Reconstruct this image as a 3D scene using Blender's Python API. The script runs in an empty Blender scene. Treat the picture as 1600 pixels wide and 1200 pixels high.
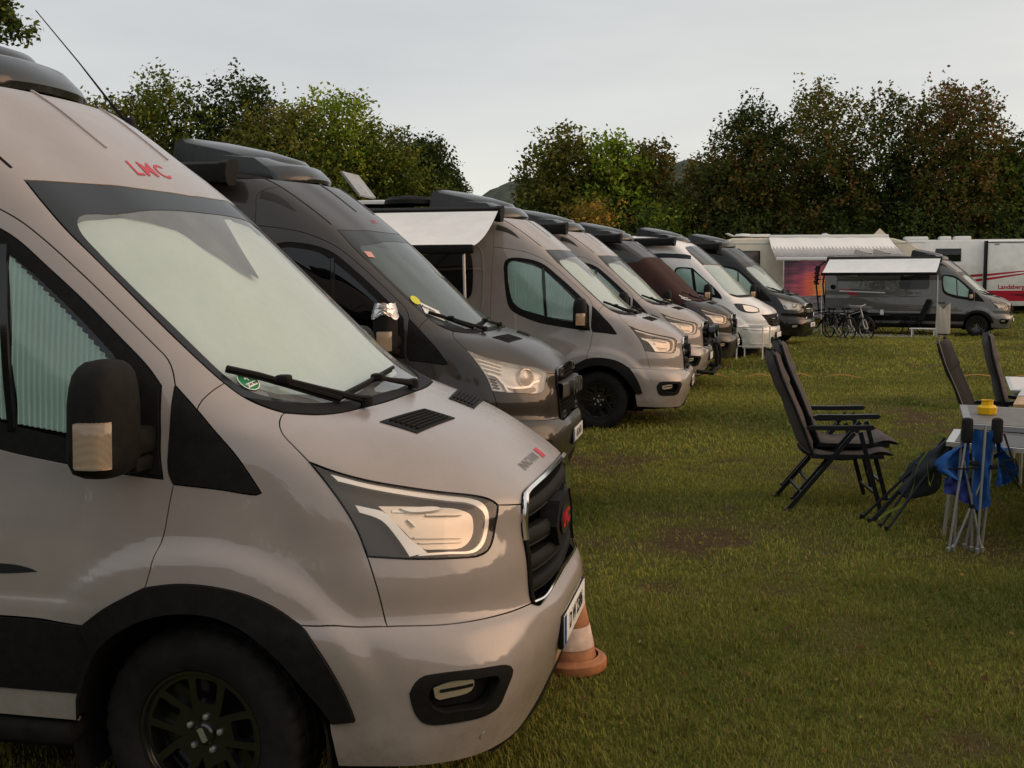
import bpy, bmesh, math, random
import numpy as np
from mathutils import Vector, Matrix
from mathutils.kdtree import KDTree
from mathutils.geometry import delaunay_2d_cdt

SC = bpy.context.scene
COL = SC.collection
rng = np.random.default_rng(7)
random.seed(7)

# ------------------------------------------------------------------ camera
CAM_POS = Vector((1.6712, -4.0957, 1.8239))
CAM_YAW, CAM_PITCH, CAM_ROLL = 1.775454, -0.0987667, -0.0045528
def cam_axes():
    cy, sy, cp, sp = math.cos(CAM_YAW), math.sin(CAM_YAW), math.cos(CAM_PITCH), math.sin(CAM_PITCH)
    f = Vector((cp*cy, cp*sy, sp)); r = Vector((sy, -cy, 0)); u = r.cross(f)
    c, s = math.cos(CAM_ROLL), math.sin(CAM_ROLL)
    return c*r + s*u, -s*r + c*u, f
_r, _u, _f = cam_axes()
cam_d = bpy.data.cameras.new('camera'); cam_o = bpy.data.objects.new('camera', cam_d); COL.objects.link(cam_o)
cam_o.matrix_world = Matrix(((_r.x, _u.x, -_f.x, CAM_POS.x), (_r.y, _u.y, -_f.y, CAM_POS.y), (_r.z, _u.z, -_f.z, CAM_POS.z), (0, 0, 0, 1)))
cam_d.sensor_width = 36; cam_d.lens = 1721.19/1600*36; cam_d.clip_start = 0.05; cam_d.clip_end = 6000
SC.camera = cam_o

# ------------------------------------------------------------------ world, sun, exposure
SUN_AZ, SUN_EL = math.radians(10), math.radians(14)      # azimuth from +x towards +y
SUN_DIR = Vector((math.cos(SUN_EL)*math.cos(SUN_AZ), math.cos(SUN_EL)*math.sin(SUN_AZ), math.sin(SUN_EL)))
W = bpy.data.worlds.new('World'); SC.world = W; W.use_nodes = True
nt = W.node_tree; nt.nodes.clear()
def N(tree, typ, **kw):
    n = tree.nodes.new(typ)
    for k, v in kw.items():
        if k.startswith('i_'):
            key = k[2:]; n.inputs[int(key) if key.isdigit() else key.replace('_', ' ')].default_value = v
        else: setattr(n, k, v)
    return n
def ramp(tree, stops, interp='LINEAR'):
    n = tree.nodes.new('ShaderNodeValToRGB'); cr = n.color_ramp; cr.interpolation = interp
    while len(cr.elements) < len(stops): cr.elements.new(0.5)
    for e, (p, c) in zip(cr.elements, stops):
        e.position = p; e.color = (*c, 1) if len(c) == 3 else c
    return n
def build_world():
    L = nt.links
    out = N(nt, 'ShaderNodeOutputWorld'); bg = N(nt, 'ShaderNodeBackground'); L.new(bg.outputs[0], out.inputs[0])
    sky = N(nt, 'ShaderNodeTexSky', sky_type='NISHITA', sun_disc=False, sun_elevation=SUN_EL, sun_rotation=math.pi/2 - SUN_AZ, altitude=300, air_density=1.0, dust_density=2.5)
    skm = N(nt, 'ShaderNodeMixRGB', blend_type='MULTIPLY', i_Fac=1.0); skm.inputs[2].default_value = (0.09, 0.09, 0.09, 1); L.new(sky.outputs[0], skm.inputs[1])
    tc = N(nt, 'ShaderNodeTexCoord'); sep = N(nt, 'ShaderNodeSeparateXYZ'); L.new(tc.outputs['Generated'], sep.inputs[0])
    # overcast: brightness by elevation
    el = ramp(nt, [(0.0, (0.80, 0.77, 0.68)), (0.05, (0.88, 0.865, 0.80)), (0.15, (0.72, 0.735, 0.73)), (0.30, (0.64, 0.665, 0.68)), (1.0, (0.80, 0.82, 0.84))])
    L.new(sep.outputs['Z'], el.inputs[0])
    # glow round the hidden sun
    dot = N(nt, 'ShaderNodeVectorMath', operation='DOT_PRODUCT'); L.new(tc.outputs['Generated'], dot.inputs[0]); dot.inputs[1].default_value = SUN_DIR
    gl = ramp(nt, [(0.0, (0, 0, 0)), (0.50, (0.0, 0.0, 0.0)), (0.70, (0.05, 0.035, 0.012)), (0.85, (0.26, 0.17, 0.07)), (0.95, (1.00, 0.58, 0.20)), (1.0, (2.1, 1.2, 0.50))])
    mr = N(nt, 'ShaderNodeMapRange', i_1=-1.0, i_2=1.0); L.new(dot.outputs['Value'], mr.inputs[0]); L.new(mr.outputs[0], gl.inputs[0])
    # soft cloud banks
    mp = N(nt, 'ShaderNodeMapping'); mp.inputs['Scale'].default_value = (1.0, 1.0, 4.5); L.new(tc.outputs['Generated'], mp.inputs[0])
    nz = N(nt, 'ShaderNodeTexNoise', i_Scale=2.1, i_Detail=5.0, i_Roughness=0.55); L.new(mp.outputs[0], nz.inputs['Vector'])
    cr = ramp(nt, [(0.28, (0.90, 0.91, 0.93)), (0.5, (1.01, 1.01, 1.01)), (0.72, (1.13, 1.115, 1.09))]); L.new(nz.outputs[0], cr.inputs[0])
    a1 = N(nt, 'ShaderNodeMixRGB', blend_type='ADD', i_Fac=1.0); L.new(el.outputs[0], a1.inputs[1]); L.new(gl.outputs[0], a1.inputs[2])
    m1 = N(nt, 'ShaderNodeMixRGB', blend_type='MULTIPLY', i_Fac=1.0); L.new(a1.outputs[0], m1.inputs[1]); L.new(cr.outputs[0], m1.inputs[2])
    mx = N(nt, 'ShaderNodeMixRGB', blend_type='MIX', i_Fac=0.90); L.new(skm.outputs[0], mx.inputs[1]); L.new(m1.outputs[0], mx.inputs[2])
    L.new(mx.outputs[0], bg.inputs[0]); bg.inputs[1].default_value = 1.0
build_world()
sl = bpy.data.lights.new('sun', 'SUN'); sl.energy = 1.2; sl.angle = math.radians(60); sl.color = (1.0, 0.60, 0.40)
so = bpy.data.objects.new('sun', sl); COL.objects.link(so); so.rotation_euler = SUN_DIR.to_track_quat('Z', 'Y').to_euler(); so.location = (20, 10, 30)
vs = SC.view_settings; vs.view_transform = 'Standard'; vs.look = 'None'; vs.gamma = 1; vs.exposure = 0.0; vs.use_curve_mapping = False

# ------------------------------------------------------------------ helpers
def tag(o, label=None, cat=None, group=None, kind=None):
    if label: o['label'] = label
    if cat: o['category'] = cat
    if group: o['group'] = group
    if kind: o['kind'] = kind
    return o
def empty(name, loc=(0, 0, 0), rz=0.0):
    o = bpy.data.objects.new(name, None); COL.objects.link(o); o.location = loc; o.rotation_euler = (0, 0, rz); o.empty_display_size = 0.2
    return o
def link(name, me, parent=None, mat=None):
    o = bpy.data.objects.new(name, me); COL.objects.link(o)
    if parent: o.parent = parent
    if mat is not None:
        if not me.materials: me.materials.append(mat)
        if me.materials[0] is not mat:
            o.material_slots[0].link = 'OBJECT'; o.material_slots[0].material = mat
    return o
def copy_tree(o, parent=None):
    c = o.copy(); COL.objects.link(c)
    if parent: c.parent = parent
    for ch in list(o.children): copy_tree(ch, c)
    return c
class MB:
    """collects simple solids and links them as ONE mesh"""
    def __init__(s): s.v = []; s.f = []
    def add(s, vs, fs):
        n = len(s.v); s.v += [tuple(map(float, p)) for p in vs]; s.f += [tuple(i+n for i in f) for f in fs]; return s
    def box(s, c, d, rz=0.0, m=None):
        x, y, z = d[0]/2, d[1]/2, d[2]/2
        P = [(-x,-y,-z),(x,-y,-z),(x,y,-z),(-x,y,-z),(-x,-y,z),(x,-y,z),(x,y,z),(-x,y,z)]
        R = m if m is not None else Matrix.Rotation(rz, 3, 'Z')
        P = [Vector(c) + R @ Vector(p) for p in P]
        return s.add(P, [(3,2,1,0),(4,5,6,7),(0,1,5,4),(1,2,6,5),(2,3,7,6),(3,0,4,7)])
    def rbox(s, c, d, r=0.01, rz=0.0, m=None):
        """box with chamfered edges"""
        x, y, z = d[0]/2, d[1]/2, d[2]/2; r = min(r, x*.95, y*.95, z*.95)
        bm = bmesh.new(); bmesh.ops.create_cube(bm, size=1); bmesh.ops.scale(bm, vec=d, verts=bm.verts)
        bmesh.ops.bevel(bm, geom=list(bm.edges), offset=r, segments=2, affect='EDGES', profile=0.5)
        R = m if m is not None else Matrix.Rotation(rz, 3, 'Z'); bm.verts.index_update()
        s.add([Vector(c) + R @ v.co for v in bm.verts], [[v.index for v in f.verts] for f in bm.faces]); bm.free(); return s
    def beam(s, a, b, w, h, up=(0, 0, 1)):
        a, b = Vector(a), Vector(b); d = (b-a); l = d.length
        if l < 1e-6: return s
        d /= l; u = Vector(up); u = u - d*u.dot(d)
        if u.length < 1e-4: u = Vector((1, 0, 0)) - d*d.x
        u.normalize(); r = d.cross(u)
        return s.box((a+b)/2, (l, w, h), m=Matrix((d, -r, u)).transposed())
    def tube(s, pts, r, n=8, cap=True):
        P = [Vector(p) for p in pts]; K = len(P); rr = r if isinstance(r, (list, tuple)) else [r]*K
        rings = []; prev = None
        for i in range(K):
            t = (P[min(i+1, K-1)] - P[max(i-1, 0)]).normalized()
            if prev is None:
                a = Vector((0, 0, 1)) if abs(t.z) < .9 else Vector((1, 0, 0)); u = (a - t*a.dot(t)).normalized()
            else: u = (prev - t*prev.dot(t)).normalized()
            prev = u; w = t.cross(u)
            rings.append([P[i] + (u*math.cos(2*math.pi*k/n) + w*math.sin(2*math.pi*k/n))*rr[i] for k in range(n)])
        vs = [p for r_ in rings for p in r_]; fs = []
        for i in range(K-1):
            for k in range(n):
                a, b = i*n+k, i*n+(k+1) % n; fs.append((a, b, b+n, a+n))
        if cap: fs.append(tuple(range(n-1, -1, -1))); fs.append(tuple(range((K-1)*n, K*n)))
        return s.add(vs, fs)
    def lathe(s, prof, n=32, axis='Z', c=(0, 0, 0), cap=False):
        """prof: list of (r, h)"""
        vs = []; fs = []; K = len(prof)
        for r, h in prof:
            for k in range(n):
                a = 2*math.pi*k/n; x, y = r*math.cos(a), r*math.sin(a)
                vs.append({'Z': (x, y, h), 'Y': (y, h, x), 'X': (h, x, y)}[axis])
        for i in range(K-1):
            for k in range(n):
                a, b = i*n+k, i*n+(k+1) % n; fs.append((a, b, b+n, a+n))
        if cap: fs.append(tuple(range(n-1, -1, -1))); fs.append(tuple(range((K-1)*n, K*n)))
        return s.add([Vector(v)+Vector(c) for v in vs], fs)
    def prism(s, out, t, org=(0, 0, 0), ex=(1, 0, 0), ey=(0, 0, 1), en=(0, -1, 0), holes=()):
        """flat outline with holes, extruded by t along -en"""
        ex, ey, en, org = Vector(ex), Vector(ey), Vector(en), Vector(org)
        loops = [list(out)] + [list(h) for h in holes]; P = [Vector(p) for l in loops for p in l]; E = []; k = 0
        for l in loops:
            E += [(k+i, k+(i+1) % len(l)) for i in range(len(l))]; k += len(l)
        r = delaunay_2d_cdt(P, E, [], 0, 1e-6); vv = [(p.x, p.y) for p in r[0]]
        tri = []
        def inside(q, l):
            c = False
            for i in range(len(l)):
                (x1, y1), (x2, y2) = l[i][:2], l[(i+1) % len(l)][:2]
                if (y1 > q[1]) != (y2 > q[1]) and q[0] < (x2-x1)*(q[1]-y1)/(y2-y1)+x1: c = not c
            return c
        for f in r[2]:
            q = (sum(vv[i][0] for i in f)/len(f), sum(vv[i][1] for i in f)/len(f))
            if inside(q, loops[0]) and not any(inside(q, h) for h in loops[1:]): tri.append(f)
        n = len(vv); top = [org + ex*a + ey*b for a, b in vv]; bot = [p - en*t for p in top]
        flip = ex.cross(ey).dot(en) < 0
        fs = []
        cnt = {}
        for f in tri:
            g = tuple(f) if not flip else tuple(reversed(f)); fs.append(g); fs.append(tuple(i+n for i in reversed(g)))
            for i in range(len(g)): cnt[(g[i], g[(i+1) % len(g)])] = 1
        for (a, b) in list(cnt):
            if (b, a) not in cnt: fs.append((b, a, a+n, b+n))
        return s.add(top+bot, fs)
    def mesh(s, name, smooth=35):
        me = bpy.data.meshes.new(name); me.from_pydata(s.v, [], s.f); me.update()
        if smooth:
            me.shade_smooth(); me.set_sharp_from_angle(angle=math.radians(smooth))
        return me
    def build(s, name, mat, parent=None, smooth=35):
        me = s.mesh(name, smooth); me.materials.append(mat)
        return link(name, me, parent)
def text_mesh(txt, size=1.0, depth=0.0, align='CENTER', bold=0.0, shear=0.0, space=1.0):
    cu = bpy.data.curves.new('text', 'FONT'); cu.body = txt; cu.size = size; cu.extrude = depth; cu.align_x = align; cu.align_y = 'CENTER'; cu.offset = bold; cu.shear = shear; cu.resolution_u = 3; cu.space_character = space
    o = bpy.data.objects.new('text', cu); COL.objects.link(o); bpy.context.view_layer.update()
    me = bpy.data.meshes.new_from_object(o.evaluated_get(bpy.context.evaluated_depsgraph_get())); bpy.data.objects.remove(o); bpy.data.curves.remove(cu)
    return me
def ground_z(x, y):
    y = np.asarray(y, float); t = np.clip((y-24)/12, 0, 1); q = np.clip((y-39)/7, 0, 1); return -.3*t*t*(3-2*t)*(1-q*q*(3-2*q))

# ------------------------------------------------------------------ materials
MATS = {}
def pmat(name, col=(.5, .5, .5), rough=.5, metal=0.0, coat=0.0, coatr=.05, spec=.22, var=0.0, vscale=8.0, bump=0.0, bscale=60.0, rvar=0.0, emit=None, sheen=0.0, trans=None):
    if name in MATS: return MATS[name]
    m = bpy.data.materials.new(name); m.use_nodes = True; t = m.node_tree; L = t.links; b = t.nodes['Principled BSDF']
    b.inputs['Base Color'].default_value = (*col, 1); b.inputs['Roughness'].default_value = rough; b.inputs['Metallic'].default_value = metal
    b.inputs['Coat Weight'].default_value = coat; b.inputs['Coat Roughness'].default_value = coatr; b.inputs['Specular IOR Level'].default_value = spec
    if sheen: b.inputs['Sheen Weight'].default_value = sheen
    tc = None
    if var or bump or rvar: tc = N(t, 'ShaderNodeTexCoord')
    if var or rvar:
        nz = N(t, 'ShaderNodeTexNoise', i_Scale=vscale, i_Detail=6.0, i_Roughness=.6); L.new(tc.outputs['Object'], nz.inputs['Vector'])
    if var:
        lo = tuple(c*(1-var) for c in col); hi = tuple(min(1, c*(1+var)) for c in col)
        r = ramp(t, [(.3, lo), (.7, hi)]); L.new(nz.outputs[0], r.inputs[0]); L.new(r.outputs[0], b.inputs['Base Color'])
    if rvar:
        r2 = N(t, 'ShaderNodeMapRange', i_1=.3, i_2=.7, i_3=max(0, rough-rvar), i_4=rough+rvar); L.new(nz.outputs[0], r2.inputs[0]); L.new(r2.outputs[0], b.inputs['Roughness'])
    if bump:
        n2 = N(t, 'ShaderNodeTexNoise', i_Scale=bscale, i_Detail=3.0); L.new(tc.outputs['Object'], n2.inputs['Vector'])
        bp = N(t, 'ShaderNodeBump', i_Strength=bump, i_Distance=.01); L.new(n2.outputs[0], bp.inputs['Height']); L.new(bp.outputs[0], b.inputs['Normal'])
    if emit: b.inputs['Emission Color'].default_value = (*emit[:3], 1); b.inputs['Emission Strength'].default_value = emit[3]
    MATS[name] = m; return m
def paint(name, col, metal=.25, rough=.42, dew=1.0, coat=1.0):
    """vehicle paint under a film of dew: clear coat, fine droplets in the relief, streaks in the gloss"""
    if name in MATS: return MATS[name]
    m = pmat(name, col, rough, metal, coat, .02, spec=.12); t = m.node_tree; L = t.links; b = t.nodes['Principled BSDF']; b.inputs['Coat IOR'].default_value = 1.62
    tc = N(t, 'ShaderNodeTexCoord'); ge = N(t, 'ShaderNodeNewGeometry'); sp = N(t, 'ShaderNodeSeparateXYZ'); L.new(ge.outputs['Normal'], sp.inputs[0])
    nz = N(t, 'ShaderNodeTexNoise', i_Scale=3.0, i_Detail=7.0, i_Roughness=.65); L.new(tc.outputs['Object'], nz.inputs['Vector'])
    r = ramp(t, [(.25, tuple(c*.86 for c in col)), (.75, tuple(c*1.1 for c in col))]); L.new(nz.outputs[0], r.inputs[0]); so2 = N(t, 'ShaderNodeSeparateXYZ'); L.new(tc.outputs['Object'], so2.inputs[0]); dz = N(t, 'ShaderNodeMapRange', i_1=.75, i_2=.30, i_3=0.0, i_4=1.0); L.new(so2.outputs['Z'], dz.inputs[0])
    n5 = N(t, 'ShaderNodeTexNoise', i_Scale=9.0, i_Detail=8.0, i_Roughness=.75); L.new(tc.outputs['Object'], n5.inputs['Vector']); d5 = N(t, 'ShaderNodeMapRange', i_1=.42, i_2=.75, i_3=0.0, i_4=.55); L.new(n5.outputs[0], d5.inputs[0]); dm = N(t, 'ShaderNodeMath', operation='MULTIPLY'); L.new(dz.outputs[0], dm.inputs[0]); L.new(d5.outputs[0], dm.inputs[1])
    dx = N(t, 'ShaderNodeMixRGB'); dx.inputs[2].default_value = (.12, .09, .065, 1); L.new(dm.outputs[0], dx.inputs[0]); L.new(r.outputs[0], dx.inputs[1]); L.new(dx.outputs[0], b.inputs['Base Color'])
    # streaks running down the slopes (dew that has run): stretched along x
    mp = N(t, 'ShaderNodeMapping'); mp.inputs['Scale'].default_value = (1.6, 16.0, 2.5); L.new(tc.outputs['Object'], mp.inputs[0])
    n2 = N(t, 'ShaderNodeTexNoise', i_Scale=1.0, i_Detail=4.0); L.new(mp.outputs[0], n2.inputs['Vector'])
    up = N(t, 'ShaderNodeMapRange', i_1=.15, i_2=.6, i_3=.012, i_4=.012+.20*dew); L.new(sp.outputs['Z'], up.inputs[0])
    mm = N(t, 'ShaderNodeMath', operation='MULTIPLY'); L.new(n2.outputs[0], mm.inputs[0]); L.new(up.outputs[0], mm.inputs[1])
    m2 = N(t, 'ShaderNodeMath', operation='MULTIPLY', i_1=1.6); L.new(mm.outputs[0], m2.inputs[0]); L.new(m2.outputs[0], b.inputs['Coat Roughness'])
    n3 = N(t, 'ShaderNodeTexNoise', i_Scale=420.0, i_Detail=1.0); L.new(tc.outputs['Object'], n3.inputs['Vector'])
    upb = N(t, 'ShaderNodeMapRange', i_1=.2, i_2=.6, i_3=.0, i_4=.10*dew); L.new(sp.outputs['Z'], upb.inputs[0])
    bp = N(t, 'ShaderNodeBump', i_Distance=.004); L.new(n3.outputs[0], bp.inputs['Height']); L.new(upb.outputs[0], bp.inputs['Strength']); L.new(bp.outputs[0], b.inputs['Coat Normal'])
    return m
def pane(name, tint, film=0.0, filmcol=(.7, .75, .72), rough=.02, fscale=2.0):
    """thin glass: see-through with a tint, mirror reflection by Fresnel, optional film of condensation"""
    if name in MATS: return MATS[name]
    m = bpy.data.materials.new(name); m.use_nodes = True; t = m.node_tree; L = t.links; t.nodes.clear()
    out = N(t, 'ShaderNodeOutputMaterial'); tr = N(t, 'ShaderNodeBsdfTransparent'); tr.inputs[0].default_value = (*tint, 1)
    gl = N(t, 'ShaderNodeBsdfGlossy'); gl.inputs['Roughness'].default_value = rough
    fr = N(t, 'ShaderNodeFresnel', i_IOR=1.5); fm = N(t, 'ShaderNodeMath', operation='MULTIPLY_ADD', i_1=1.0, i_2=.015); L.new(fr.outputs[0], fm.inputs[0])
    mx = N(t, 'ShaderNodeMixShader'); L.new(fm.outputs[0], mx.inputs[0]); L.new(gl.outputs[0], mx.inputs[2])
    if film:
        tc = N(t, 'ShaderNodeTexCoord'); nz = N(t, 'ShaderNodeTexNoise', i_Scale=fscale, i_Detail=8.0, i_Roughness=.7); L.new(tc.outputs['Object'], nz.inputs['Vector'])
        mr = N(t, 'ShaderNodeMapRange', i_1=.3, i_2=.7, i_3=film*.6, i_4=film*1.3); L.new(nz.outputs[0], mr.inputs[0])
        df = N(t, 'ShaderNodeBsdfDiffuse'); df.inputs[0].default_value = (*filmcol, 1)
        m0 = N(t, 'ShaderNodeMixShader'); L.new(mr.outputs[0], m0.inputs[0]); L.new(tr.outputs[0], m0.inputs[1]); L.new(df.outputs[0], m0.inputs[2]); L.new(m0.outputs[0], mx.inputs[1])
    else: L.new(tr.outputs[0], mx.inputs[1])
    L.new(mx.outputs[0], out.inputs[0]); MATS[name] = m; return m
M_PLASTIC = pmat('black_plastic', (.010, .0095, .009), .65, spec=.12, var=.3, vscale=30, bump=.15, bscale=300)
M_GLOSSBLK = pmat('gloss_black', (.008, .008, .009), .12, coat=.6)
M_DARK = pmat('dark_void', (.006, .006, .006), .9)
M_RUBBER = pmat('tyre_rubber', (.013, .0115, .0105), .8, spec=.2, var=.5, vscale=14, bump=.2, bscale=120)
M_RIM = pmat('black_alloy', (.015, .014, .014), .24, .3, .8, spec=.5)
M_CHROME = pmat('chrome', (.82, .80, .78), .12, 1.0)
M_ALU = pmat('aluminium', (.62, .62, .62), .38, .9)
M_STEELG = pmat('grey_steel', (.30, .30, .30), .45, .7)
M_LED = pmat('light_guide', (.95, .91, .87), .32, .65, .2)
M_REFL = pmat('lamp_reflector', (.84, .74, .64), .40, .85)
M_REFLW = pmat('lamp_reflector_clear', (.92, .89, .86), .34, .20)
M_LAMPDK = pmat('lamp_housing', (.035, .033, .032), .35, var=.2)
M_LENS = pane('lamp_lens', (.96, .95, .93), film=.05, filmcol=(.72, .60, .50), rough=.012, fscale=7)
M_PROJ = pmat('projector_glass', (.66, .55, .45), .28, .25, .6)
M_AMBERL = pmat('indicator_lens', (.50, .36, .24), .22, .6, 1.0)
def _ribbed(m):
    t = m.node_tree; tc = N(t, 'ShaderNodeTexCoord'); wv = N(t, 'ShaderNodeTexWave', bands_direction='Z', i_Scale=95.0); t.links.new(tc.outputs['Object'], wv.inputs['Vector']); bp = N(t, 'ShaderNodeBump', i_Strength=.8, i_Distance=.004); t.links.new(wv.outputs[0], bp.inputs['Height']); t.links.new(bp.outputs[0], t.nodes['Principled BSDF'].inputs['Normal'])
_ribbed(M_AMBERL)
M_GLASS = pane('side_glass', (.90, .97, .94))
M_GLASSD = pane('privacy_glass', (.05, .055, .055))
M_SCREEN = pane('windscreen_glass', (.90, .96, .95), film=.20, filmcol=(.60, .66, .67), rough=.05, fscale=5)
M_SCREEND = pane('windscreen_glass_dewed', (.50, .57, .56), film=.22, filmcol=(.20, .26, .26), rough=.07, fscale=3)
M_BLIND = pmat('pleated_blind', (.74, .86, .80), .8, var=.08, vscale=3)
M_SHADE = pmat('windscreen_blind', (.68, .76, .735), .8, var=.09, vscale=2.5)
M_FRIT = pmat('glass_frit', (.010, .013, .016), .45, spec=.2, coat=.38, coatr=.10)
M_RED = pmat('red_print', (.45, .02, .04), .4)
M_WHITE = pmat('white_print', (.72, .72, .70), .5)
M_BLACKP = pmat('black_print', (.01, .01, .01), .6)
M_BLUEP = pmat('blue_print', (.01, .04, .22), .5)
M_GREENP = pmat('green_print', (.02, .20, .09), .5)
M_YELLOWP = pmat('yellow_print', (.62, .60, .06), .5)

def cloth(name, col, transl=.35, var=.06, vscale=5):
    """thin cloth: some of the light from behind comes through"""
    m = pmat(name, col, .85, var=var, vscale=vscale); t = m.node_tree; b = t.nodes['Principled BSDF']; o = t.nodes['Material Output']; tr = N(t, 'ShaderNodeBsdfTranslucent'); tr.inputs[0].default_value = (*col, 1); mx = N(t, 'ShaderNodeMixShader', i_0=transl); t.links.new(b.outputs[0], mx.inputs[1]); t.links.new(tr.outputs[0], mx.inputs[2]); t.links.new(mx.outputs[0], o.inputs[0]); return m
# ------------------------------------------------------------------ body surface of the vans
# # rows: z (may vary per column), points (x, y) right side positive y ; columns rear -> front centre
# col0 rear, col1, col2 side, col3 side front, col4 corner, col5 front quarter, col6 front, col7 centre
VAN_ROWS=[
#  z      rear        c1           c2            c3            c4           c5          c6          c7
(.24, [(-5.0,.96),(-2.2,.97),(-.9,.97),(.10,.965),(.44,.945),(.70,.865),(.885,.665),(.955,.35),(.965,0)]),
(.35, [(-5.0,.99),(-2.2,1.0),(-.9,1.0),(.10,1.0),(.47,.975),(.735,.885),(.915,.69),(.99,.36),(1.005,0)]),
(.45, [(-5.0,1.0),(-2.2,1.015),(-.9,1.015),(.10,1.01),(.50,.975),(.745,.89),(.945,.71),(1.02,.37),(1.035,0)]),
(.57, [(-5.0,1.005),(-2.2,1.022),(-.9,1.022),(.10,1.015),(.48,.985),(.725,.91),(.955,.725),(1.04,.38),(1.055,0)]),
(.67, [(-5.0,1.005),(-2.2,1.025),(-.9,1.025),(.10,1.02),(.44,.99,.67),(.68,.915,.662),(.925,.72,.642),(1.035,.40,.628),(1.06,0,.622)]),
(.725,[(-5.0,1.005),(-2.2,1.025),(-.9,1.025),(.10,1.02),(.40,.99,.725),(.635,.907,.716),(.89,.71,.694),(1.015,.42,.676),(1.048,0,.668)]),
(.76, [(-5.0,1.005),(-2.2,1.025),(-.9,1.025),(.05,1.018),(.36,.985,.76),(.60,.888,.75),(.855,.695,.727),(.978,.45,.706),(1.01,0,.70)]),
(.86, [(-5.0,1.005),(-2.2,1.025),(-.9,1.025),(.00,1.013),(.32,.975),(.590,.898),(.86,.692),(.97,.468),(1.003,0)]),
(.96, [(-5.0,1.005),(-2.2,1.022),(-.9,1.02),(-.05,1.002),(.28,.962),(.550,.888),(.828,.668),(.953,.465),(.993,0)]),
(1.05,[(-5.0,1.0),(-2.2,1.018),(-.9,1.012),(-.10,.992),(.22,.955),(.49,.895),(.79,.67),(.948,.478),(.985,0)]),
(1.10,[(-5.0,1.0),(-2.2,1.012),(-.9,1.005),(-.12,.986),(.20,.95),(.46,.893),(.74,.665),(.903,.478),(.952,0)]),
(1.16,[(-5.0,.995),(-2.2,1.005),(-.9,.995),(-.15,.978),(.17,.945),(.42,.89),(.68,.66),(.82,.478),(.88,0)]),
(1.24,[(-5.0,.99),(-2.2,.995),(-.9,.985),(-.20,.97),(.12,.94),(.36,.882),(.575,.66),(.69,.478),(.765,0)]),
(1.29,[(-5.0,.985),(-2.2,.99),(-.9,.98),(-.24,.965),(.08,.935),(.30,.872),(.485,.66),(.58,.478),(.65,0)]),
(1.33,[(-5.0,.98),(-2.2,.988),(-.9,.976),(-.27,.96),(.05,.932),(.25,.86),(.40,.655),(.468,.478),(.528,0)]),
(1.38,[(-5.0,.975),(-2.2,.984),(-.9,.972),(-.31,.955),(.00,.93),(.165,.83),(.265,.62),(.315,.44),(.355,0)]),
(1.48,[(-5.0,.97),(-2.2,.978),(-.95,.967),(-.40,.953),(-.10,.92),(.044,.815),(.13,.58),(.175,.40),(.205,0)]),
(1.65,[(-5.0,.955),(-2.2,.966),(-1.05,.958),(-.58,.943),(-.28,.91),(-.135,.81),(-.045,.57),(0.0,.40),(.03,0)]),
(1.90,[(-5.0,.935),(-2.2,.95),(-1.25,.945),(-.83,.93),(-.54,.89),(-.40,.80),(-.305,.56),(-.255,.39),(-.225,0)]),
(2.145,[(-5.0,.91),(-2.4,.93),(-1.5,.93),(-1.10,.912),(-.80,.87),(-.663,.785),(-.57,.55),(-.52,.38),(-.49,0)]),
(2.37,[(-5.0,.88),(-2.7,.90),(-1.85,.90),(-1.42,.885),(-1.10,.845),(-.96,.765),(-.86,.53),(-.80,.37),(-.765,0)]),
(2.53,[(-5.0,.84),(-3.0,.865),(-2.2,.865),(-1.73,.85),(-1.39,.81),(-1.22,.735),(-1.09,.51),(-1.02,.36),(-.98,0)]),
(2.64,[(-5.0,.79),(-3.3,.81),(-2.6,.81),(-2.16,.80),(-1.76,.76),(-1.55,.69),(-1.38,.48),(-1.29,.34),(-1.24,0)]),
(2.71,[(-5.0,.70),(-3.6,.71),(-3.0,.71),(-2.7,.70),(-2.3,.66),(-2.08,.60),(-1.86,.42),(-1.75,.30),(-1.68,0)]),
(2.75,[(-5.0,.50),(-4.0,.50),(-3.5,.50),(-3.25,.49),(-3.0,.46),(-2.85,.42),(-2.7,.30),(-2.6,.2),(-2.55,0)]),
]
def crom(P,t,n):
    """centripetal-parameter Hermite (C1) resampling of rows of points P[k,...] with knots t -> n samples per span"""
    P=np.asarray(P,float);K=len(P);T=np.zeros_like(P)
    h=np.diff(t);d=np.diff(P,axis=0)/h.reshape(-1,*([1]*(P.ndim-1)))
    hh=h.reshape(-1,*([1]*(P.ndim-1)))
    T[1:-1]=(d[:-1]*hh[1:]+d[1:]*hh[:-1])/(hh[1:]+hh[:-1])
    T[0]=d[0];T[-1]=d[-1]
    out=[]
    for k in range(K-1):
        m=n[k] if isinstance(n,list) else n
        for i in range(m):
            s=i/m;a=2*s**3-3*s**2+1;b=s**3-2*s**2+s;c=-2*s**3+3*s**2;e=s**3-s**2
            out.append(a*P[k]+b*h[k]*T[k]+c*P[k+1]+e*h[k]*T[k+1])
    out.append(P[-1]);return np.array(out)
def smooth(G,axis,it,sym=False):
    for _ in range(it):
        A=np.moveaxis(G,axis,0)
        A[1:-1]=.5*A[1:-1]+.25*(A[:-2]+A[2:])
    return G
COLS=[14,20,40,16,14,14,14,14,14,14];NV=8
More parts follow.
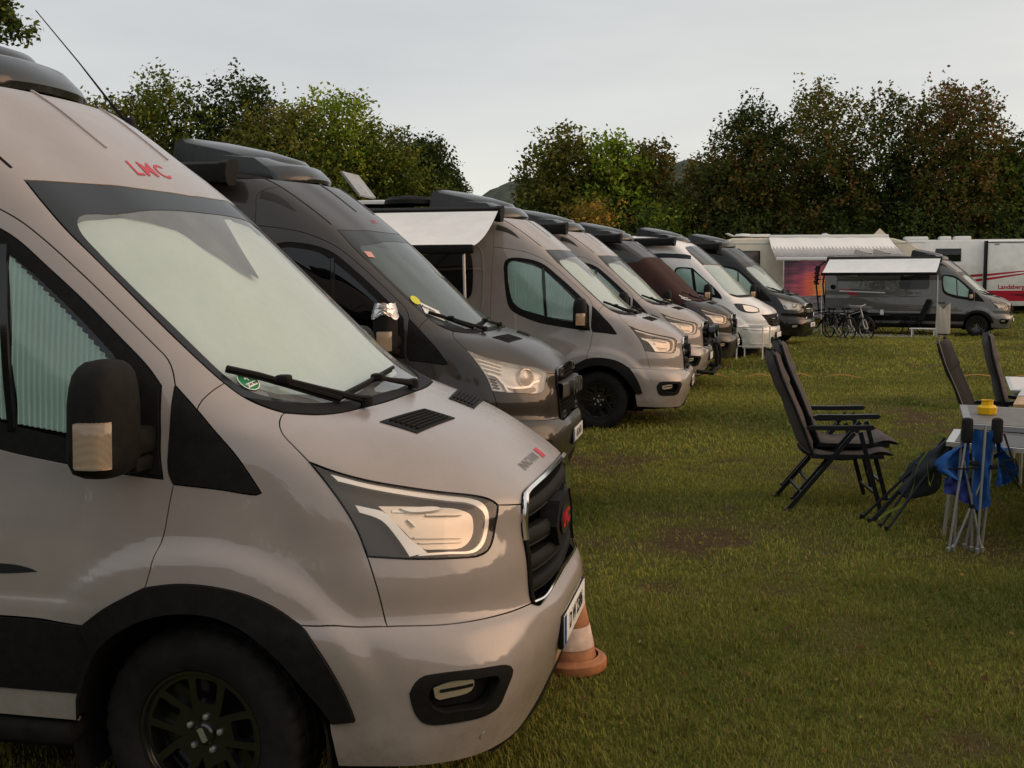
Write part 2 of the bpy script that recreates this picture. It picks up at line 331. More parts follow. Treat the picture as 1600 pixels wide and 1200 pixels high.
def build_grid(ROWS):
    Q=np.array([[(p[0],p[1],p[2] if len(p)>2 else z) for p in pts] for z,pts in ROWS])
    # mirrored extension for smooth centreline
    ext=np.concatenate([Q,Q[:,-2:-3:-1]*np.array([1,-1,1])],1)
    dist=np.sqrt(np.linalg.norm(np.diff(ext[2:18],axis=1),axis=2)).mean(0);tu=np.concatenate([[0],np.cumsum(dist)])
    # tangent flat at centre
    R=np.moveaxis(crom(np.moveaxis(ext,1,0),tu,COLS),0,1)[:,:sum(COLS[:8])+1]
    z=np.array([r[0] for r in ROWS])
    dv=np.sqrt(np.linalg.norm(np.diff(Q[:,4:],axis=0),axis=2)).mean(1);tv=np.concatenate([[0],np.cumsum(dv)])
    G=crom(R,tv,NV)
    for _ in range(3):
        smooth(G,0,4)
        H=np.concatenate([G,G[:,-2:-6:-1]*np.array([1,-1,1])],1);smooth(H,1,2);G=H[:,:G.shape[1]].copy();G[:,-1,1]=0
    # wheel-arch flares and the ledge along the lower flank
    sm=lambda a,b,x: (lambda t: t*t*(3-2*t))(np.clip((x-a)/(b-a),0,1))
    side=sm(.80,.90,G[...,1])
    for wx in (0.0,-3.75):
        dx,dz=G[...,0]-wx,G[...,2]-.345;r=np.hypot(dx,dz);an=np.degrees(np.arctan2(dz,dx))
        G[...,1]+=.024*(1-sm(.595,.665,r))*sm(8,40,an)*(1-sm(118,150,an))*side
    G[...,1]+=.010*(1-sm(.775,.805,G[...,2]))*sm(.28,.46,-G[...,0])*sm(.45,.60,G[...,2])*side
    return G   # [row, col, 3], y>0 = right (van y = -y)

def crv(a, step=.018):
    a = np.asarray(a, float)
    if len(a) < 3:
        n = max(1, int(np.linalg.norm(a[-1]-a[0])/step)); return a[0] + (a[-1]-a[0])*np.linspace(0, 1, n+1)[:, None]
    d = np.sqrt(np.maximum(np.linalg.norm(np.diff(a, axis=0), axis=1), 1e-5)); t = np.concatenate([[0], np.cumsum(d)])
    D = crom(a, t, 8)
    L = np.concatenate([[0], np.cumsum(np.linalg.norm(np.diff(D, axis=0), axis=1))]); n = max(2, int(L[-1]/step))
    s = np.linspace(0, L[-1], n+1); return np.stack([np.interp(s, L, D[:, k]) for k in range(3)], 1)
def rev(a): return np.asarray(a)[::-1]
def mir(a): return np.asarray(a, float)*np.array([1, -1, 1])
def inpoly(q, P):
    x, y = q[:, 0], q[:, 1]; c = np.zeros(len(q), bool); x1, y1 = P[:, 0], P[:, 1]; x2, y2 = np.roll(x1, -1), np.roll(y1, -1)
    for a, b, e, f in zip(x1, y1, x2, y2):
        if b == f: continue
        m = ((b > y) != (f > y)) & (x < (e-a)*(y-b)/(f-b)+a); c ^= m
    return c
class Body:
    """the skin of a vehicle as a grid surface; y > 0 is its right-hand side until a mesh is made"""
    def __init__(s, rows):
        G = build_grid(rows); s.NC = G.shape[1]
        s.NS = sum(COLS[:6])+3; s.G = np.concatenate([G, G[:, -2::-1]*np.array([1, -1, 1])], 1); s.NR, s.NF = s.G.shape[:2]
        Sc = np.gradient(s.G, axis=1); Sr = np.gradient(s.G, axis=0); Nn = np.cross(Sc, Sr); Nn /= np.maximum(np.linalg.norm(Nn, axis=2, keepdims=True), 1e-9)
        i, j = s.NR//4, s.NC//4
        if Nn[i, j, 1] < 0: Nn = -Nn
        s.N, s.Sc, s.Sr = Nn, Sc, Sr
        s.kd = KDTree(s.NR*s.NF)
        for k, p in enumerate(s.G.reshape(-1, 3)): s.kd.insert(p, k)
        s.kd.balance()
    def ev(s, c, r, A=None):
        A = s.G if A is None else A
        c = np.clip(np.asarray(c, float), 0, s.NF-1.001); r = np.clip(np.asarray(r, float), 0, s.NR-1.001); i = r.astype(int); j = c.astype(int); a = (r-i)[..., None]; b = (c-j)[..., None]
        return (1-a)*((1-b)*A[i, j]+b*A[i, j+1])+a*((1-b)*A[i+1, j]+b*A[i+1, j+1])
    def nv(s, c, r):
        n = s.ev(c, r, s.N); return n/np.maximum(np.linalg.norm(n, axis=-1, keepdims=True), 1e-9)
    def duv(s, c, r, d):
        a, b = s.ev(c, r, s.Sc), s.ev(c, r, s.Sr)
        aa, ab, bb, ad, bd = (a*a).sum(-1), (a*b).sum(-1), (b*b).sum(-1), (a*d).sum(-1), (b*d).sum(-1); det = np.maximum(aa*bb-ab*ab, 1e-14)
        return (ad*bb-bd*ab)/det, (bd*aa-ad*ab)/det
    def uv(s, P):
        P = np.atleast_2d(np.asarray(P, float)); out = []
        for p in P:
            k = s.kd.find(p)[1]; out.append((k % s.NF, k//s.NF))
        o = np.array(out, float); c, r = o[:, 0], o[:, 1]
        for _ in range(4):
            dc, dr = s.duv(c, r, P-s.ev(c, r)); c = np.clip(c+np.clip(dc, -1, 1), 0, s.NF-1.01); r = np.clip(r+np.clip(dr, -1, 1), 0, s.NR-1.01)
        return np.stack([c, r], 1)
    def snap(s, P, off=0.0):
        q = s.uv(P); return s.ev(q[:, 0], q[:, 1])+s.nv(q[:, 0], q[:, 1])*off
    def sp(s, xz, side=1):
        """points of the right-hand flank given in side elevation (x, z)"""
        H = s.G[:, :s.NS].reshape(-1, 3); out = []
        for x, z in xz:
            m = (H[:, 0]-x)**2+(H[:, 2]-z)**2; k = int(m.argmin()); p = H[k].copy(); c, r = k % (s.NS), k//(s.NS)
            c, r = float(c), float(r)
            for _ in range(4):
                q = s.ev(c, r); a, b = s.ev(c, r, s.Sc), s.ev(c, r, s.Sr); M = np.array([[a[0], b[0]], [a[2], b[2]]])
                d = np.linalg.lstsq(M, np.array([x-q[0], z-q[2]]), rcond=None)[0]; c = np.clip(c+np.clip(d[0], -1, 1), 0, s.NF-1.01); r = np.clip(r+np.clip(d[1], -1, 1), 0, s.NR-1.01)
            out.append(s.ev(c, r))
        return np.array(out)
    def loop(s, segs, gap, hole=False):
        P = [crv(g) for g in segs]; P = np.concatenate([p[:-1] if np.linalg.norm(p[-1]-P[(i+1) % len(P)][0]) < .004 else p for i, p in enumerate(P)])
        q = s.uv(P); keep = np.ones(len(q), bool); d = np.linalg.norm(P-np.roll(P, 1, 0), axis=1); keep[d < .002] = False; q = q[keep]
        if gap:
            X = s.ev(q[:, 0], q[:, 1]); nn = s.nv(q[:, 0], q[:, 1]); T = np.roll(X, -1, 0)-np.roll(X, 1, 0); T /= np.maximum(np.linalg.norm(T, axis=1, keepdims=True), 1e-9)
            I = np.cross(nn, T); ar = (q[:, 0]*np.roll(q[:, 1], -1)-np.roll(q[:, 0], -1)*q[:, 1]).sum()
            e = q + np.stack(s.duv(q[:, 0], q[:, 1], I*.004), 1)
            ins = inpoly(e, q).mean() > .5
            sg = (1 if ins else -1)*(-1 if hole else 1)
            q = q + np.stack(s.duv(q[:, 0], q[:, 1], I*gap*sg), 1)
        return q
    def panel(s, segs, holes=(), off=0.0, flange=.014, gap=.0026, offfn=None, flip=True, name='panel', dr=2, dc=1, raw=None):
        """a sheet of the skin inside an outline, with its edge turned in; returns a mesh (right-hand side)"""
        SCL = np.array([3., 1.])
        loops = [s.loop(segs, gap)] + [s.loop(h, gap, True) for h in holes]
        q0 = loops[0]; lo, hi = q0.min(0), q0.max(0)
        gc, gr = np.meshgrid(np.arange(math.ceil(lo[0]), hi[0]+.01, dc), np.arange(math.ceil(lo[1]), hi[1]+.01, dr)); I = np.stack([gc.ravel(), gr.ravel()], 1).astype(float)
        I = I[inpoly(I, q0)]
        for h in loops[1:]: I = I[~inpoly(I, h)]
        B = np.concatenate(loops)*SCL
        if len(I):
            dm = np.array([((B-p*SCL)**2).sum(1).min() for p in I]); I = I[dm > .55]
        V2 = np.concatenate([B, I*SCL]); E = []; k = 0
        for l in loops: E += [(k+i, k+(i+1) % len(l)) for i in range(len(l))]; k += len(l)
        R = delaunay_2d_cdt([Vector(p) for p in V2], E, [], 0, 1e-5)
        U = np.array([(p.x, p.y) for p in R[0]])/SCL; F = np.array([f for f in R[2] if len(f) == 3])
        ce = U[F].mean(1); ok = inpoly(ce, q0)
        for h in loops[1:]: ok &= ~inpoly(ce, h)
        F = F[ok]; a, b, c_ = U[F[:, 0]], U[F[:, 1]], U[F[:, 2]]; ar = (b[:, 0]-a[:, 0])*(c_[:, 1]-a[:, 1])-(b[:, 1]-a[:, 1])*(c_[:, 0]-a[:, 0])
        F = F[np.abs(ar) > 1e-7]
        nn = s.nv(U[:, 0], U[:, 1]); X = s.ev(U[:, 0], U[:, 1])
        o = off if offfn is None else off+offfn(X)
        X = X+nn*(np.asarray(o)[..., None] if np.ndim(o) else o)
        fn = np.cross(X[F[:, 1]]-X[F[:, 0]], X[F[:, 2]]-X[F[:, 0]]); bad = (fn*nn[F[:, 0]]).sum(1) < 0; F[bad] = F[bad][:, ::-1]
        vs = [X]; ns = [nn]; fs = [list(map(int, f)) for f in F]; base = len(X)
        if flange:
            for li, l in enumerate(loops):
                n_ = s.nv(l[:, 0], l[:, 1]); P = s.ev(l[:, 0], l[:, 1]); oo = off if offfn is None else off+offfn(P); P = P+n_*(np.asarray(oo)[..., None] if np.ndim(oo) else oo)
                T = np.roll(P, -1, 0)-np.roll(P, 1, 0); T /= np.maximum(np.linalg.norm(T, axis=1, keepdims=True), 1e-9); sd = np.cross(T, n_)
                e = l+np.stack(s.duv(l[:, 0], l[:, 1], sd*.003), 1); out = inpoly(e, l).mean() < .5
                if li: out = not out
                sg = 1 if out else -1; m = len(l)
                vs += [P, P-n_*flange*.25+sd*sg*.0008, P-n_*flange]; ns += [(n_+sd*sg*.6)/np.linalg.norm(n_+sd*sg*.6, axis=1, keepdims=True), sd*sg, sd*sg]
                for j in range(m):
                    a, b = base+j, base+(j+1) % m
                    for w in (0, 1):
                        f = [a+w*m, b+w*m, b+(w+1)*m, a+(w+1)*m]
                        fs.append(f if sg < 0 else f[::-1])
                base += 3*m
        V = np.concatenate(vs); NN = np.concatenate(ns)
        # orientation of the flange checked against its normals
        fix = []
        for f in fs:
            if len(f) == 4:
                g = np.cross(V[f[1]]-V[f[0]], V[f[2]]-V[f[0]])
                if (g*NN[f].sum(0)).sum() < 0: f = f[::-1]
            fix.append(f)
        if raw: return V, fix, NN
        return mk(V, fix, NN, name, flip)
    def strip(s, pts, w=.02, t=.004, off=0.0, name='strip', flip=True, step=.02):
        """a flat bar of width w and thickness t laid along a line on the skin"""
        P = crv(pts, step); q = s.uv(P); X = s.ev(q[:, 0], q[:, 1]); n_ = s.nv(q[:, 0], q[:, 1]); T = np.gradient(X, axis=0); T /= np.linalg.norm(T, axis=1, keepdims=True); sd = np.cross(n_, T)
        m = len(X); ww = np.asarray(w)*np.ones(m); ww = ww[:, None]
        r = [X-sd*ww/2+n_*(off-.002), X-sd*ww/2*.8+n_*(off+t), X+sd*ww/2*.8+n_*(off+t), X+sd*ww/2+n_*(off-.002)]
        V = np.concatenate(r); fs = []
        for k in range(3):
            for j in range(m-1): fs.append([k*m+j, k*m+j+1, (k+1)*m+j+1, (k+1)*m+j])
        fs += [[0, m, 2*m, 3*m], [m-1, 4*m-1, 3*m-1, 2*m-1]]
        me = mk(V, fs, None, name, flip); return me
def mk(V, F, NN, name, flip=True):
    V = np.array(V, float)
    if flip:
        V = V*np.array([1, -1, 1]); F = [list(f)[::-1] for f in F]
        if NN is not None: NN = NN*np.array([1, -1, 1])
    me = bpy.data.meshes.new(name); me.from_pydata(V.tolist(), [], [list(map(int, f)) for f in F]); me.update()
    me.shade_smooth()
    if NN is not None: me.normals_split_custom_set_from_vertices(NN.tolist())
    else: me.set_sharp_from_angle(angle=math.radians(35))
    return me
def mirror_mesh(me):
    m = me.copy(); n = len(m.vertices); co = np.empty(n*3, np.float32); m.vertices.foreach_get('co', co); co = co.reshape(-1, 3); co[:, 1] *= -1
    nl = np.empty(len(me.loops)*3, np.float32); me.corner_normals.foreach_get('vector', nl); li = np.empty(len(me.loops), np.int32); me.loops.foreach_get('vertex_index', li)
    NN = np.zeros((n, 3)); np.add.at(NN, li, nl.reshape(-1, 3)); NN[:, 1] *= -1; NN /= np.maximum(np.linalg.norm(NN, axis=1, keepdims=True), 1e-9)
    F = [list(p.vertices)[::-1] for p in me.polygons]
    q = bpy.data.meshes.new(me.name); q.from_pydata(co.tolist(), [], F); q.update(); q.shade_smooth(); q.normals_split_custom_set_from_vertices(NN.tolist()); bpy.data.meshes.remove(m); return q
def flat_text_on(B, txt, size, org, ex, ey, off=.0015, **kw):
    """lettering printed on the skin: org centre, ex / ey directions of reading and of up (y > 0 right)"""
    me = text_mesh(txt, size, **kw); ex, ey = np.array(ex, float), np.array(ey, float); ex /= np.linalg.norm(ex); ey = ey-ex*(ex@ey); ey /= np.linalg.norm(ey)
    bm = bmesh.new(); bm.from_mesh(me); bmesh.ops.triangulate(bm, faces=bm.faces); bmesh.ops.subdivide_edges(bm, edges=[e for e in bm.edges if e.calc_length() > size*.3], cuts=1); bmesh.ops.triangulate(bm, faces=bm.faces); bm.to_mesh(me); bm.free()
    P = np.array([np.array(org)+v.co.x*ex+v.co.y*ey for v in me.vertices]); X = B.snap(P, off); F = [list(p.vertices) for p in me.polygons]
    return mk(X, F, None, 'lettering', True)

# ------------------------------------------------------------------ camper van kit
BV = Body(VAN_ROWS)
A = np.array
WS_SIDE = A([(-.674,.785,2.148),(-.60,.804,2.075),(-.50,.818,1.975),(-.421,.82,1.904),(-.285,.823,1.777),(-.151,.825,1.65),(-.023,.822,1.535),(.041,.818,1.479)])
WS_LOW = A([(.041,.818,1.479),(.103,.808,1.432),(.163,.786,1.40),(.219,.757,1.378)])
COWL = A([(.219,.757,1.378),(.30,.66,1.362),(.345,.57,1.359),(.372,.45,1.36),(.40,.25,1.36),(.408,0,1.361)])
WS_TOP = A([(-.674,.785,2.148),(-.645,.73,2.15),(-.595,.584,2.153),(-.525,.323,2.15),(-.495,0,2.148)])
DOOR_UP = A([(-1.277,.917,2.182),(-1.129,.91,2.166),(-.937,.897,2.134),(-.791,.883,2.085),(-.642,.872,2.012),(-.556,.87,1.95),(-.425,.872,1.841),(-.291,.876,1.722),(-.167,.88,1.608),(-.119,.883,1.563),(-.096,.894,1.524),(-.08,.911,1.48)])
DOOR_MID = A([(-.08,.911,1.48),(-.081,.926,1.445),(-.083,.947,1.35),(-.087,.959,1.266),(-.084,.966,1.21),(-.066,.97,1.173)])
DOOR_LOW = A([(-.066,.97,1.173),(-.074,.978,1.128),(-.08,.985,1.085),(-.09,.995,1.022),(-.108,1.005,.955),(-.135,1.017,.856)])
PILLAR = A([(-.004,.918,1.405),(.002,.903,1.428),(.021,.868,1.457),(.041,.818,1.479)])
TRI_TOP = A([(-.08,.911,1.48),(-.004,.918,1.405)])
TRI_FRONT = A([(-.004,.918,1.405),(.055,.926,1.343),(.134,.933,1.261),(.217,.94,1.150)])
TRI_BOT = A([(.217,.94,1.150),(.205,.942,1.144),(.078,.958,1.16),(-.066,.97,1.173)])
HOODSEAM = A([(.219,.757,1.378),(.219,.778,1.372),(.233,.827,1.35),(.258,.858,1.322),(.30,.871,1.288),(.352,.88,1.242)])
HL_TOP = A([(.352,.88,1.242),(.423,.855,1.211),(.519,.805,1.176),(.621,.737,1.146),(.726,.662,1.118),(.801,.609,1.101),(.845,.58,1.087),(.868,.566,1.073),(.886,.56,1.058)])
HL_TF = A([(.886,.56,1.058),(.917,.524,1.053),(.948,.464,1.044)])
HL_REAR = A([(.352,.88,1.242),(.414,.884,1.172),(.476,.886,1.089),(.514,.889,1.024),(.545,.896,.952)])
HL_BOT = A([(.545,.896,.952),(.679,.821,.932),(.80,.722,.916),(.848,.675,.913),(.874,.642,.925),(.887,.615,.955),(.892,.598,.995),(.892,.58,1.03),(.886,.56,1.058)])
FASC_REAR = A([(.545,.896,.952),(.579,.894,.833),(.607,.90,.734)])
FASC_BOT = A([(.607,.90,.734),(.757,.809,.719),(.85,.72,.711),(.93,.592,.703),(.98,.459,.697)])
FEND_BOT = A([(.361,.988,.749),(.489,.952,.741),(.607,.90,.734)])
ARCH_F = A([(-.135,1.017,.856),(-.028,1.012,.870),(.077,1.006,.866),(.189,.999,.844),(.282,.991,.804),(.361,.988,.749)])
ARCH_F2 = A([(.361,.988,.749),(.42,.99,.68),(.462,.987,.61),(.494,.98,.539),(.521,.97,.454)])
ARCH_R = A([(-.36,1.025,.723),(-.281,1.024,.779),(-.207,1.021,.82),(-.135,1.017,.856)])
ARCH_IN = A([(.453,.982,.447),(.42,.99,.505),(.377,.998,.565),(.306,1.007,.652),(.22,1.013,.722),(.115,1.013,.770),(.03,1.016,.783),(-.062,1.02,.777),(-.149,1.023,.752),(-.239,1.025,.705),(-.30,1.025,.655),(-.352,1.022,.575),(-.386,1.018,.49),(-.406,1.011,.40)])
HOODFRONT = A([(.948,.464,1.044),(.942,.43,1.066),(.945,.40,1.075),(.952,.30,1.081),(.96,.15,1.086),(.962,0,1.088)])
GR_SIDE = A([(.949,.466,1.036),(.955,.474,.98),(.960,.474,.913),(.968,.462,.80),(.98,.459,.697)])
GR_BOT = A([(.98,.459,.697),(1.001,.431,.685),(1.008,.36,.686),(1.013,.2,.695),(1.014,0,.70)])
BUMP_LOW = A([(.459,.959,.294),(.597,.924,.288),(.778,.824,.275),(.88,.67,.268),(.935,.46,.264),(.972,.33,.31),(1.005,.24,.362),(1.018,.12,.383),(1.02,0,.385)])
BUMP_REAR = A([(.521,.97,.454),(.447,.983,.451),(.45,.97,.37),(.459,.959,.294)])
FOG_OUT = A([(.686,.925,.533),(.70,.918,.563),(.72,.908,.581),(.76,.885,.586),(.867,.81,.582),(.95,.715,.566),(.961,.697,.548),(.945,.72,.485),(.925,.735,.435),(.895,.77,.42),(.83,.83,.418),(.735,.893,.425),(.709,.907,.445),(.691,.921,.495),(.686,.925,.533)])
FOG_IN = A([(.737,.90,.519),(.75,.895,.551),(.775,.88,.560),(.85,.825,.556),(.925,.757,.545),(.928,.753,.530),(.915,.766,.492),(.888,.785,.458),(.83,.835,.458),(.769,.878,.463),(.747,.892,.485),(.737,.90,.519)])
FOG_LAMP = A([(.757,.891,.533),(.80,.865,.546),(.872,.815,.543),(.868,.818,.507),(.80,.863,.493),(.765,.885,.493),(.757,.891,.533)])
WIN = [(-1.148,1.94),(-1.135,2.005),(-1.10,2.038),(-1.03,2.052),(-.895,2.042),(-.75,2.008),(-.643,1.955),(-.513,1.85),(-.395,1.75),(-.27,1.635),(-.17,1.54),(-.12,1.48)]
WINB = [(-.12,1.48),(-.115,1.35),(-.112,1.26),(-.10,1.188)]
WINC = [(-.10,1.188),(-.25,1.203),(-.46,1.234),(-.67,1.27),(-.83,1.318),(-.97,1.378),(-1.045,1.425),(-1.09,1.49),(-1.115,1.60),(-1.135,1.75),(-1.148,1.94)]
B_BOT = .735
class Kit:
    def __init__(s): s.parts = []
    def add(s, name, me, key, parent=None):
        s.parts.append((name, me, key, parent)); return len(s.parts)-1
    def both(s, name, me, key, parent=None, pl=None):
        i = s.add(name, me, key, parent); j = s.add(name, mirror_mesh(me), key, parent if pl is None else pl); return i, j
def full(right_segs):
    """closes a right-hand chain that starts and ends on the centre line with its mirror image"""
    return list(right_segs)+[mir(rev(g)) for g in reversed(right_segs)]
c_w = float(BV.uv([WS_SIDE[0]])[0][0]); r_w = float(BV.uv([WS_SIDE[0]])[0][1])
R_G = 8*(len(VAN_ROWS)-4)+1.0
_rr = np.linspace(r_w, R_G, 40); GUT_A = BV.ev(np.full(40, c_w), _rr)
_k = int(np.argmax(GUT_A[:, 0] < -1.28)) or 30
_cc = np.linspace(c_w, 0.3, 50); GUT_B = BV.ev(_cc, np.full(50, R_G)); GUT_1 = GUT_A[:_k+1:3]; GUT_1 = np.concatenate([GUT_A[:_k:3], GUT_A[_k:_k+1]]); GUT_2 = np.concatenate([GUT_A[_k::4], GUT_B[::4]])
gp = GUT_A[_k]
B_TOP = np.concatenate([[gp], BV.sp([(-1.276, 2.42), (-1.277, 2.30)]), [DOOR_UP[0]]])
B_MID = np.concatenate([[DOOR_UP[0]], BV.sp([(-1.30, 1.69), (-1.307, 1.31), (-1.316, 1.0), (-1.32, B_BOT)])])
C_BOT = BV.sp([(-1.32, B_BOT), (-.8, .735), (-.526, .734)]); C_BOT = np.concatenate([C_BOT, [ARCH_R[0]]])

def make_van_base():
    K = Kit(); P = BV.panel
    # dark inner shell: everything behind the skin except lamps, grille and wheel openings
    G, Nn = BV.G, BV.N; X = (G-Nn*.05)[:, :].reshape(-1, 3); fs = []
    uvh = [BV.loop(x, 0)*1 for x in ([HL_TOP, rev(HL_BOT), rev(HL_REAR)], [FOG_OUT], [rev(HOODFRONT)*1, HOODFRONT[:1], GR_SIDE, GR_BOT])]
    ii, jj = np.meshgrid(np.arange(BV.NR-1), np.arange(BV.NF-1), indexing='ij'); cen = np.stack([jj.ravel()+.5, ii.ravel()+.5], 1)
    cm = cen.copy(); L = cm[:, 0] > BV.NC-1; cm[L, 0] = 2*(BV.NC-1)-cm[L, 0]
    bad = inpoly(cm, uvh[0]) | inpoly(cm, uvh[1])
    gpoly = np.concatenate([BV.uv(crv(GR_SIDE)), BV.uv(crv(GR_BOT)), BV.uv(crv(HOODFRONT))[::-1]]); bad |= inpoly(cm, gpoly)
    p = BV.ev(cm[:, 0], cm[:, 1])
    for wx in (0.0, -3.75): bad |= ((p[:, 0]-wx)**2+(p[:, 2]-.345)**2 < .435**2) & (p[:, 1] > .6)
    bad |= (p[:, 2] < .5) & (p[:, 0] > -.41) & (p[:, 0] < .46) & (p[:, 1] > .7)
    for (i, j), b in zip(np.stack([ii.ravel(), jj.ravel()], 1), bad):
        if not b: k = i*BV.NF+j; fs.append([k, k+1, k+BV.NF+1, k+BV.NF])
    K.add('inner_shell', mk(X, fs, None, 'inner_shell'), 'dark')
    # floor and wheel houses
    m = MB(); m.box((-2.2, 0, .27), (5.3, 1.25, .04)); K.add('underbody', m.mesh('underbody'), 'dark')
    for sd in (1, -1):
        for wx in (0, -3.75):
            m = MB(); n = 24; pts = [(wx+.44*math.cos(a), .345+.44*math.sin(a)) for a in np.linspace(-.35, math.pi+.35, n)]
            vs = [(x, -sd*1.0, z) for x, z in pts]+[(x, -sd*.58, z) for x, z in pts]; m.add(vs, [(i, i+1, n+i+1, n+i) for i in range(n-1)]); m.add([(wx-.5, -sd*.6, .2), (wx+.5, -sd*.6, .2), (wx+.5, -sd*.6, .85), (wx-.5, -sd*.6, .85)], [(0, 1, 2, 3)])
            K.add('wheel_house', m.mesh('wheel_house'), 'dark')
    # roof with its rear edge, top and back closed
    roof = full([rev(WS_TOP), GUT_1, GUT_2])
    V, F, NN = P(roof, raw=True, dr=3); n = len(V); V = V.tolist(); NN = NN.tolist()
    top = [BV.G[-1, j].tolist() for j in range(0, BV.NF, 6)]; F.append(list(range(n, n+len(top)))); V += top; NN += [[0, 0, 1]]*len(top)
    ir = K.add('roof', mk(V, F, np.array(NN), 'roof'), 'roofpaint')
    for y in (.22,):
        for s_ in (1, -1):
            K.add('roof_rib', BV.strip(BV.snap([(-1.02, s_*y*1.04, 2.53), (-.95, s_*y*1.04, 2.48), (-.85, s_*y*1.05, 2.41), (-.71, s_*y*1.05, 2.31)]), .014, .005), 'roofpaint', ir)
    K.add('rear_panel', mk([BV.G[i, 0].tolist() for i in range(0, BV.NR, 6)]+[BV.G[i, -1].tolist() for i in range(BV.NR-1, -1, -6)], [list(range(len(range(0, BV.NR, 6))+len(range(BV.NR-1, -1, -6))))], None, 'rear_panel'), 'paint')
    K.both('drip_rail', BV.strip(np.concatenate([GUT_1[1:], GUT_2[1:-1]]), .012, .001, .001), 'dark', ir)
    # flank: upper cab side, long side panel
    K.both('cab_side', P([DOOR_UP, TRI_TOP, PILLAR, rev(WS_SIDE), GUT_1, B_TOP]), 'paint')
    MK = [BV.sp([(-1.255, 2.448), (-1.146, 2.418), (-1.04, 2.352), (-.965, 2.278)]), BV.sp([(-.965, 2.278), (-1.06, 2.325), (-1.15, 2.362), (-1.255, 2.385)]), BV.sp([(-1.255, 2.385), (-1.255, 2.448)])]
    K.both('painted_recess_shadow', P(MK, off=.0015, flange=0, gap=0), 'recess_shade')  # flat dark patch paints the crescent shadow; the skin is not sunk here
    rear = BV.sp([(-4.98, 2.5), (-4.98, 1.6), (-4.98, .8), (-4.98, B_BOT)])
    low = BV.sp([(-4.98, B_BOT), (-4.25, B_BOT)]+[(-3.75+.49*math.cos(a), .345+.49*math.sin(a)) for a in np.linspace(2.2, .95, 9)]+[(-3.3, B_BOT), (-1.32, B_BOT)])
    sp_ = K.both('side_panel', P([rev(B_TOP), GUT_2, np.concatenate([GUT_2[-1:], rear]), low, rev(B_MID)]), 'paint')
    for x0, z0, z1 in ((-2.62, .76, 2.45),):
        K.both('panel_seam', BV.strip(BV.sp([(x0, z1), (x0, 1.6), (x0, z0)]), .006, .0006, .0004), 'dark', sp_[0])
    pr = [(-1.47, 1.36), (-1.42, 1.44), (-1.42, 2.12), (-1.47, 2.19), (-1.6, 2.20), (-2.45, 2.20), (-2.54, 2.13), (-2.54, 1.43), (-2.47, 1.36), (-1.47, 1.36)]
    K.both('pressed_window_surround', BV.strip(BV.sp(pr), .02, .006, .0), 'paint', sp_[0])
    K.both('side_window', P([BV.sp([(-1.58, 1.57), (-1.54, 1.62), (-1.54, 2.06), (-1.58, 2.11), (-2.40, 2.11), (-2.45, 2.06), (-2.45, 1.62), (-2.40, 1.57), (-1.58, 1.57)])], off=.022, flange=.025, gap=0), 'gloss', sp_[0])
    for z in (1.13, .93):
        K.both('swage_line', BV.strip(BV.sp([(-1.36, z), (-2.5, z), (-4.6, z)]), .025, .006), 'paint', sp_[0])
    # cladding and sill
    cl = [BV.sp([(-.365, .722), (-.53, .732), (-1.32, .733), (-3.28, .733)]), BV.sp([(-3.28, .733), (-3.33, .49)]), BV.sp([(-3.33, .49), (-1.3, .49), (-.388, .49)]), BV.sp([(-.388, .49), (-.365, .57), (-.33, .64), (-.365, .722)])]
    K.both('side_cladding', P(cl, off=.006), 'plastic')
    K.both('sill', P([BV.sp([(-.39, .488), (-1.3, .488), (-3.33, .488)]), BV.sp([(-3.33, .488), (-3.33, .40)]), BV.sp([(-3.33, .40), (-1.3, .392), (-.405, .392)]), BV.sp([(-.405, .392), (-.39, .488)])]), 'paint')
    m = MB(); m.rbox((-1.85, -.95, .345), (2.85, .16, .07), .02); me = m.mesh('side_step'); K.both('side_step', me, 'plastic')
    # door with window, sail and blind
    ARCHC = rev(ARCH_R)
    d = K.both('door', P([DOOR_UP, DOOR_MID, DOOR_LOW, ARCHC, rev(C_BOT), rev(B_MID)], holes=[[BV.sp(WIN), BV.sp(WINB), BV.sp(WINC)]]), 'paint')
    WO = [BV.sp(WIN), BV.sp(WINB), BV.sp(WINC)]
    g1 = [(-1.105, 1.93), (-1.09, 1.985), (-1.05, 2.012), (-.90, 2.002), (-.77, 1.972), (-.69, 1.925)]
    g1b = [(-.69, 1.925), (-.672, 1.65), (-.648, 1.352)]
    g1c = [(-.648, 1.352), (-.80, 1.395), (-.94, 1.45), (-1.02, 1.51), (-1.055, 1.59), (-1.09, 1.76), (-1.105, 1.93)]
    g2 = [(-.652, 1.90), (-.53, 1.805), (-.41, 1.70), (-.29, 1.585), (-.215, 1.50)]
    g2b = [(-.215, 1.50), (-.20, 1.40), (-.19, 1.272)]
    g2c = [(-.19, 1.272), (-.30, 1.288), (-.46, 1.315), (-.612, 1.344)]
    g2d = [(-.612, 1.344), (-.635, 1.62), (-.652, 1.90)]
    G1 = [BV.sp(g1), BV.sp(g1b), BV.sp(g1c)]; G2 = [BV.sp(g2), BV.sp(g2b), BV.sp(g2c), BV.sp(g2d)]
    K.both('window_trim', P(WO, holes=[G1, G2], off=-.003, gap=.001), 'plastic', d[0], d[1])
    K.both('window', P(G1, off=-.006, flange=0, gap=0), 'glass', d[0], d[1])
    K.both('window', P(G2, off=-.006, flange=0, gap=0), 'glass', d[0], d[1])
    K.both('window_divider', BV.strip(BV.sp([(-.67, 1.93), (-.655, 1.65), (-.63, 1.33)]), .03, .006, -.002), 'gloss', d[0], d[1])
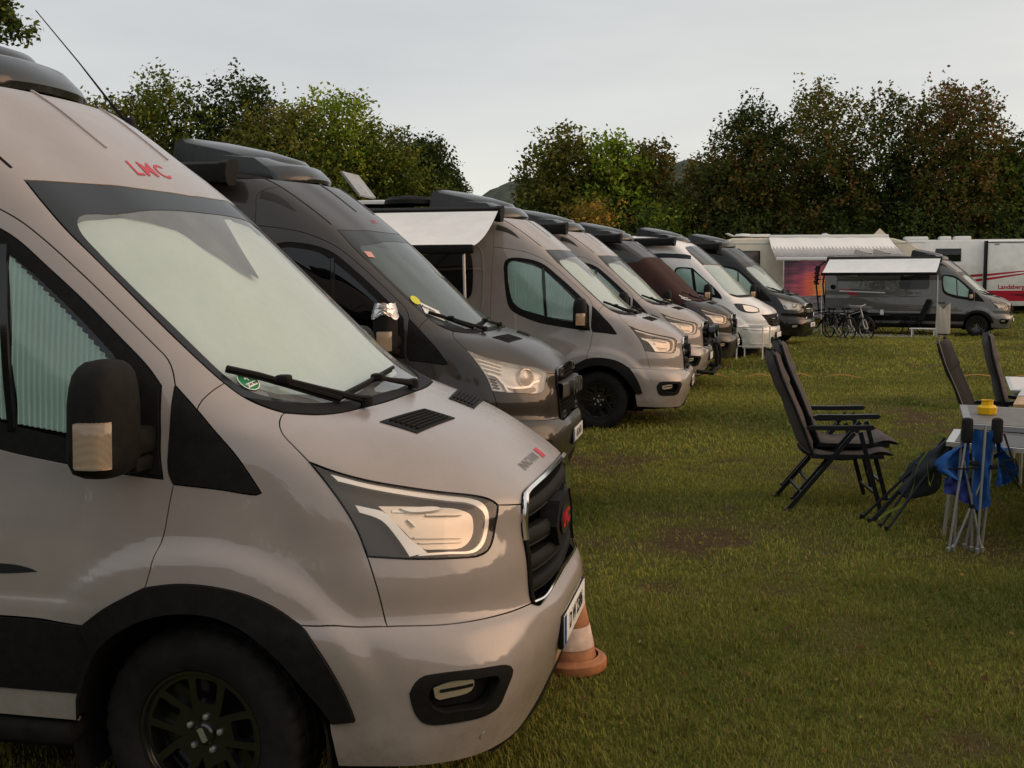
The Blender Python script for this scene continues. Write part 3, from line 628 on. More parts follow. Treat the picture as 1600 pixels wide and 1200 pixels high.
    K.both('sail_panel', P([BV.sp([(-.175, 1.475), (-.125, 1.475)]), BV.sp([(-.125, 1.475), (-.12, 1.35), (-.116, 1.26), (-.105, 1.20)]), BV.sp([(-.105, 1.20), (-.185, 1.21)]), BV.sp([(-.185, 1.21), (-.19, 1.32), (-.175, 1.475)])], off=.004, gap=0), 'plastic', d[0], d[1])
    K.both('door_handle', BV.strip(BV.sp([(-1.22, 1.10), (-1.16, 1.105), (-1.06, 1.105), (-1.0, 1.10)]), .035, .03), 'plastic', d[0], d[1])
    # mirrors
    def plan(z):
        t = (z-1.222)/(1.577-1.222); s = 1-.0*t
        a = .118*(1-.30*max(0, (t-.55)/.45)**2.2)*(1-.40*max(0, (.12-t)/.12)**2); b = .078*(1-.28*max(0, (t-.6)/.4)**2)*(1-.35*max(0, (.12-t)/.12)**2); return a, b, 1.135-.018*t, -.195-.0*t
    m = MB(); n = 36; zs = [1.222, 1.228, 1.245, 1.28, 1.33, 1.39, 1.45, 1.50, 1.535, 1.558, 1.571, 1.577]; vs = []; fs = []
    for i, z in enumerate(zs):
        a, b, cy, cx = plan(z); e = .30 if z in (1.222, 1.577) else 1.0; e = {1.228: .8, 1.571: .72, 1.558: .90, 1.245: .94}.get(z, e)
        for k in range(n):
            w = 2*math.pi*k/n; cc, ss = math.cos(w), math.sin(w); y = a*e*np.sign(cc)*abs(cc)**.62; x = b*e*np.sign(ss)*abs(ss)**(.75 if ss > 0 else .45)
            vs.append((cx+x, -(cy+y), z))
    for i in range(len(zs)-1):
        for k in range(n): fs.append((i*n+k, i*n+(k+1) % n, (i+1)*n+(k+1) % n, (i+1)*n+k))
    fs += [tuple(range(n)), tuple(range((len(zs)-1)*n, len(zs)*n))]; m.add(vs, fs)
    bm = bmesh.new(); me = m.mesh('mirror', 50); bm.from_mesh(me); bmesh.ops.recalc_face_normals(bm, faces=bm.faces); bm.to_mesh(me); bm.free()
    mi = K.both('mirror', me, 'plastic')
    m = MB(); vs = []; fs = []; zz = [1.262, 1.268, 1.30, 1.35, 1.395, 1.402]; ks = np.linspace(-.55*math.pi/2*.35, 1.02, 12)
    for z in zz:
        a, b, cy, cx = plan(z); e = 1.03 if z not in (1.262, 1.402) else .99
        for w in ks:
            cc, ss = math.cos(w), math.sin(w); vs.append((cx+b*e*np.sign(ss)*abs(ss)**.75, -(cy+a*e*np.sign(cc)*abs(cc)**.62), z))
    nk = len(ks)
    for i in range(len(zz)-1):
        for k in range(nk-1): fs.append((i*nk+k, i*nk+k+1, (i+1)*nk+k+1, (i+1)*nk+k))
    m.add(vs, fs); K.both('indicator', m.mesh('indicator', 60), 'amber', mi[0], mi[1])
    m = MB(); m.rbox((-.165, -1.02, 1.315), (.075, .19, .085), .02); m.rbox((-.165, -1.0, 1.245), (.06, .12, .05), .015); K.both('mirror_arm', m.mesh('mirror_arm'), 'plastic', mi[0], mi[1])
    m = MB(); m.rbox((-.222, -1.13, 1.40), (.006, .15, .22), .002); K.both('mirror_glass', m.mesh('mirror_glass'), 'chrome', mi[0], mi[1])
    # corner trim ahead of the door
    tr = K.both('corner_trim', P([TRI_TOP, TRI_FRONT, TRI_BOT, rev(DOOR_MID)], off=.003), 'plastic')
    # wing, bonnet, fascia, bumper
    K.both('front_wing', P([PILLAR, WS_LOW, HOODSEAM, HL_REAR, FASC_REAR, rev(FEND_BOT), rev(ARCH_F), rev(DOOR_LOW), rev(TRI_BOT), rev(TRI_FRONT)], dr=2), 'paint')
    hd = K.add('bonnet', P(full([rev(COWL), HOODSEAM, HL_TOP, HL_TF, HOODFRONT]), dr=2), 'hoodpaint')
    for s_ in (1, -1):
        vc = A([(.468, s_*.53, 1.322), (.523, s_*.176, 1.327), (.633, s_*.152, 1.29), (.589, s_*.495, 1.281)]); vc = np.concatenate([vc, vc[:1]])
        sg = [vc[i:i+2] for i in range(4)]
        iv = K.add('bonnet_vent', P(sg, off=.004, flange=.006, gap=0), 'plastic')
        nb = 6
        for i in range(1, nb+1):
            t = i/(nb+1); a, b = vc[0]*(1-t)+vc[3]*t, vc[1]*(1-t)+vc[2]*t; a2, b2 = a+(b-a)*.10, a+(b-a)*.90
            K.add('vent_slat', BV.strip(BV.snap([a2, (a2+b2)/2, b2]), .009, .007, .004), 'dark', iv)
    K.both('front_fascia', P([HL_BOT, HL_TF, GR_SIDE, rev(FASC_BOT), rev(FASC_REAR)]), 'paint')
    bp = K.add('bumper', P(full([rev(GR_BOT), rev(FASC_BOT), rev(FEND_BOT), ARCH_F2, BUMP_REAR, BUMP_LOW]), holes=[[FOG_OUT], [mir(rev(FOG_OUT))]], dr=2), 'bumperpaint')
    fb = K.both('fog_lamp_bezel', P([FOG_OUT], holes=[[FOG_IN]], off=.004, gap=0, flange=.02), 'plastic', bp, bp)
    K.both('fog_lamp_recess', P([FOG_IN], off=-.045, flange=-.05, gap=-.002), 'plastic', bp, bp)
    K.both('fog_lamp', P([FOG_LAMP], off=-.024, flange=.02, gap=0), 'refl', bp, bp)
    K.both('fog_lamp_bar', BV.strip(BV.snap([(.775, .88, .520), (.82, .85, .523), (.868, .815, .526)]), .010, .004, -.023), 'plastic', bp, bp)
    q = BV.snap([(.875, .752, .343)])[0]; nn_ = BV.nv(*BV.uv([(.875, .752, .343)]).T)[0]; M3 = Vector((nn_[0], -nn_[1], nn_[2])).to_track_quat('Z', 'Y').to_matrix(); m = MB(); m2 = MB(); m2.lathe([(.0145, -.004), (.0145, .0015), (.0125, .0015), (.0115, .0), (.0105, .0025), (.0, .003)], 20, 'Z'); m.add([Vector((q[0], -q[1], q[2])) + M3 @ Vector(v) for v in m2.v], m2.f); K.both('parking_sensor', m.mesh('parking_sensor', 30), 'paint', bp, bp)
    lo = K.add('lower_intake', P(full([rev(BUMP_LOW[3:]), np.concatenate([BUMP_LOW[3:4], BV.snap([(.87, .66, .248), (.93, .40, .248), (.955, 0, .248)])])]), off=-.004, flange=.05), 'plastic')
    # arch trim
    K.both('arch_trim', P([ARCH_R, ARCH_F, ARCH_F2, np.concatenate([ARCH_F2[-1:], ARCH_IN[:1]]), ARCH_IN, np.concatenate([ARCH_IN[-1:], BV.sp([(-.40, .47)]), ]), BV.sp([(-.40, .47), (-.375, .56), (-.335, .64), (-.36, .723)])], off=.016, flange=.05, gap=0), 'plastic')
    ri = [(-3.75+.49*math.cos(a), .345+.49*math.sin(a)) for a in np.linspace(-.1, math.pi+.1, 20)]; ro = [(-3.75+.42*math.cos(a), .345+.42*math.sin(a)) for a in np.linspace(math.pi+.1, -.1, 20)]
    K.both('arch_trim', P([BV.sp(ri), BV.sp([ri[-1], ro[0]]), BV.sp(ro), BV.sp([ro[-1], ri[0]])], off=.016, flange=.05, gap=0), 'plastic')
    # windscreen: glass, frit, blind, cowl, wipers
    ws = full([rev(COWL), rev(WS_LOW), rev(WS_SIDE), WS_TOP])
    iw = K.add('windscreen', P(ws, off=-.004, flange=0, gap=.006, dr=3), 'screen')
    FR = A([(.40, 0, 1.412), (.33, .42, 1.405), (.235, .60, 1.408), (.165, .70, 1.425), (.10, .765, 1.455), (.04, .783, 1.50), (-.05, .786, 1.575), (-.145, .788, 1.666), (-.277, .79, 1.787), (-.40, .786, 1.90), (-.475, .775, 1.97), (-.505, .745, 2.005), (-.505, .70, 2.022), (-.47, .581, 2.03), (-.40, .40, 2.03), (-.36, .31, 2.0), (-.27, .24, 1.935), (-.20, .16, 1.885), (-.155, .11, 1.855), (-.135, .06, 1.845), (-.135, 0, 1.845)])
    FR[:6] = A([(.365, 0, 1.40), (.33, .42, 1.395), (.255, .58, 1.40), (.175, .69, 1.42), (.10, .762, 1.455), (.04, .783, 1.50)])
    FR = BV.snap(FR)
    FT = BV.snap([(-.155, .114, 1.85), (-.27, .0, 1.94), (-.385, -.11, 2.035)]); FL = mir(rev(FR[:16])); FI = np.concatenate([FR[:14], BV.snap([(-.455, .3, 2.035), (-.44, 0, 2.037)])]); inner = [FI, mir(rev(FI))]; WD = [BV.snap([(-.475, .56, 2.045), (-.455, .3, 2.05), (-.44, 0, 2.05), (-.45, -.15, 2.048)]), BV.snap([(-.45, -.15, 2.048), (-.385, -.11, 2.035), (-.27, 0, 1.94), (-.14, .10, 1.835)]), BV.snap([(-.14, .10, 1.835), (-.20, .17, 1.885), (-.27, .25, 1.935), (-.36, .33, 1.995), (-.42, .45, 2.025), (-.475, .56, 2.045)])]
    K.add('sensor_shroud', P(WD, off=-.010, flange=.006, gap=0, dr=2), 'shroud', iw)
    K.add('windscreen_border', P(ws, holes=[inner], off=-.0025, flange=0, gap=.006, dr=3), 'frit', iw)
    FB = FR.copy(); FB[:6] = BV.snap([(.29, 0, 1.452), (.26, .42, 1.45), (.19, .58, 1.452), (.12, .68, 1.462), (.065, .74, 1.485), (.03, .775, 1.512)])
    K.add('windscreen_blind', P([np.concatenate([FB[:14], FI[14:]]), mir(rev(np.concatenate([FB[:14], FI[14:]])))], off=-.027, flange=.004, gap=-.003, dr=2, offfn=lambda X: .005*np.sin(X[..., 1]*9+2*X[..., 2])+.004*np.sin(X[..., 1]*23-6*X[..., 2])+.002*np.sin(X[..., 1]*47+9*X[..., 2])), 'shade', iw)
    co = K.add('scuttle', P(full([rev(COWL), rev(WS_LOW[1:]), BV.snap([(.103, .808, 1.432), (.17, .73, 1.41), (.25, .60, 1.388), (.32, .42, 1.378), (.36, 0, 1.378)])]), off=.004, flange=.02, gap=.004), 'plastic')
    def wiper(bl, arm):
        w = BV.snap(bl, .022); m = MB(); m.tube([tuple(p*A([1, -1, 1])) for p in w], .009, 6); w2 = BV.snap(bl, .012); 
        for a, b in zip(w2[:-1], w2[1:]): m.beam(a*A([1, -1, 1]), b*A([1, -1, 1]), .006, .018)
        q = BV.snap(arm, .03); m.tube([tuple(p*A([1, -1, 1])) for p in q], [.008, .010, .013, .016][:len(q)], 6); c = q[0]*A([1, -1, 1]); m.rbox(c, (.05, .05, .03), .01); e = q[-1]*A([1, -1, 1]); m.lathe([(.022, -.02), (.022, .012), (.012, .018)], 12, 'Z', e, cap=True)
        K.add('wiper', m.mesh('wiper'), 'plastic', iw)
    wiper([(.025, .784, 1.511), (.096, .697, 1.481), (.164, .618, 1.447), (.239, .551, 1.41), (.312, .50, 1.378)], [(.150, .63, 1.455), (.245, .53, 1.41), (.345, .45, 1.37), (.38, .43, 1.36)])
    wiper([(.30, .455, 1.389), (.30, .265, 1.404), (.29, .06, 1.416), (.26, -.22, 1.425)], [(.30, .09, 1.409), (.335, .02, 1.392), (.365, -.05, 1.375), (.385, -.10, 1.362)])
    # number plate
    pl = MB(); pl.rbox((1.052, 0, .535), (.02, .54, .128), .006); ip = K.add('number_plate_holder', pl.mesh('number_plate_holder'), 'plastic')
    pl = MB(); pl.rbox((1.064, 0, .538), (.004, .52, .11), .002); K.add('number_plate', pl.mesh('number_plate'), 'plate', ip)
    pl = MB(); pl.box((1.0665, -.238, .538), (.001, .042, .108)); K.add('number_plate_band', pl.mesh('number_plate_band'), 'plateblue', ip)
    return K, d
VANK, VAN_DOOR = make_van_base()

def blind_kit():
    """pleated cassette blinds behind the cab side windows"""
    K = Kit(); seg = [BV.sp([(-1.13, 1.95), (-1.05, 2.02), (-.80, 1.96), (-.66, 1.90)]), BV.sp([(-.66, 1.90), (-.45, 1.71), (-.30, 1.56), (-.18, 1.435)]), BV.sp([(-.18, 1.435), (-.17, 1.285)]), BV.sp([(-.17, 1.285), (-.62, 1.352), (-.94, 1.44), (-1.06, 1.55), (-1.13, 1.95)])]
    def tri(X):
        u = (X[..., 0]+.10*(X[..., 2]-1.3))/.030; return .0045*np.abs((u % 1)*2-1)
    V, F, NN = BV.panel(seg, off=-.021, flange=0, gap=0, raw=True, dr=2, offfn=tri)
    # finer columns so that the pleats are real folds
    xs = np.arange(-1.14, -.16, .005); zs = np.linspace(1.27, 2.03, 20); q = BV.uv(BV.sp([(-1.14, 1.27)])); poly = np.concatenate([crv(s)[:-1] for s in seg])[:, [0, 2]]
    Pg = BV.sp([(x, z) for z in zs for x in xs[::8]]).reshape(len(zs), -1, 3); Yy = np.array([np.interp(xs, xs[::8], Pg[i, :, 1]) for i in range(len(zs))])
    top = np.array([np.interp(x, [-1.14, -1.12, -1.05, -.80, -.66, -.45, -.30, -.16], [1.93, 1.99, 2.02, 1.96, 1.90, 1.71, 1.56, 1.42]) for x in xs]); bot = np.array([np.interp(x, [-1.14, -1.06, -.94, -.62, -.16], [1.90, 1.55, 1.44, 1.352, 1.285]) for x in xs])
    vs = []; fs = []; nz = 14
    for j, x in enumerate(xs):
        for i in range(nz):
            z = bot[j]+(top[j]-bot[j])*i/(nz-1); y = np.interp(z, zs, Yy[:, j]) - .022 + (0, .009, .017, .009)[j % 4]; vs.append((x-.07*(z-1.3)*0, -y, z))
    for j in range(len(xs)-1):
        for i in range(nz-1): a = j*nz+i; fs.append((a, a+nz, a+nz+1, a+1))
    me = bpy.data.meshes.new('blind'); me.from_pydata(vs, [], fs); me.update(); me.shade_smooth()
    for s_, dd in ((0, VAN_DOOR[0]), (1, VAN_DOOR[1])): K.add('blind', me if s_ == 0 else mirror_mesh(me), 'blind', ('base', dd))
    return K
BLINDK = blind_kit()

def front_new():
    """later front: lamps with a light guide, grille of three heavy bars in a bright frame"""
    K = Kit(); P = BV.panel; HL = [HL_TOP, rev(HL_BOT), rev(HL_REAR)]
    h = K.both('headlight', P(HL, off=-.052, flange=-.055, gap=-.001), 'lampdk')
    U1 = A([(.419,.861,1.206),(.511,.812,1.174),(.616,.742,1.143),(.741,.654,1.112),(.814,.605,1.095),(.848,.589,1.075),(.868,.592,1.04),(.874,.608,.992),(.868,.635,.95),(.845,.672,.928),(.765,.745,.935),(.69,.81,.942)])
    L1 = A([(.442,.859,1.184),(.532,.812,1.156),(.637,.743,1.126),(.744,.667,1.098),(.81,.622,1.082),(.838,.608,1.062),(.857,.603,1.034),(.862,.618,.993),(.857,.642,.957),(.838,.68,.937),(.767,.744,.943),(.695,.806,.949)])
    K.both('light_guide', P([U1, A([U1[-1], L1[-1]]), rev(L1), A([L1[0], U1[0]])], off=-.014, flange=.012, gap=0), 'led', h[0], h[1])
    U2 = A([(.498,.863,1.109),(.541,.841,1.096),(.577,.823,1.084),(.60,.818,1.063),(.656,.811,1.002),(.715,.79,.95)]); L2 = A([(.513,.865,1.086),(.553,.847,1.071),(.581,.837,1.054),(.612,.833,1.02),(.652,.828,.965),(.665,.826,.942)])
    K.both('light_guide', P([U2, A([U2[-1], L2[-1]]), rev(L2), A([L2[0], U2[0]])], off=-.012, flange=.012, gap=0), 'led', h[0], h[1])
    # reflector trough and two projector bowls
    BO = A([(.565,.815,1.105),(.70,.71,1.090),(.79,.645,1.072),(.832,.628,1.045),(.845,.64,.985),(.82,.69,.952),(.75,.755,.956),(.705,.79,.966),(.655,.805,1.02),(.60,.815,1.078),(.565,.815,1.105)])
    K.both('reflector', P([BO], off=-.034, flange=.02, gap=0, dr=1, offfn=lambda X: -.013*np.clip(1-((X[..., 2]-1.015)/.065)**2, 0, 1)), 'refl', h[0], h[1])
    for a, b, w, key in (((.605, .80, 1.088), (.66, .755, 1.080), .011, 'led'), ((.655, .785, 1.060), (.676, .775, 1.030), .007, 'led'), ((.70, .735, 1.066), (.80, .655, 1.052), .006, 'refl'), ((.675, .79, .995), (.81, .685, .978), .006, 'refl'), ((.69, .785, .978), (.81, .688, .965), .005, 'refl')):
        K.both('lamp_facet', BV.strip(BV.snap([a, (A(a)+A(b))/2, b]), w, .005, -.034), key, h[0], h[1])
    K.both('indicator_shelf', P([A([(.63,.79,1.098),(.72,.70,1.086),(.74,.69,1.078),(.66,.77,1.082),(.63,.79,1.098)])], off=-.02, flange=.012, gap=0), 'led', h[0], h[1])
    K.both('lamp_lens', P(HL, off=-.002, flange=0, gap=.004), 'lens', h[0], h[1])
    GO = full([rev(HOODFRONT), GR_SIDE, GR_BOT])
    g = K.add('grille', P(GO, off=-.085, flange=-.09, gap=-.004, dr=3), 'dark')
    for z, pr, hh in ((1.01, -.004, .060), (.915, .004, .066), (.825, .006, .062), (.745, .002, .05)):
        m = MB(); ys = np.linspace(-.452, .452, 31); prof = [(-.05, .46), (-.012, .5), (.002, .30), (.006, -.05), (.002, -.22), (-.004, -.30), (.000, -.38), (-.008, -.5), (-.05, -.42)]; vs = []; fs = []; n = len(prof)
        for y in ys:
            dip = -.030*(1-abs(y)/.45) if z < 1.0 else -.008*(1-abs(y)/.45)
            q = BV.snap([(1.0, abs(y), z+dip)])[0]
            for dx, dz in prof: vs.append((q[0]+pr+dx-.008, y, z+dip+dz*hh))
        for i in range(len(ys)-1):
            for k in range(n): fs.append((i*n+k, i*n+(k+1) % n, (i+1)*n+(k+1) % n, (i+1)*n+k))
        m.add(vs, fs); me = m.mesh('grille_bar', 40); bm = bmesh.new(); bm.from_mesh(me); bmesh.ops.recalc_face_normals(bm, faces=bm.faces); bm.to_mesh(me); bm.free(); K.add('grille_bar', me, 'plastic', g)
    for y in (-.33, -.11, .11, .33):
        m = MB(); m.box((.93, y, .88), (.03, .02, .30)); K.add('grille_strut', m.mesh('grille_strut'), 'plastic', g)
    ch = np.concatenate([mir(rev(HOODFRONT[1:-1])), [HOODFRONT[-1]], rev(HOODFRONT[1:-1])]); ch = np.concatenate([[(.958, -.470, .93)], [(.949, -.462, 1.03)], mir(HOODFRONT[1:-1]), [HOODFRONT[-1]], rev(HOODFRONT[1:-1]), [(.949, .462, 1.03)], [(.958, .470, .93)]])
    K.add('grille_frame', BV.strip(BV.snap(ch)-A([0, 0, .008]), .017, .016, .002), 'chrome', g)
    for s_ in (1, -1): K.add('grille_frame', BV.strip(BV.snap([(.958, s_*.468, .92), (.966, s_*.459, .80), (.978, s_*.452, .705)]), .012, .012, .002), 'gloss', g)
    K.add('grille_frame', BV.strip(BV.snap([(.99, .445, .70), (1.008, .36, .692), (1.013, .2, .70), (1.014, 0, .705), (1.013, -.2, .70), (1.008, -.36, .692), (.99, -.445, .70)]), .008, .006, .001), 'chrome', g)
    m = MB(); m.prism([(-.17, 0), (-.10, .085), (.10, .085), (.17, 0), (.10, -.085), (-.10, -.085)], .07, (1.022, 0, .90), (0, 1, 0), (0, 0, 1), (1, 0, 0)); ib = K.add('badge_pod', m.mesh('badge_pod'), 'plastic', g)
    m = MB(); m.prism([(.105*math.cos(a), .058*math.sin(a)) for a in np.linspace(0, 2*math.pi, 33)[:-1]], .008, (1.030, 0, .90), (0, 1, 0), (0, 0, 1), (1, 0, 0)); K.add('badge', m.mesh('badge'), 'gloss', g)
    me = text_mesh('LMC', .075, .001, bold=.003); me.transform(Matrix(((0, 0, 1, 1.0315), (1, 0, 0, 0), (0, 1, 0, .90), (0, 0, 0, 1)))); K.add('badge_lettering', me, 'red', g)
    return K
FRONTN = front_new()

def front_old(letters=True):
    """earlier front: clear lamps with one big round bowl, mesh grille with block letters"""
    K = Kit(); P = BV.panel; HL = [HL_TOP, rev(HL_BOT), rev(HL_REAR)]
    h = K.both('headlight', P(HL, off=-.045, flange=-.05, gap=-.001), 'reflw')
    def bowl(c, r, off, key, nm, dome):
        m = MB(); d = Vector((.74, -.66, .08)).normalized(); q = BV.snap([c], off)[0]; o = Vector((q[0], -q[1], q[2])); M3 = d.to_track_quat('Z', 'Y').to_matrix(); m2 = MB()
        m2.lathe([(r*1.18, -.02), (r*1.16, .012), (r*1.04, .012), (r, .002), (r*.9, .006*dome), (r*.6, .016*dome), (r*.3, .022*dome), (.001, .024*dome)], 28, 'Z'); m.add([o + M3 @ Vector(v) for v in m2.v], m2.f); K.both(nm, m.mesh(nm, 50), key, h[0], h[1])
    bowl((.765, .68, 1.035), .062, -.036, 'refl', 'projector', 1)
    for a, b in (((.43, .855, 1.185), (.60, .76, 1.125)), ((.45, .86, 1.155), (.60, .775, 1.10)), ((.48, .865, 1.12), (.60, .79, 1.075))):
        K.both('lamp_rib', BV.strip(BV.snap([a, (A(a)+A(b))/2, b]), .010, .008, -.03), 'led', h[0], h[1])
    K.both('light_guide', BV.strip(BV.snap([(.51, .868, 1.08), (.57, .845, 1.06), (.62, .825, 1.0), (.67, .80, .972), (.76, .735, .968), (.80, .70, .975), (.83, .665, 1.0), (.86, .62, 1.005)]), .020, .012, -.028), 'led', h[0], h[1])
    K.both('light_guide', BV.strip(BV.snap([(.62, .825, 1.0), (.645, .83, .968), (.655, .83, .95)]), .020, .012, -.028), 'led', h[0], h[1])
    for i in range(4):
        t = i/3; K.both('lamp_rib', BV.strip(BV.snap([(.525+.03*t, .876, 1.05-.07*t), (.575+.03*t, .858, 1.03-.06*t)]), .008, .006, -.034), 'lampdk', h[0], h[1])
    K.both('indicator', P([A([(.70,.785,.957),(.78,.715,.958),(.84,.67,.965),(.845,.665,.94),(.80,.715,.93),(.70,.79,.94),(.70,.785,.957)])], off=-.02, flange=.02, gap=0), 'amber', h[0], h[1])
    K.both('lamp_lens', P(HL, off=-.002, flange=0, gap=.004), 'lens', h[0], h[1])
    GO = full([rev(HOODFRONT), GR_SIDE, GR_BOT])
    g = K.add('grille', P(GO, off=-.06, flange=-.065, gap=-.004, dr=3), 'dark')
    # honeycomb mesh, one joined part
    m = MB()
    for i, z in enumerate(np.arange(.72, 1.07, .03)):
        for y in np.arange(-.42, .43, .052):
            yy = y+(.026 if i % 2 else 0)
            if abs(yy) > .44 or .855 < z < .965: continue
            q = BV.snap([(1.0, abs(yy), z)], -.022)[0]
            pts = [Vector((q[0], yy+.024*math.cos(a), z+.016*math.sin(a))) for a in np.linspace(0, 2*math.pi, 7)]
            for a, b in zip(pts[:-1], pts[1:]): m.beam(a, b, .006, .012, (1, 0, 0))
    o = K.add('grille_mesh', m.mesh('grille_mesh', 0), 'plastic', g)
    m = MB(); ys = np.linspace(-.455, .455, 25); vs = []; fs = []; prof = [(-.05, .065), (.030, .058), (.040, .045), (.040, -.045), (.030, -.058), (-.05, -.065)]; n = len(prof)
    for y in ys:
        q = BV.snap([(1.0, abs(y), .91)])[0]
        for dx, dz in prof: vs.append((q[0]+dx, y, .91+dz))
    for i in range(len(ys)-1):
        for k in range(n): fs.append((i*n+k, i*n+(k+1) % n, (i+1)*n+(k+1) % n, (i+1)*n+k))
    m.add(vs, fs); K.add('grille_bar', m.mesh('grille_bar', 30), 'letters', g)
    if letters:
        me = text_mesh('F O R D', .145, .016, bold=.008); me.transform(Matrix(((0, 0, 1, 1.048), (1, 0, 0, 0), (0, 1, 0, .91), (0, 0, 0, 1)))); K.add('grille_lettering', me, 'letters', g)
    for z, w in ((1.05, .03), (.72, .026)):
        m = MB()
        for s_ in (1, -1): 
            q = BV.snap([(1.0, .33, z)], .0)[0]; m.prism([(-.07, -w), (.07, -w), (.06, w), (-.06, w)], .02, (q[0]+.004, s_*.33, z), (0, 1, 0), (0, 0, 1), (1, 0, 0), holes=[[(-.045, -w*.5), (.045, -w*.5), (.04, w*.5), (-.04, w*.5)]])
        K.add('marker_lamp_frame', m.mesh('marker_lamp_frame'), 'letters', g)
    for s_ in (1, -1): K.add('grille_frame', BV.strip(BV.snap([(.949, s_*.462, 1.03), (.958, s_*.468, .92), (.966, s_*.459, .80), (.978, s_*.452, .705)]), .016, .012, .002), 'frame', g)
    ch = np.concatenate([[(.949, -.462, 1.03)], mir(HOODFRONT[1:-1]), [HOODFRONT[-1]], rev(HOODFRONT[1:-1]), [(.949, .462, 1.03)]])
    K.add('grille_frame', BV.strip(BV.snap(ch)-A([0, 0, .006]), .014, .012, .002), 'frame', g)
    return K
FRONTO = front_old()
FRONTO2 = Kit(); FRONTO2.parts = [p for p in FRONTO.parts if p[0] not in ('grille_lettering',)]
def _reindex():
    keep = [i for i, p in enumerate(FRONTO.parts) if p[0] != 'grille_lettering']; mp = {k: j for j, k in enumerate(keep)}
    FRONTO2.parts = [(a, b, c, mp[d] if d is not None else None) for a, b, c, d in (FRONTO.parts[k] for k in keep)]
_reindex()

def wheel_kit():
    """tyre, ten-spoke rim, nuts and cap; wheel centre at the origin, outer face towards -y"""
    K = Kit(); n = 180; prof = [(.212, .075, 0), (.222, .108, 0), (.245, .122, 0), (.29, .127, 0), (.318, .121, 0), (.336, .112, 1), (.348, .102, 2), (.3535, .090, 2), (.3555, .062, 3), (.349, .058, 0), (.349, .050, 0), (.356, .046, 3), (.3565, .016, 3), (.350, .012, 0)]
    prof = prof+[(r, -y, k) for r, y, k in prof[::-1]]; vs = []; fs = []
    for r, y, k in prof:
        for i in range(n):
            a = 2*math.pi*i/n; rr = r
            if k == 2 and i % 5 in (0, 1): rr -= .006
            if k == 1 and i % 5 in (0, 1): rr -= .002
            if k == 3 and i % 6 == 0: rr -= .007
            vs.append((rr*math.cos(a), -y, rr*math.sin(a)))
    m = MB()
    for i in range(len(prof)-1):
        for k in range(n): fs.append((i*n+k, i*n+(k+1) % n, (i+1)*n+(k+1) % n, (i+1)*n+k))
    m.add(vs, fs)
    # raised lettering ring on the sidewall
    it = K.add('tyre', m.mesh('tyre', 28), 'rubber')
    m = MB(); m.lathe([(.212, -.075), (.221, -.098), (.217, -.104), (.208, -.103), (.203, -.093), (.196, -.04), (.190, .08)], 72, 'Y'); m.lathe([(.196, -.02), (.05, .0)], 48, 'Y')
    ir = K.add('rim', m.mesh('rim', 40), 'rim')
    holes = []
    def rr(pts): return pts
    for s in range(5):
        b = math.pi/2+s*2*math.pi/5
        def P(r, a): return (r*math.cos(b+a), r*math.sin(b+a))
        def Q(u, v): return (u*math.cos(b)-v*math.sin(b), u*math.sin(b)+v*math.cos(b))
        holes.append([Q(.105, -.027), Q(.112, -.033), Q(.178, -.040), Q(.186, -.034), Q(.1875, 0), Q(.186, .034), Q(.178, .040), Q(.112, .033), Q(.105, .027)])
        c = math.pi/5
        a0 = [P(.190, t) for t in np.linspace(c-.27, c+.27, 7)]
        holes.append(a0+[P(.105, c+.10), P(.082, c), P(.105, c-.10)])
        holes.append([(.0571*math.cos(b)+.0135*math.cos(t), .0571*math.sin(b)+.0135*math.sin(t)) for t in np.linspace(0, 2*math.pi, 11)[:-1]])
    m = MB(); m.prism([(.205*math.cos(t), .205*math.sin(t)) for t in np.linspace(0, 2*math.pi, 61)[:-1]], .030, (0, -.088, 0), (1, 0, 0), (0, 0, 1), (0, -1, 0), holes=holes)
    me = m.mesh('spokes', 30); bm = bmesh.new(); bm.from_mesh(me)
    for v in bm.verts:
        r = math.hypot(v.co.x, v.co.z); v.co.y += (.018*max(0, 1-(r/.17)**2) if r < .17 else 0)
    bm.to_mesh(me); bm.free()
    K.add('spokes', me, 'rim', ir)
    for s in range(5):
        b = math.pi/2+s*2*math.pi/5; m = MB(); c = (.0571*math.cos(b), 0, .0571*math.sin(b)); m.lathe([(.0115, -.055), (.0115, -.076), (.009, -.082), (.0, -.084)], 6, 'Y', c); K.add('wheel_nut', m.mesh('wheel_nut', 20), 'alu', ir)
    m = MB(); m.lathe([(.036, -.06), (.036, -.080), (.030, -.086), (.0, -.088)], 28, 'Y'); K.add('hub_cap', m.mesh('hub_cap', 30), 'rim', ir)
    m = MB(); m.prism([(-.022, -.010), (.022, -.010), (.025, 0), (.022, .010), (-.022, .010), (-.025, 0)], .003, (0, -.0905, 0), (.55, 0, -.83), (.83, 0, .55), (0, -1, 0)); K.add('hub_plate', m.mesh('hub_plate'), 'alu', ir)
    return K
WHEELK = wheel_kit()

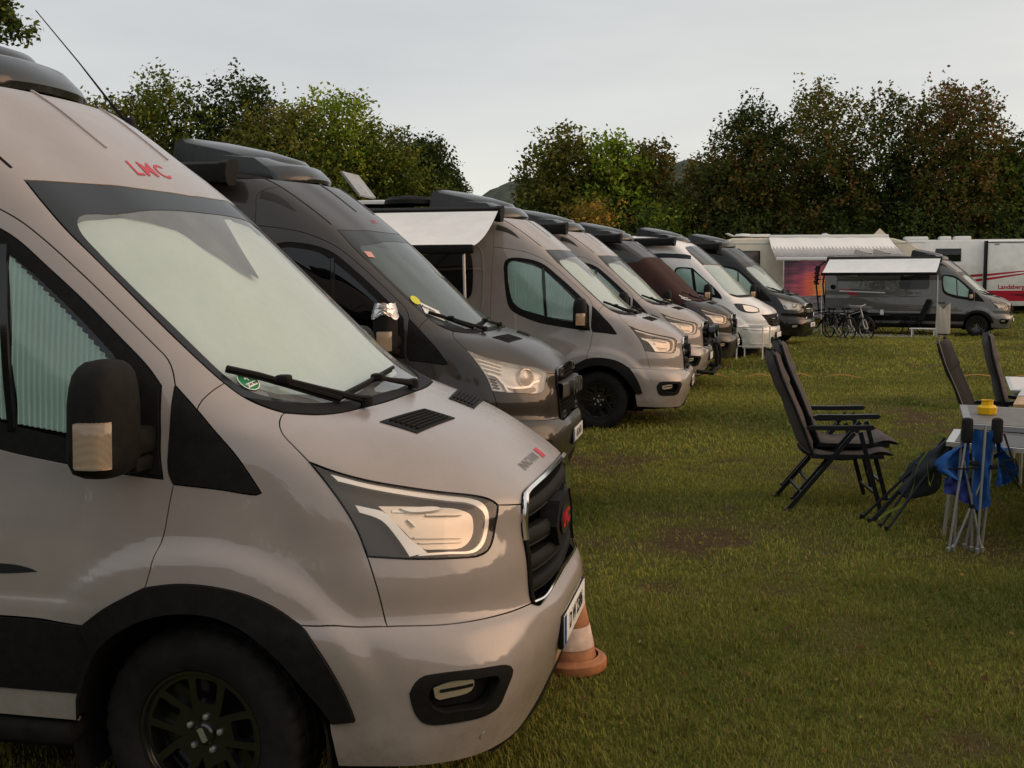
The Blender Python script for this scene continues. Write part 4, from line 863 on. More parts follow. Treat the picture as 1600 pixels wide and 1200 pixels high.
def awning_closed(x0=-1.12, x1=-4.85):
    K = Kit(); m = MB(); pr = [(-.93, 2.49), (-1.03, 2.48), (-1.075, 2.50), (-1.085, 2.56), (-1.07, 2.63), (-1.02, 2.655), (-.90, 2.665), (-.86, 2.62)]; n = len(pr)
    vs = [(x0-.02, y, z) for y, z in pr]+[(x1, y, z) for y, z in pr]; m.add(vs, [tuple(range(n)), tuple(range(2*n-1, n-1, -1))]+[(i, n+i, n+(i+1) % n, (i+1) % n) for i in range(n)]); a = K.add('awning_case', m.mesh('awning_case', 40), 'case')
    m = MB(); c = (-.98, 2.57); vs = [(x0, c[0]+(y-c[0])*1.08, c[1]+(z-c[1])*1.1) for y, z in pr]+[(x0-.06, c[0]+(y-c[0])*1.08, c[1]+(z-c[1])*1.1) for y, z in pr]; m.add(vs, [tuple(range(n-1, -1, -1)), tuple(range(n, 2*n))]+[(i, (i+1) % n, n+(i+1) % n, n+i) for i in range(n)]); K.add('awning_end_cap', m.mesh('awning_end_cap', 40), 'plastic', a)
    return K
AWNC = awning_closed()
def awning_open(x0=-1.15, x1=-4.85, ext=1.30, zr=2.125, sag=.10, legs=(( -1.27, 0.0),), legz=0.0):
    """case, fabric with sag and rolled hem, front rail, folding arms, legs"""
    K = Kit(); K.parts = list(awning_closed(x0, x1).parts); nx, ny = 40, 16; vs = []; fs = []
    for i in range(nx+1):
        for j in range(ny+1):
            t = j/ny; s = i/nx; x = x0-.03+(x1-x0+.06)*s; y = -1.092-(ext-.03)*t; z = 2.598+(zr+.03-2.598)*t-sag*4*t*(1-t)*(.75+.25*math.sin(9*s))+.006*math.sin(40*s)*math.sin(3*t)
            vs.append((x-.02*math.sin(math.pi*t)*(1 if s > .95 else 0), y, z))
    for i in range(nx):
        for j in range(ny): a = i*(ny+1)+j; fs.append((a, a+ny+1, a+ny+2, a+1))
    me = bpy.data.meshes.new('awning_fabric'); me.from_pydata(vs, [], fs); me.update(); me.shade_smooth(); K.add('awning_fabric', me, 'awning')
    m = MB(); m.rbox(((x0+x1)/2, -1.06-ext-.03, zr), (x0-x1, .07, .10), .02); r = K.add('awning_rail', m.mesh('awning_rail'), 'case')
    for x, dy in legs:
        m = MB(); m.tube([(x, -1.06-ext, zr-.05), (x+.02, -1.06-ext-dy*.5, (zr+legz)/2), (x+.03, -1.06-ext-dy, legz+.01)], .016, 8); m.rbox((x+.03, -1.06-ext-dy, legz+.012), (.10, .06, .02), .006); K.add('awning_leg', m.mesh('awning_leg'), 'alu', r)
    for s in (0, 1):
        xa = x0-.35 if s == 0 else x1+.35; xm = x0-1.1 if s == 0 else x1+1.1; m = MB(); m.tube([(xa, -1.06, 2.50), (xm, -1.06-ext*.5, 2.02), (xa, -1.06-ext, zr)], .018, 8); K.add('awning_arm', m.mesh('awning_arm'), 'alu', r)
    return K
def skylight_kit():
    """tinted roof hood over the cab: low front visor and a raised box behind it"""
    K = Kit(); m = MB(); ys = np.concatenate([[-1, -.992], np.linspace(-.97, .97, 21), [.992, 1]])
    def section(w, pts, f):
        vs = []; n = len(pts); zb = min(z for x, z in pts)+.02
        for y in ys:
            for k, (x, z) in enumerate(pts):
                e = abs(y)**2.6; vs.append((x-f*e*(1 if k < n/2 else .3), y*w, z-.018*y*y if abs(y) < .999 else min(z, zb)-.035))
        fs = []
        for i in range(len(ys)-1):
            for k in range(n): fs.append((i*n+k, i*n+(k+1) % n, (i+1)*n+(k+1) % n, (i+1)*n+k))
        fs += [tuple(range(n-1, -1, -1)), tuple(range((len(ys)-1)*n, len(ys)*n))]; return vs, fs
    m.add(*section(.47, [(-1.05, 2.555), (-1.042, 2.582), (-1.058, 2.612), (-1.130, 2.682), (-1.15, 2.690), (-1.4, 2.755), (-1.9, 2.80), (-1.9, 2.70), (-1.4, 2.62), (-1.2, 2.56)], .24)); me = m.mesh('roof_visor', 40); bm = bmesh.new(); bm.from_mesh(me); bmesh.ops.recalc_face_normals(bm, faces=bm.faces); bm.to_mesh(me); bm.free(); a = K.add('roof_visor', me, 'hood')
    m = MB(); m.add(*section(.37, [(-1.20, 2.66), (-1.215, 2.715), (-1.245, 2.745), (-1.5, 2.825), (-1.85, 2.90), (-2.05, 2.93), (-2.12, 2.90), (-2.15, 2.76), (-1.6, 2.70)], .26)); me = m.mesh('roof_light', 40); bm = bmesh.new(); bm.from_mesh(me); bmesh.ops.recalc_face_normals(bm, faces=bm.faces); bm.to_mesh(me); bm.free(); K.add('roof_light', me, 'hood', a)
    return K
SKYK = skylight_kit()

def base_mats(p, hood=None, roof=None, bump=None, **kw):
    d = dict(paint=p, roofpaint=roof or p, hoodpaint=hood or p, bumperpaint=bump or p, dark=M_DARK, plastic=M_PLASTIC, gloss=M_GLOSSBLK, glass=M_GLASS, screen=M_SCREEN, frit=M_FRIT, shroud=pmat('sensor_shroud', (.035, .038, .04), .6), shade=M_SHADE, blind=M_BLIND, led=M_LED, refl=M_REFL, reflw=M_REFLW, lampdk=M_LAMPDK, lens=M_LENS, proj=M_PROJ, amber=M_AMBERL, chrome=M_CHROME, alu=M_ALU, red=M_RED, rubber=M_RUBBER, rim=M_RIM, plate=M_WHITE, plateblue=M_BLUEP, case=M_PLASTIC, awning=None, hood=None, letters=pmat('grille_grey', (.055, .05, .046), .45), frame=M_GLOSSBLK)
    d['recess_shade'] = pmat('recess_shadow_paint', (.035, .032, .030), .6); d['hood'] = pmat('roof_hood_plastic', (.014, .015, .017), .25, spec=.4, coat=.45, coatr=.12, var=.4, vscale=6, rvar=.1); d['awning'] = MATS.get('awning_cloth') or cloth('awning_cloth', (.84, .835, .815), .12)
    d.update(kw); return d
def spawn(label, loc, rz, mats, kits, name='camper_van', cat='camper van', group=None, skip=(), steer=0.0):
    root = empty(name, loc, rz); tag(root, label, cat, group); idx = {}
    for kit in kits:
        for i, (nm, me, key, par) in enumerate(kit.parts):
            if (nm, key) in skip or nm in skip: continue
            if isinstance(par, tuple): pr = idx[('k', id(VANK), par[1])]
            elif par is None: pr = root
            else: pr = idx[('k', id(kit), par)]
            idx[('k', id(kit), i)] = link(nm, me, pr, mats[key])
    for wx in (0, -3.75):
        for sd in (1, -1):
            w = empty('wheel', (wx, -sd*.862, .352), 0 if sd > 0 else math.pi); w.parent = root
            if wx == 0: w.rotation_euler.z += steer
            w.rotation_euler.y = random.uniform(0, 1.2) if wx else (0.12 if sd > 0 else .5)
            wi = {}
            for i, (nm, me, key, par) in enumerate(WHEELK.parts): wi[i] = link(nm, me, w, mats[key]) if par is None or True else None
    return root, idx

# ------------------------------------------------------------------ the row of camper vans
P_BEIGE = paint('paint_warm_grey', (.300, .263, .244), .0, .6)
P_BRONZE = paint('paint_dark_bronze', (.042, .036, .032), .35, .45, .6, .55)
P_DARK = paint('paint_anthracite', (.030, .0275, .026), .3, .45, .6, .55)
P_BLACK = paint('paint_black', (.006, .0055, .0055), .1, .3, .2, .5)
P_WHITE = paint('paint_white', (.80, .77, .74), .0, .4)
VANS = 'camper vans parked side by side in a row'
mb = base_mats(P_BEIGE)
V1, I1 = spawn('nearest warm grey camper van with red LMC lettering over the windscreen', (0, 0, 0), 0, mb, [VANK, FRONTN, BLINDK, SKYK], group=VANS, steer=-.07)

# ------------------------------------------------------------------ nature: ground, grass, trees, hills
def vnoise(x, y, sc, seed=0):
    g = np.random.default_rng(seed).random((97, 97)); x = np.asarray(x)*sc; y = np.asarray(y)*sc
    i, j = np.floor(x).astype(int), np.floor(y).astype(int); a, b = x-i, y-j; a = a*a*(3-2*a); b = b*b*(3-2*b)
    f = lambda p, q: g[p % 97, q % 97]
    return (f(i, j)*(1-a)+f(i+1, j)*a)*(1-b)+(f(i, j+1)*(1-a)+f(i+1, j+1)*a)*b
def fbm(x, y, sc, seed=0, o=4):
    s = 0; t = 0
    for k in range(o): s = s+vnoise(x, y, sc*2**k, seed+k)*.55**k; t += .55**k
    return s/t
def relief(x, y):
    d = np.hypot(x-CAM_POS.x, y-CAM_POS.y); w = np.clip(1.3-d/45, 0, 1)
    return ground_z(x, y)+w*((fbm(x, y, .55, 3, 3)-.5)*.06+(fbm(x, y, 4.0, 11, 3)-.5)*.035)
def soil(x, y):
    """0 lush .. 1 bare trodden earth"""
    a = fbm(x, y, .75, 21, 4); b = fbm(x, y, 3.1, 31, 3); w = 0
    for px_, py_, r in ((.95, 4.5, .55), (1.53, 3.74, .5), (.4, 6.75, .6), (.9, 9.8, .8), (1.4, 9.3, .6), (1.81, .56, .35), (2.3, 7.7, .8), (1.35, 1.1, .3), (2.42, .83, .3)): w = w+np.exp(-((x-px_)**2+(y-py_)**2)/r**2)
    return np.clip((a*.62+b*.38-.520+.045*w)*5.0, 0, 1)
def fast_mesh(name, V, F, cols=None, smooth=False):
    """V (n,3), F (m,k) constant k"""
    me = bpy.data.meshes.new(name); k = F.shape[1]; me.vertices.add(len(V)); me.vertices.foreach_set('co', np.asarray(V, np.float32).ravel())
    me.loops.add(F.size); me.loops.foreach_set('vertex_index', F.astype(np.int32).ravel()); me.polygons.add(len(F)); me.polygons.foreach_set('loop_start', np.arange(0, F.size, k, dtype=np.int32)); me.polygons.foreach_set('loop_total', np.full(len(F), k, np.int32))
    me.update(calc_edges=True)
    if cols is not None:
        a = me.color_attributes.new('tint', 'FLOAT_COLOR', 'POINT'); c = np.ones((len(V), 4), np.float32); c[:, :3] = cols; a.data.foreach_set('color', c.ravel())
    if smooth: me.shade_smooth()
    return me
def tint_mat(name, rough=.7, transl=0.0, spec=.3, bump=None):
    m = bpy.data.materials.new(name); m.use_nodes = True; t = m.node_tree; L = t.links; b = t.nodes['Principled BSDF']; at = N(t, 'ShaderNodeVertexColor', layer_name='tint'); L.new(at.outputs[0], b.inputs['Base Color']); b.inputs['Roughness'].default_value = rough; b.inputs['Specular IOR Level'].default_value = spec
    if transl:
        tr = N(t, 'ShaderNodeBsdfTranslucent'); L.new(at.outputs[0], tr.inputs[0]); mx = N(t, 'ShaderNodeMixShader', i_0=transl); o = t.nodes['Material Output']; L.new(b.outputs[0], mx.inputs[1]); L.new(tr.outputs[0], mx.inputs[2]); L.new(mx.outputs[0], o.inputs[0])
    return m
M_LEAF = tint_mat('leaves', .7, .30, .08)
M_BLADE = tint_mat('grass_blades', .7, .25, .06)
M_BARK = pmat('bark', (.07, .055, .042), .9, var=.35, vscale=6, bump=.5, bscale=20)
def build_ground():
    # one sheet: fine cells round the camera, growing to the horizon
    def axis(lo, hi, a, b, st, far):
        mid = np.arange(a, b+1e-6, st); L = [a]; s = st
        while L[-1] > lo: s *= 1.22; L.append(L[-1]-s)
        R = [b]; s = st
        while R[-1] < hi: s *= 1.22; R.append(R[-1]+s)
        return np.concatenate([L[:0:-1], mid, R[1:]])
    xs = axis(-2500, 2500, -2.5, 9.5, .085, 0); ys = axis(-2500, 2500, -1.5, 30, .10, 0)
    X, Y = np.meshgrid(xs, ys, indexing='ij'); Z = relief(X, Y); V = np.stack([X, Y, Z], 2).reshape(-1, 3); n = len(ys); i, j = np.meshgrid(np.arange(len(xs)-1), np.arange(n-1), indexing='ij'); k = (i*n+j).ravel()
    F = np.stack([k, k+n, k+n+1, k+1], 1); s = soil(X, Y).ravel()[:, None]; big = fbm(X, Y, .12, 5, 3).ravel()[:, None]
    c = (1-s)*(np.array([.050, .074, .015])*(1-big)+np.array([.105, .115, .026])*big)+s*np.array([.075, .050, .030])
    me = fast_mesh('ground', V, F, c, True); m = tint_mat('turf', .95, 0, .04); t = m.node_tree; b = t.nodes['Principled BSDF']; tc = N(t, 'ShaderNodeTexCoord'); nz = N(t, 'ShaderNodeTexNoise', i_Scale=34.0, i_Detail=6.0, i_Roughness=.7); t.links.new(tc.outputs['Object'], nz.inputs['Vector'])
    r = ramp(t, [(.3, (.55, .55, .5)), (.7, (1.35, 1.4, 1.2))]); t.links.new(nz.outputs[0], r.inputs[0]); mm = N(t, 'ShaderNodeMixRGB', blend_type='MULTIPLY', i_Fac=1.0); at = next(q for q in t.nodes if q.type == 'VERTEX_COLOR'); t.links.new(at.outputs[0], mm.inputs[1]); t.links.new(r.outputs[0], mm.inputs[2]); t.links.new(mm.outputs[0], b.inputs['Base Color'])
    bp = N(t, 'ShaderNodeBump', i_Strength=.8, i_Distance=.03); t.links.new(nz.outputs[0], bp.inputs['Height']); t.links.new(bp.outputs[0], b.inputs['Normal'])
    me.materials.append(m); tag(link('ground', me), kind='structure')
build_ground()
def build_grass():
    f2 = np.array([_f.x, _f.y]); f2 /= np.linalg.norm(f2); r2 = np.array([f2[1], -f2[0]]); Vs, Cs = [], []
    rg = np.random.default_rng(3)
    for d0, d1, dens, h, w in ((3.6, 6.5, 9000, .030, .0042), (6.5, 11, 3600, .032, .0066), (11, 20, 1000, .036, .013), (20, 36, 230, .05, .028), (36, 50, 70, .06, .05)):
        tw = .505; A_ = tw*(d1*d1-d0*d0); n = int(A_*dens*1.06); d = np.sqrt(rg.random(n)*(d1*d1-d0*d0)+d0*d0); s = (rg.random(n)*2-1)*tw*d
        x = CAM_POS.x+f2[0]*d+r2[0]*s; y = CAM_POS.y+f2[1]*d+r2[1]*s
        keep = (x > .1) | ((y > -1) & (x > -3.2)) ; x, y = x[keep], y[keep]
        s_ = soil(x, y); k2 = rg.random(len(x)) > s_*.80; x, y, s_ = x[k2], y[k2], s_[k2]
        n = len(x); z = relief(x, y); d_ = np.hypot(x-CAM_POS.x, y-CAM_POS.y)
        big = np.clip((fbm(x, y, .5, 41, 3)-.5)*2.2+.5+np.clip((d_-10)/40, 0, .3), 0, 1); tuft = fbm(x, y, 5.0, 51, 2); hh = h*(.45+.75*rg.random(n))*(.55+1.0*tuft)*(1-.45*s_); a = rg.random(n)*2*np.pi; ln = (.25+.75*rg.random(n))*hh; b = a+rg.normal(0, .5, n)
        ww = w*(.6+.8*rg.random(n)); tx, ty = np.cos(a+np.pi/2)*ww/2, np.sin(a+np.pi/2)*ww/2
        p0 = np.stack([x-tx, y-ty, z-.004], 1); p1 = np.stack([x+tx, y+ty, z-.004], 1); mxy = np.stack([x+np.cos(b)*ln*.35, y+np.sin(b)*ln*.35, z+hh*.62], 1); t_ = np.stack([tx, ty, 0*tx], 1)*.8
        tip = np.stack([x+np.cos(b)*ln, y+np.sin(b)*ln, z+hh*.95], 1)
        Vs.append(np.stack([p0, p1, mxy+t_, mxy-t_, tip], 1))
        u = rg.random(n)[:, None]; bg = big[:, None]; g1 = np.array([.082, .106, .022]); g2 = np.array([.280, .265, .055]); g3 = np.array([.24, .18, .08]); c = g1*(1-bg)+g2*bg; c = c*(.65+.7*u); st = rg.random(n) < (.11+.25*s_); c[st] = g3*(.6+.6*rg.random(st.sum()))[:, None]
        Cs.append(np.repeat(c[:, None, :], 5, 1))
    V = np.concatenate(Vs); C_ = np.concatenate(Cs); n = len(V); i = np.arange(n)*5
    F = np.concatenate([np.stack([i, i+1, i+2], 1), np.stack([i, i+2, i+3], 1), np.stack([i+3, i+2, i+4], 1)]); me = fast_mesh('grass', V.reshape(-1, 3), F, C_.reshape(-1, 3)); me.materials.append(M_BLADE); tag(link('grass', me), kind='stuff'); return n
build_grass()

PAL0 = dict(olive=[(.045, .050, .014), (.070, .068, .018), (.030, .036, .012), (.10, .085, .022)], dark=[(.026, .030, .012), (.040, .042, .016), (.018, .022, .010)], lime=[(.10, .115, .018), (.15, .15, .024), (.065, .085, .018), (.17, .145, .026)],
           rust=[(.076, .046, .019), (.050, .046, .017), (.102, .046, .023), (.036, .037, .015), (.044, .046, .016)], orange=[(.17, .080, .022), (.20, .10, .026), (.12, .072, .022), (.08, .070, .022), (.20, .075, .028)], brown=[(.075, .058, .020), (.055, .050, .018), (.10, .068, .022)], red=[(.105, .040, .024), (.070, .044, .020), (.044, .040, .016), (.13, .048, .028)])
PAL = {k: [tuple(c*f for c, f in zip(q, (1.65, 2.1, 1.25))) for q in v] for k, v in PAL0.items()}
def tree_meshes(h, blobs, pal, nleaf, leaf, seed, topal=None, shoots=0, gap=.35, jit=.19):
    """crown mesh from many leaf-sized faces hung on twigs through the blobs; trunk mesh with limbs to each blob"""
    rg = np.random.default_rng(seed); Bc = np.array([b[:3] for b in blobs]); Br = np.array([b[3] for b in blobs]); w = Br**(2 if jit > .1 else 1.3); w = w/w.sum(); nt = nleaf//16
    bi = rg.choice(len(blobs), nt, p=w); d = rg.normal(size=(nt, 3)); d /= np.linalg.norm(d, axis=1, keepdims=True); rad = (.45+.62*rg.random(nt)**.6)
    C_ = Bc[bi]+d*(Br[bi]*rad)[:, None]*np.array([1, 1, .9]); cl = fbm(C_[:, 0]*1.0+C_[:, 2]*.7, C_[:, 1]+C_[:, 2]*.6, .9, seed+5, 2); C_ = C_[(cl > gap-.06*(rad-.8)) & (C_[:, 2] > .25)]
    if shoots:
        tops = Bc[np.argsort(-(Bc[:, 2]+Br))[:max(3, len(Bc)//3)]]; tr = Br[np.argsort(-(Bc[:, 2]+Br))[:max(3, len(Bc)//3)]]; S = []
        for _ in range(shoots):
            k = rg.integers(len(tops)); a = rg.random()*6.28; q = tops[k]+np.array([math.cos(a), math.sin(a), 0])*tr[k]*rg.random()*.8; q[2] += tr[k]*math.sqrt(max(0, 1-.6*rg.random()))*.85; L = .35+.8*rg.random(); lean = rg.normal(0, .12, 2)
            for t in np.linspace(0, 1, 4): S.append(q+np.array([lean[0]*t, lean[1]*t, L*t]))
        C_ = np.concatenate([C_, np.array(S)])
    m = len(C_); per = np.full(m, 16)
    if shoots: per[-shoots*4:] = 3
    idx = np.repeat(np.arange(m), per); n = len(idx); P = C_[idx]+rg.normal(size=(n, 3))*np.where(idx >= m-shoots*4, .07, jit)[:, None]*(leaf/.20)**.5
    nrm = rg.normal(size=(n, 3))+np.array([0, 0, .8]); nrm /= np.linalg.norm(nrm, axis=1, keepdims=True); t1 = np.cross(nrm, rg.normal(size=(n, 3))); t1 /= np.linalg.norm(t1, axis=1, keepdims=True); t2 = np.cross(nrm, t1); s = leaf*(.55+.8*rg.random(n))[:, None]
    V = np.stack([P-t1*s*.5, P+t2*s*.30-nrm*s*.06, P+t1*s*.5, P-t2*s*.30-nrm*s*.06], 1).reshape(-1, 3); k = np.arange(n)*4; F = np.stack([k, k+1, k+2, k+3], 1)
    pc = np.array(PAL[pal]); ti = rg.integers(len(pc), size=m)[idx]; mixr = rg.random(n) < .25; ti[mixr] = rg.integers(len(pc), size=mixr.sum()); c = pc[ti]*(.7+.6*rg.random(n))[:, None]*(.62+.80*rg.random(m))[idx][:, None]  # random brightness per twig stands in for highlights and dark gaps between clumps
    if topal:
        pt = np.array(PAL[topal]); f = np.clip((P[:, 2]/h-.55)*2.2+fbm(P[:, 0], P[:, 1], .6, seed, 2)-.5, 0, 1); sel = rg.random(n) < f; c[sel] = pt[rg.integers(len(pt), size=sel.sum())]*(.7+.6*rg.random(sel.sum()))[:, None]
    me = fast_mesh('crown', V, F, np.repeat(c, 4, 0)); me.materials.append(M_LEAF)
    mb_ = MB(); hz = h*.45; mb_.tube([(0, 0, -.3), (.03, .02, hz*.5), (0, .05, hz), (.05, 0, h*.75)], [h*.022, h*.018, h*.013, h*.005], 8)
    for b in blobs[:14]:
        z0 = min(b[2]*.55, hz); a = Vector((0, 0, z0)); e = Vector(b[:3]); md = (a+e)/2+Vector((0, 0, -.15*b[3])); mb_.tube([a, md, e], [h*.010, h*.007, h*.003], 5)
    return me, mb_.mesh('trunk')
def plant_tree(name, label, x, y, h, wid, pal, seed, group, nleaf=9000, leaf=.20, base=.12, topal=None, shoots=0, gap=.30, cat='tree', nb=16, shape='round', mesh=None):
    rg = np.random.default_rng(seed+100); blobs = []; wid = wid*1.5; h = h*.93; nb = nb+6 if nb > 4 else nb
    for k in range(nb):
        t = (k+.5)/nb; z = h*(base+(1-base)*t*.93); env = {'round': math.sin(math.pi*min(1, .12+.80*t))**.6, 'cone': (1-t)**.75*.95+.10, 'bush': (1-t**2.2)**.5*.9+.12, 'oval': math.sin(math.pi*min(1, .2+.72*t))**.8}[shape]
        a = k*2.4+rg.random()*.8; rr = wid/2*env; r = max(.45, min(rr*.75, wid*.26))*(.8+.4*rg.random()); q = max(0, rr-r*.75)*(.55+.45*rg.random()); blobs.append((q*math.cos(a), q*math.sin(a), min(z, h-r*.8), r))
    blobs.append((0, 0, h*.5, wid*.28))
    root = empty(name, (x, y, float(ground_z(x, y)))); tag(root, label, cat, group)
    cm, tm = mesh or tree_meshes(h, blobs, pal, nleaf, leaf, seed, topal, shoots, gap); link('crown', cm, root); link('trunk', tm, root, M_BARK); return root, (cm, tm)
LG, MG, RG_ = 'leafy trees behind the row of vans on the left', 'autumn trees in the gap between the two woods', 'tall trees behind the white motorhomes'
for i, (x, y, h, w, pal, lab, kw) in enumerate([
    (-26.1, 37.1, 9.4, 4.6, 'olive', 'olive green tree half hidden behind the nearest van\'s aerial, leftmost of the wood', {}),
    (-23.3, 36.7, 9.9, 4.6, 'olive', 'yellowish green tree just right of the aerial on the nearest van', dict(topal='brown')),
    (-21.6, 38.0, 10.9, 4.6, 'olive', 'tall green tree with a single pointed top above the grey van\'s awning box', dict(shoots=6)),
    (-19.0, 39.5, 11.1, 4.2, 'dark', 'tallest dark green tree of the left wood, with a narrow twin crown', dict(shoots=8, gap=.28)),
    (-16.6, 38.1, 9.5, 4.6, 'olive', 'broad olive tree right of the tallest dark tree, yellow brown on top', dict(topal='brown')),
    (-15.0, 40.4, 10.3, 4.4, 'olive', 'high yellow green tree above the dark bronze van\'s bonnet end of the wood', dict(topal='lime', shoots=5)),
    (-13.6, 41.7, 8.8, 4.2, 'olive', 'green tree with loose gaps of sky near the right end of the left wood', dict(gap=.29)),
    (-12.3, 44.1, 8.7, 2.7, 'dark', 'dark open crowned tree, second from the right end of the left wood', dict(gap=.30)),
    (-11.9, 46.0, 7.3, 1.9, 'dark', 'lowest dark tree ending the left wood beside the open sky', dict(gap=.29))]):
    plant_tree('broadleaf_tree', lab, x, y, h, w, pal, 10+i, LG, nleaf=31000, leaf=.175, **kw)
plant_tree('tree', 'small dark green tree at the left foot of the brown olive tree', -10.1, 54.7, 5.8, 3.2, 'dark', 30, MG, 9000, .24, shape='bush')
plant_tree('tree', 'dense brownish olive tree with a rounded cone top, left of the lime green one', -8.3, 57.2, 10.9, 4.3, 'brown', 31, MG, 22000, .26, shape='oval', gap=.28, base=.03)
plant_tree('tree', 'bright lime green tree between the brown olive tree and the dull brown one', -5.7, 57.7, 10.5, 4.2, 'lime', 32, MG, 19000, .27, shape='oval', base=.04)
plant_tree('tree', 'dull brown green tree standing right of the lime green tree', -3.4, 58.6, 10.2, 3.6, 'brown', 33, MG, 18000, .26, topal='rust', shape='oval', base=.04)
plant_tree('bush', 'orange red autumn bush below the lime green tree', -5.3, 49.0, 5.8, 3.1, 'orange', 34, MG, 15000, .2, shape='bush', base=.02, cat='bush')
plant_tree('bush', 'yellow green bush at the right foot of the dull brown tree', -2.0, 54.4, 6.4, 3.2, 'lime', 35, MG, 5000, .2, shape='bush', base=.02, cat='bush', topal='olive')
plant_tree('bush', 'dark green bush between the orange bush and the yellow green one', -3.6, 50.0, 5.0, 3.6, 'dark', 36, MG, 5500, .2, shape='bush', base=.02, cat='bush')
RT = []
for i, (x, y, h, w, pal, top, lab, kw) in enumerate([
    (-0.1, 56.8, 8.9, 4.4, 'rust', None, 'low rust brown tree at the left edge of the right wood', {}),
    (2.1, 55.2, 11.4, 4.4, 'rust', 'dark', 'dark thin crowned tree with bare shoots above the black van', dict(gap=.30, shoots=22)),
    (5.7, 56.0, 12.2, 5.4, 'rust', 'brown', 'tall brown green tree with whippy shoots above the white awning', dict(gap=.30, shoots=30)),
    (9.2, 55.7, 11.9, 5.2, 'dark', 'rust', 'dark green tree with a thin reddish brown top above the grey van under the awning', dict(gap=.38, shoots=20)),
    (12.1, 55.3, 12.2, 5.2, 'rust', 'red', 'tallest tree with a red tinged tip near the right edge of the wood', dict(gap=.29, shoots=20)),
    (14.7, 55.8, 8.9, 4.2, 'olive', None, 'lower olive tree stepping down at the right edge of the picture', dict(gap=.29, shoots=6)),
    (17.2, 56.3, 10.4, 5.0, 'dark', None, 'dark green tree cut by the right edge of the picture', {})]):
    RT.append(plant_tree('broadleaf_tree', lab, x, y, h, w, pal, 50+i, RG_, nleaf=42000, leaf=.20, base=.0, topal=top, shape='oval', nb=22, **kw)[1])
# undergrowth that closes the foot of the wood
for i, (x, y, h, w) in enumerate([(-1.2, 53.5, 4.6, 4.4), (2.2, 52.6, 5.0, 5.2), (6.3, 52.8, 5.2, 5.4), (10.4, 52.6, 5.4, 5.4), (14.2, 52.8, 5.0, 5.2)]):
    plant_tree('bush', ['dark bush at the left foot of the right wood', 'dark bush behind the black van and the cream motorhome', 'dark bush right behind the white awning', 'dark bush behind the motorhomes left of the red striped one', 'dark bush behind the red striped motorhome'][i], x, y, h, w, 'dark', 80+i, 'dark undergrowth behind the motorhomes', 7000, .19, shape='bush', base=.0, cat='bush', gap=.2)
# the wood goes on round the field (seen in the reflections on the vans)
k = 0
for az in list(range(56, -62, -7)) + list(range(-66, -158, -13)):
    D = 56+5*math.sin(az*1.7) if az > -62 else 31+3*math.sin(az*2.1); x, y = CAM_POS.x+D*math.cos(math.radians(az)), CAM_POS.y+D*math.sin(math.radians(az)); cm = RT[k % len(RT)]  # unseen trees behind the camera stand close to cut sky light on van sides
    r, _ = plant_tree('broadleaf_tree', 'tree of the wood that goes on round the field, outside the picture', x, y, 9, 5, 'dark', 0, 'trees round the field outside the picture', mesh=cm, nb=2); sc = .72+.14*math.sin(k*2.3); r.scale = (1.75, 1.75, sc); r.rotation_euler.z = k*1.1; k += 1
# overhanging branch of a near tree, top left corner
bl = [(-.74, .03, 5.30, .50), (-.26, .09, 4.86, .30), (-.02, .11, 4.66, .20), (.08, .12, 4.56, .12), (.18, .15, 4.60, .07), (.19, .14, 4.44, .09), (.29, .14, 4.32, .075), (.40, .16, 4.275, .055), (.47, .17, 4.31, .035), (.42, .16, 4.20, .035), (.22, .12, 4.23, .07), (.05, .10, 4.33, .10), (-1.6, .4, 5.8, .9), (-2.4, .3, 5.4, 1.1), (-2.2, -.3, 4.6, .8), (-3, .5, 6.6, 1.3)]
rt = empty('oak_tree', (-5.77, 5.82, 0)); tag(rt, 'oak whose leafy branch hangs into the top left corner above the nearest van', 'tree')
cm, _ = tree_meshes(6.5, bl, 'olive', 16000, .055, 91, gap=.05, jit=.075); link('crown', cm, rt)
m = MB(); m.tube([(-3, .2, -.2), (-2.9, .3, 2.2), (-2.8, .4, 4.2), (-2.6, .4, 5.8)], [.24, .20, .15, .08], 9); m.tube([(-2.85, .4, 3.6), (-1.8, .3, 4.9), (-.8, .10, 5.0), (-.2, .10, 4.72), (.15, .13, 4.42), (.40, .16, 4.28)], [.09, .06, .03, .012, .006, .002], 6); m.build('trunk', M_BARK, rt)
def hill(name, pts, depth, col, seed):
    """a wooded ridge: crest line (x, y, z) with a slope towards us and one behind"""
    P = crv(np.array(pts, float), 6.0); n = len(P); rg = np.random.default_rng(seed); rows = []
    o = np.array([CAM_POS.x, CAM_POS.y]); dv = P[:, :2]-o; dv /= np.linalg.norm(dv, axis=1, keepdims=True)
    for t, zf in ((-1, 0), (-.7, .25), (-.45, .52), (-.22, .80), (-.08, .95), (0, 1), (.15, .95), (1, 0)):
        q = P.copy(); q[:, :2] += dv*t*depth; q[:, 2] = P[:, 2]*zf - (2 if zf == 0 else 0) + (rg.normal(0, 1.1, n) if 0 < zf else 0); rows.append(q)
    V = np.concatenate(rows); F = np.array([[r*n+i, r*n+i+1, (r+1)*n+i+1, (r+1)*n+i] for r in range(len(rows)-1) for i in range(n-1)])
    me = fast_mesh(name, V, F, None, True); me.materials.append(pmat('wooded_hill', col, .95, var=.4, vscale=.12, bump=1.0, bscale=.25)); tag(link(name, me), kind='structure')
hill('hills', [(-260, 560, 6), (-200, 580, 24), (-160, 590, 36), (-133, 583, 46), (-121, 585, 53), (-108, 590, 54), (-60, 590, 56), (-20, 590, 60), (20, 600, 54), (60, 610, 46), (120, 620, 30)], 120, (.060, .072, .052), 5)  # distance haze is mixed into the dull green colour; no haze is built

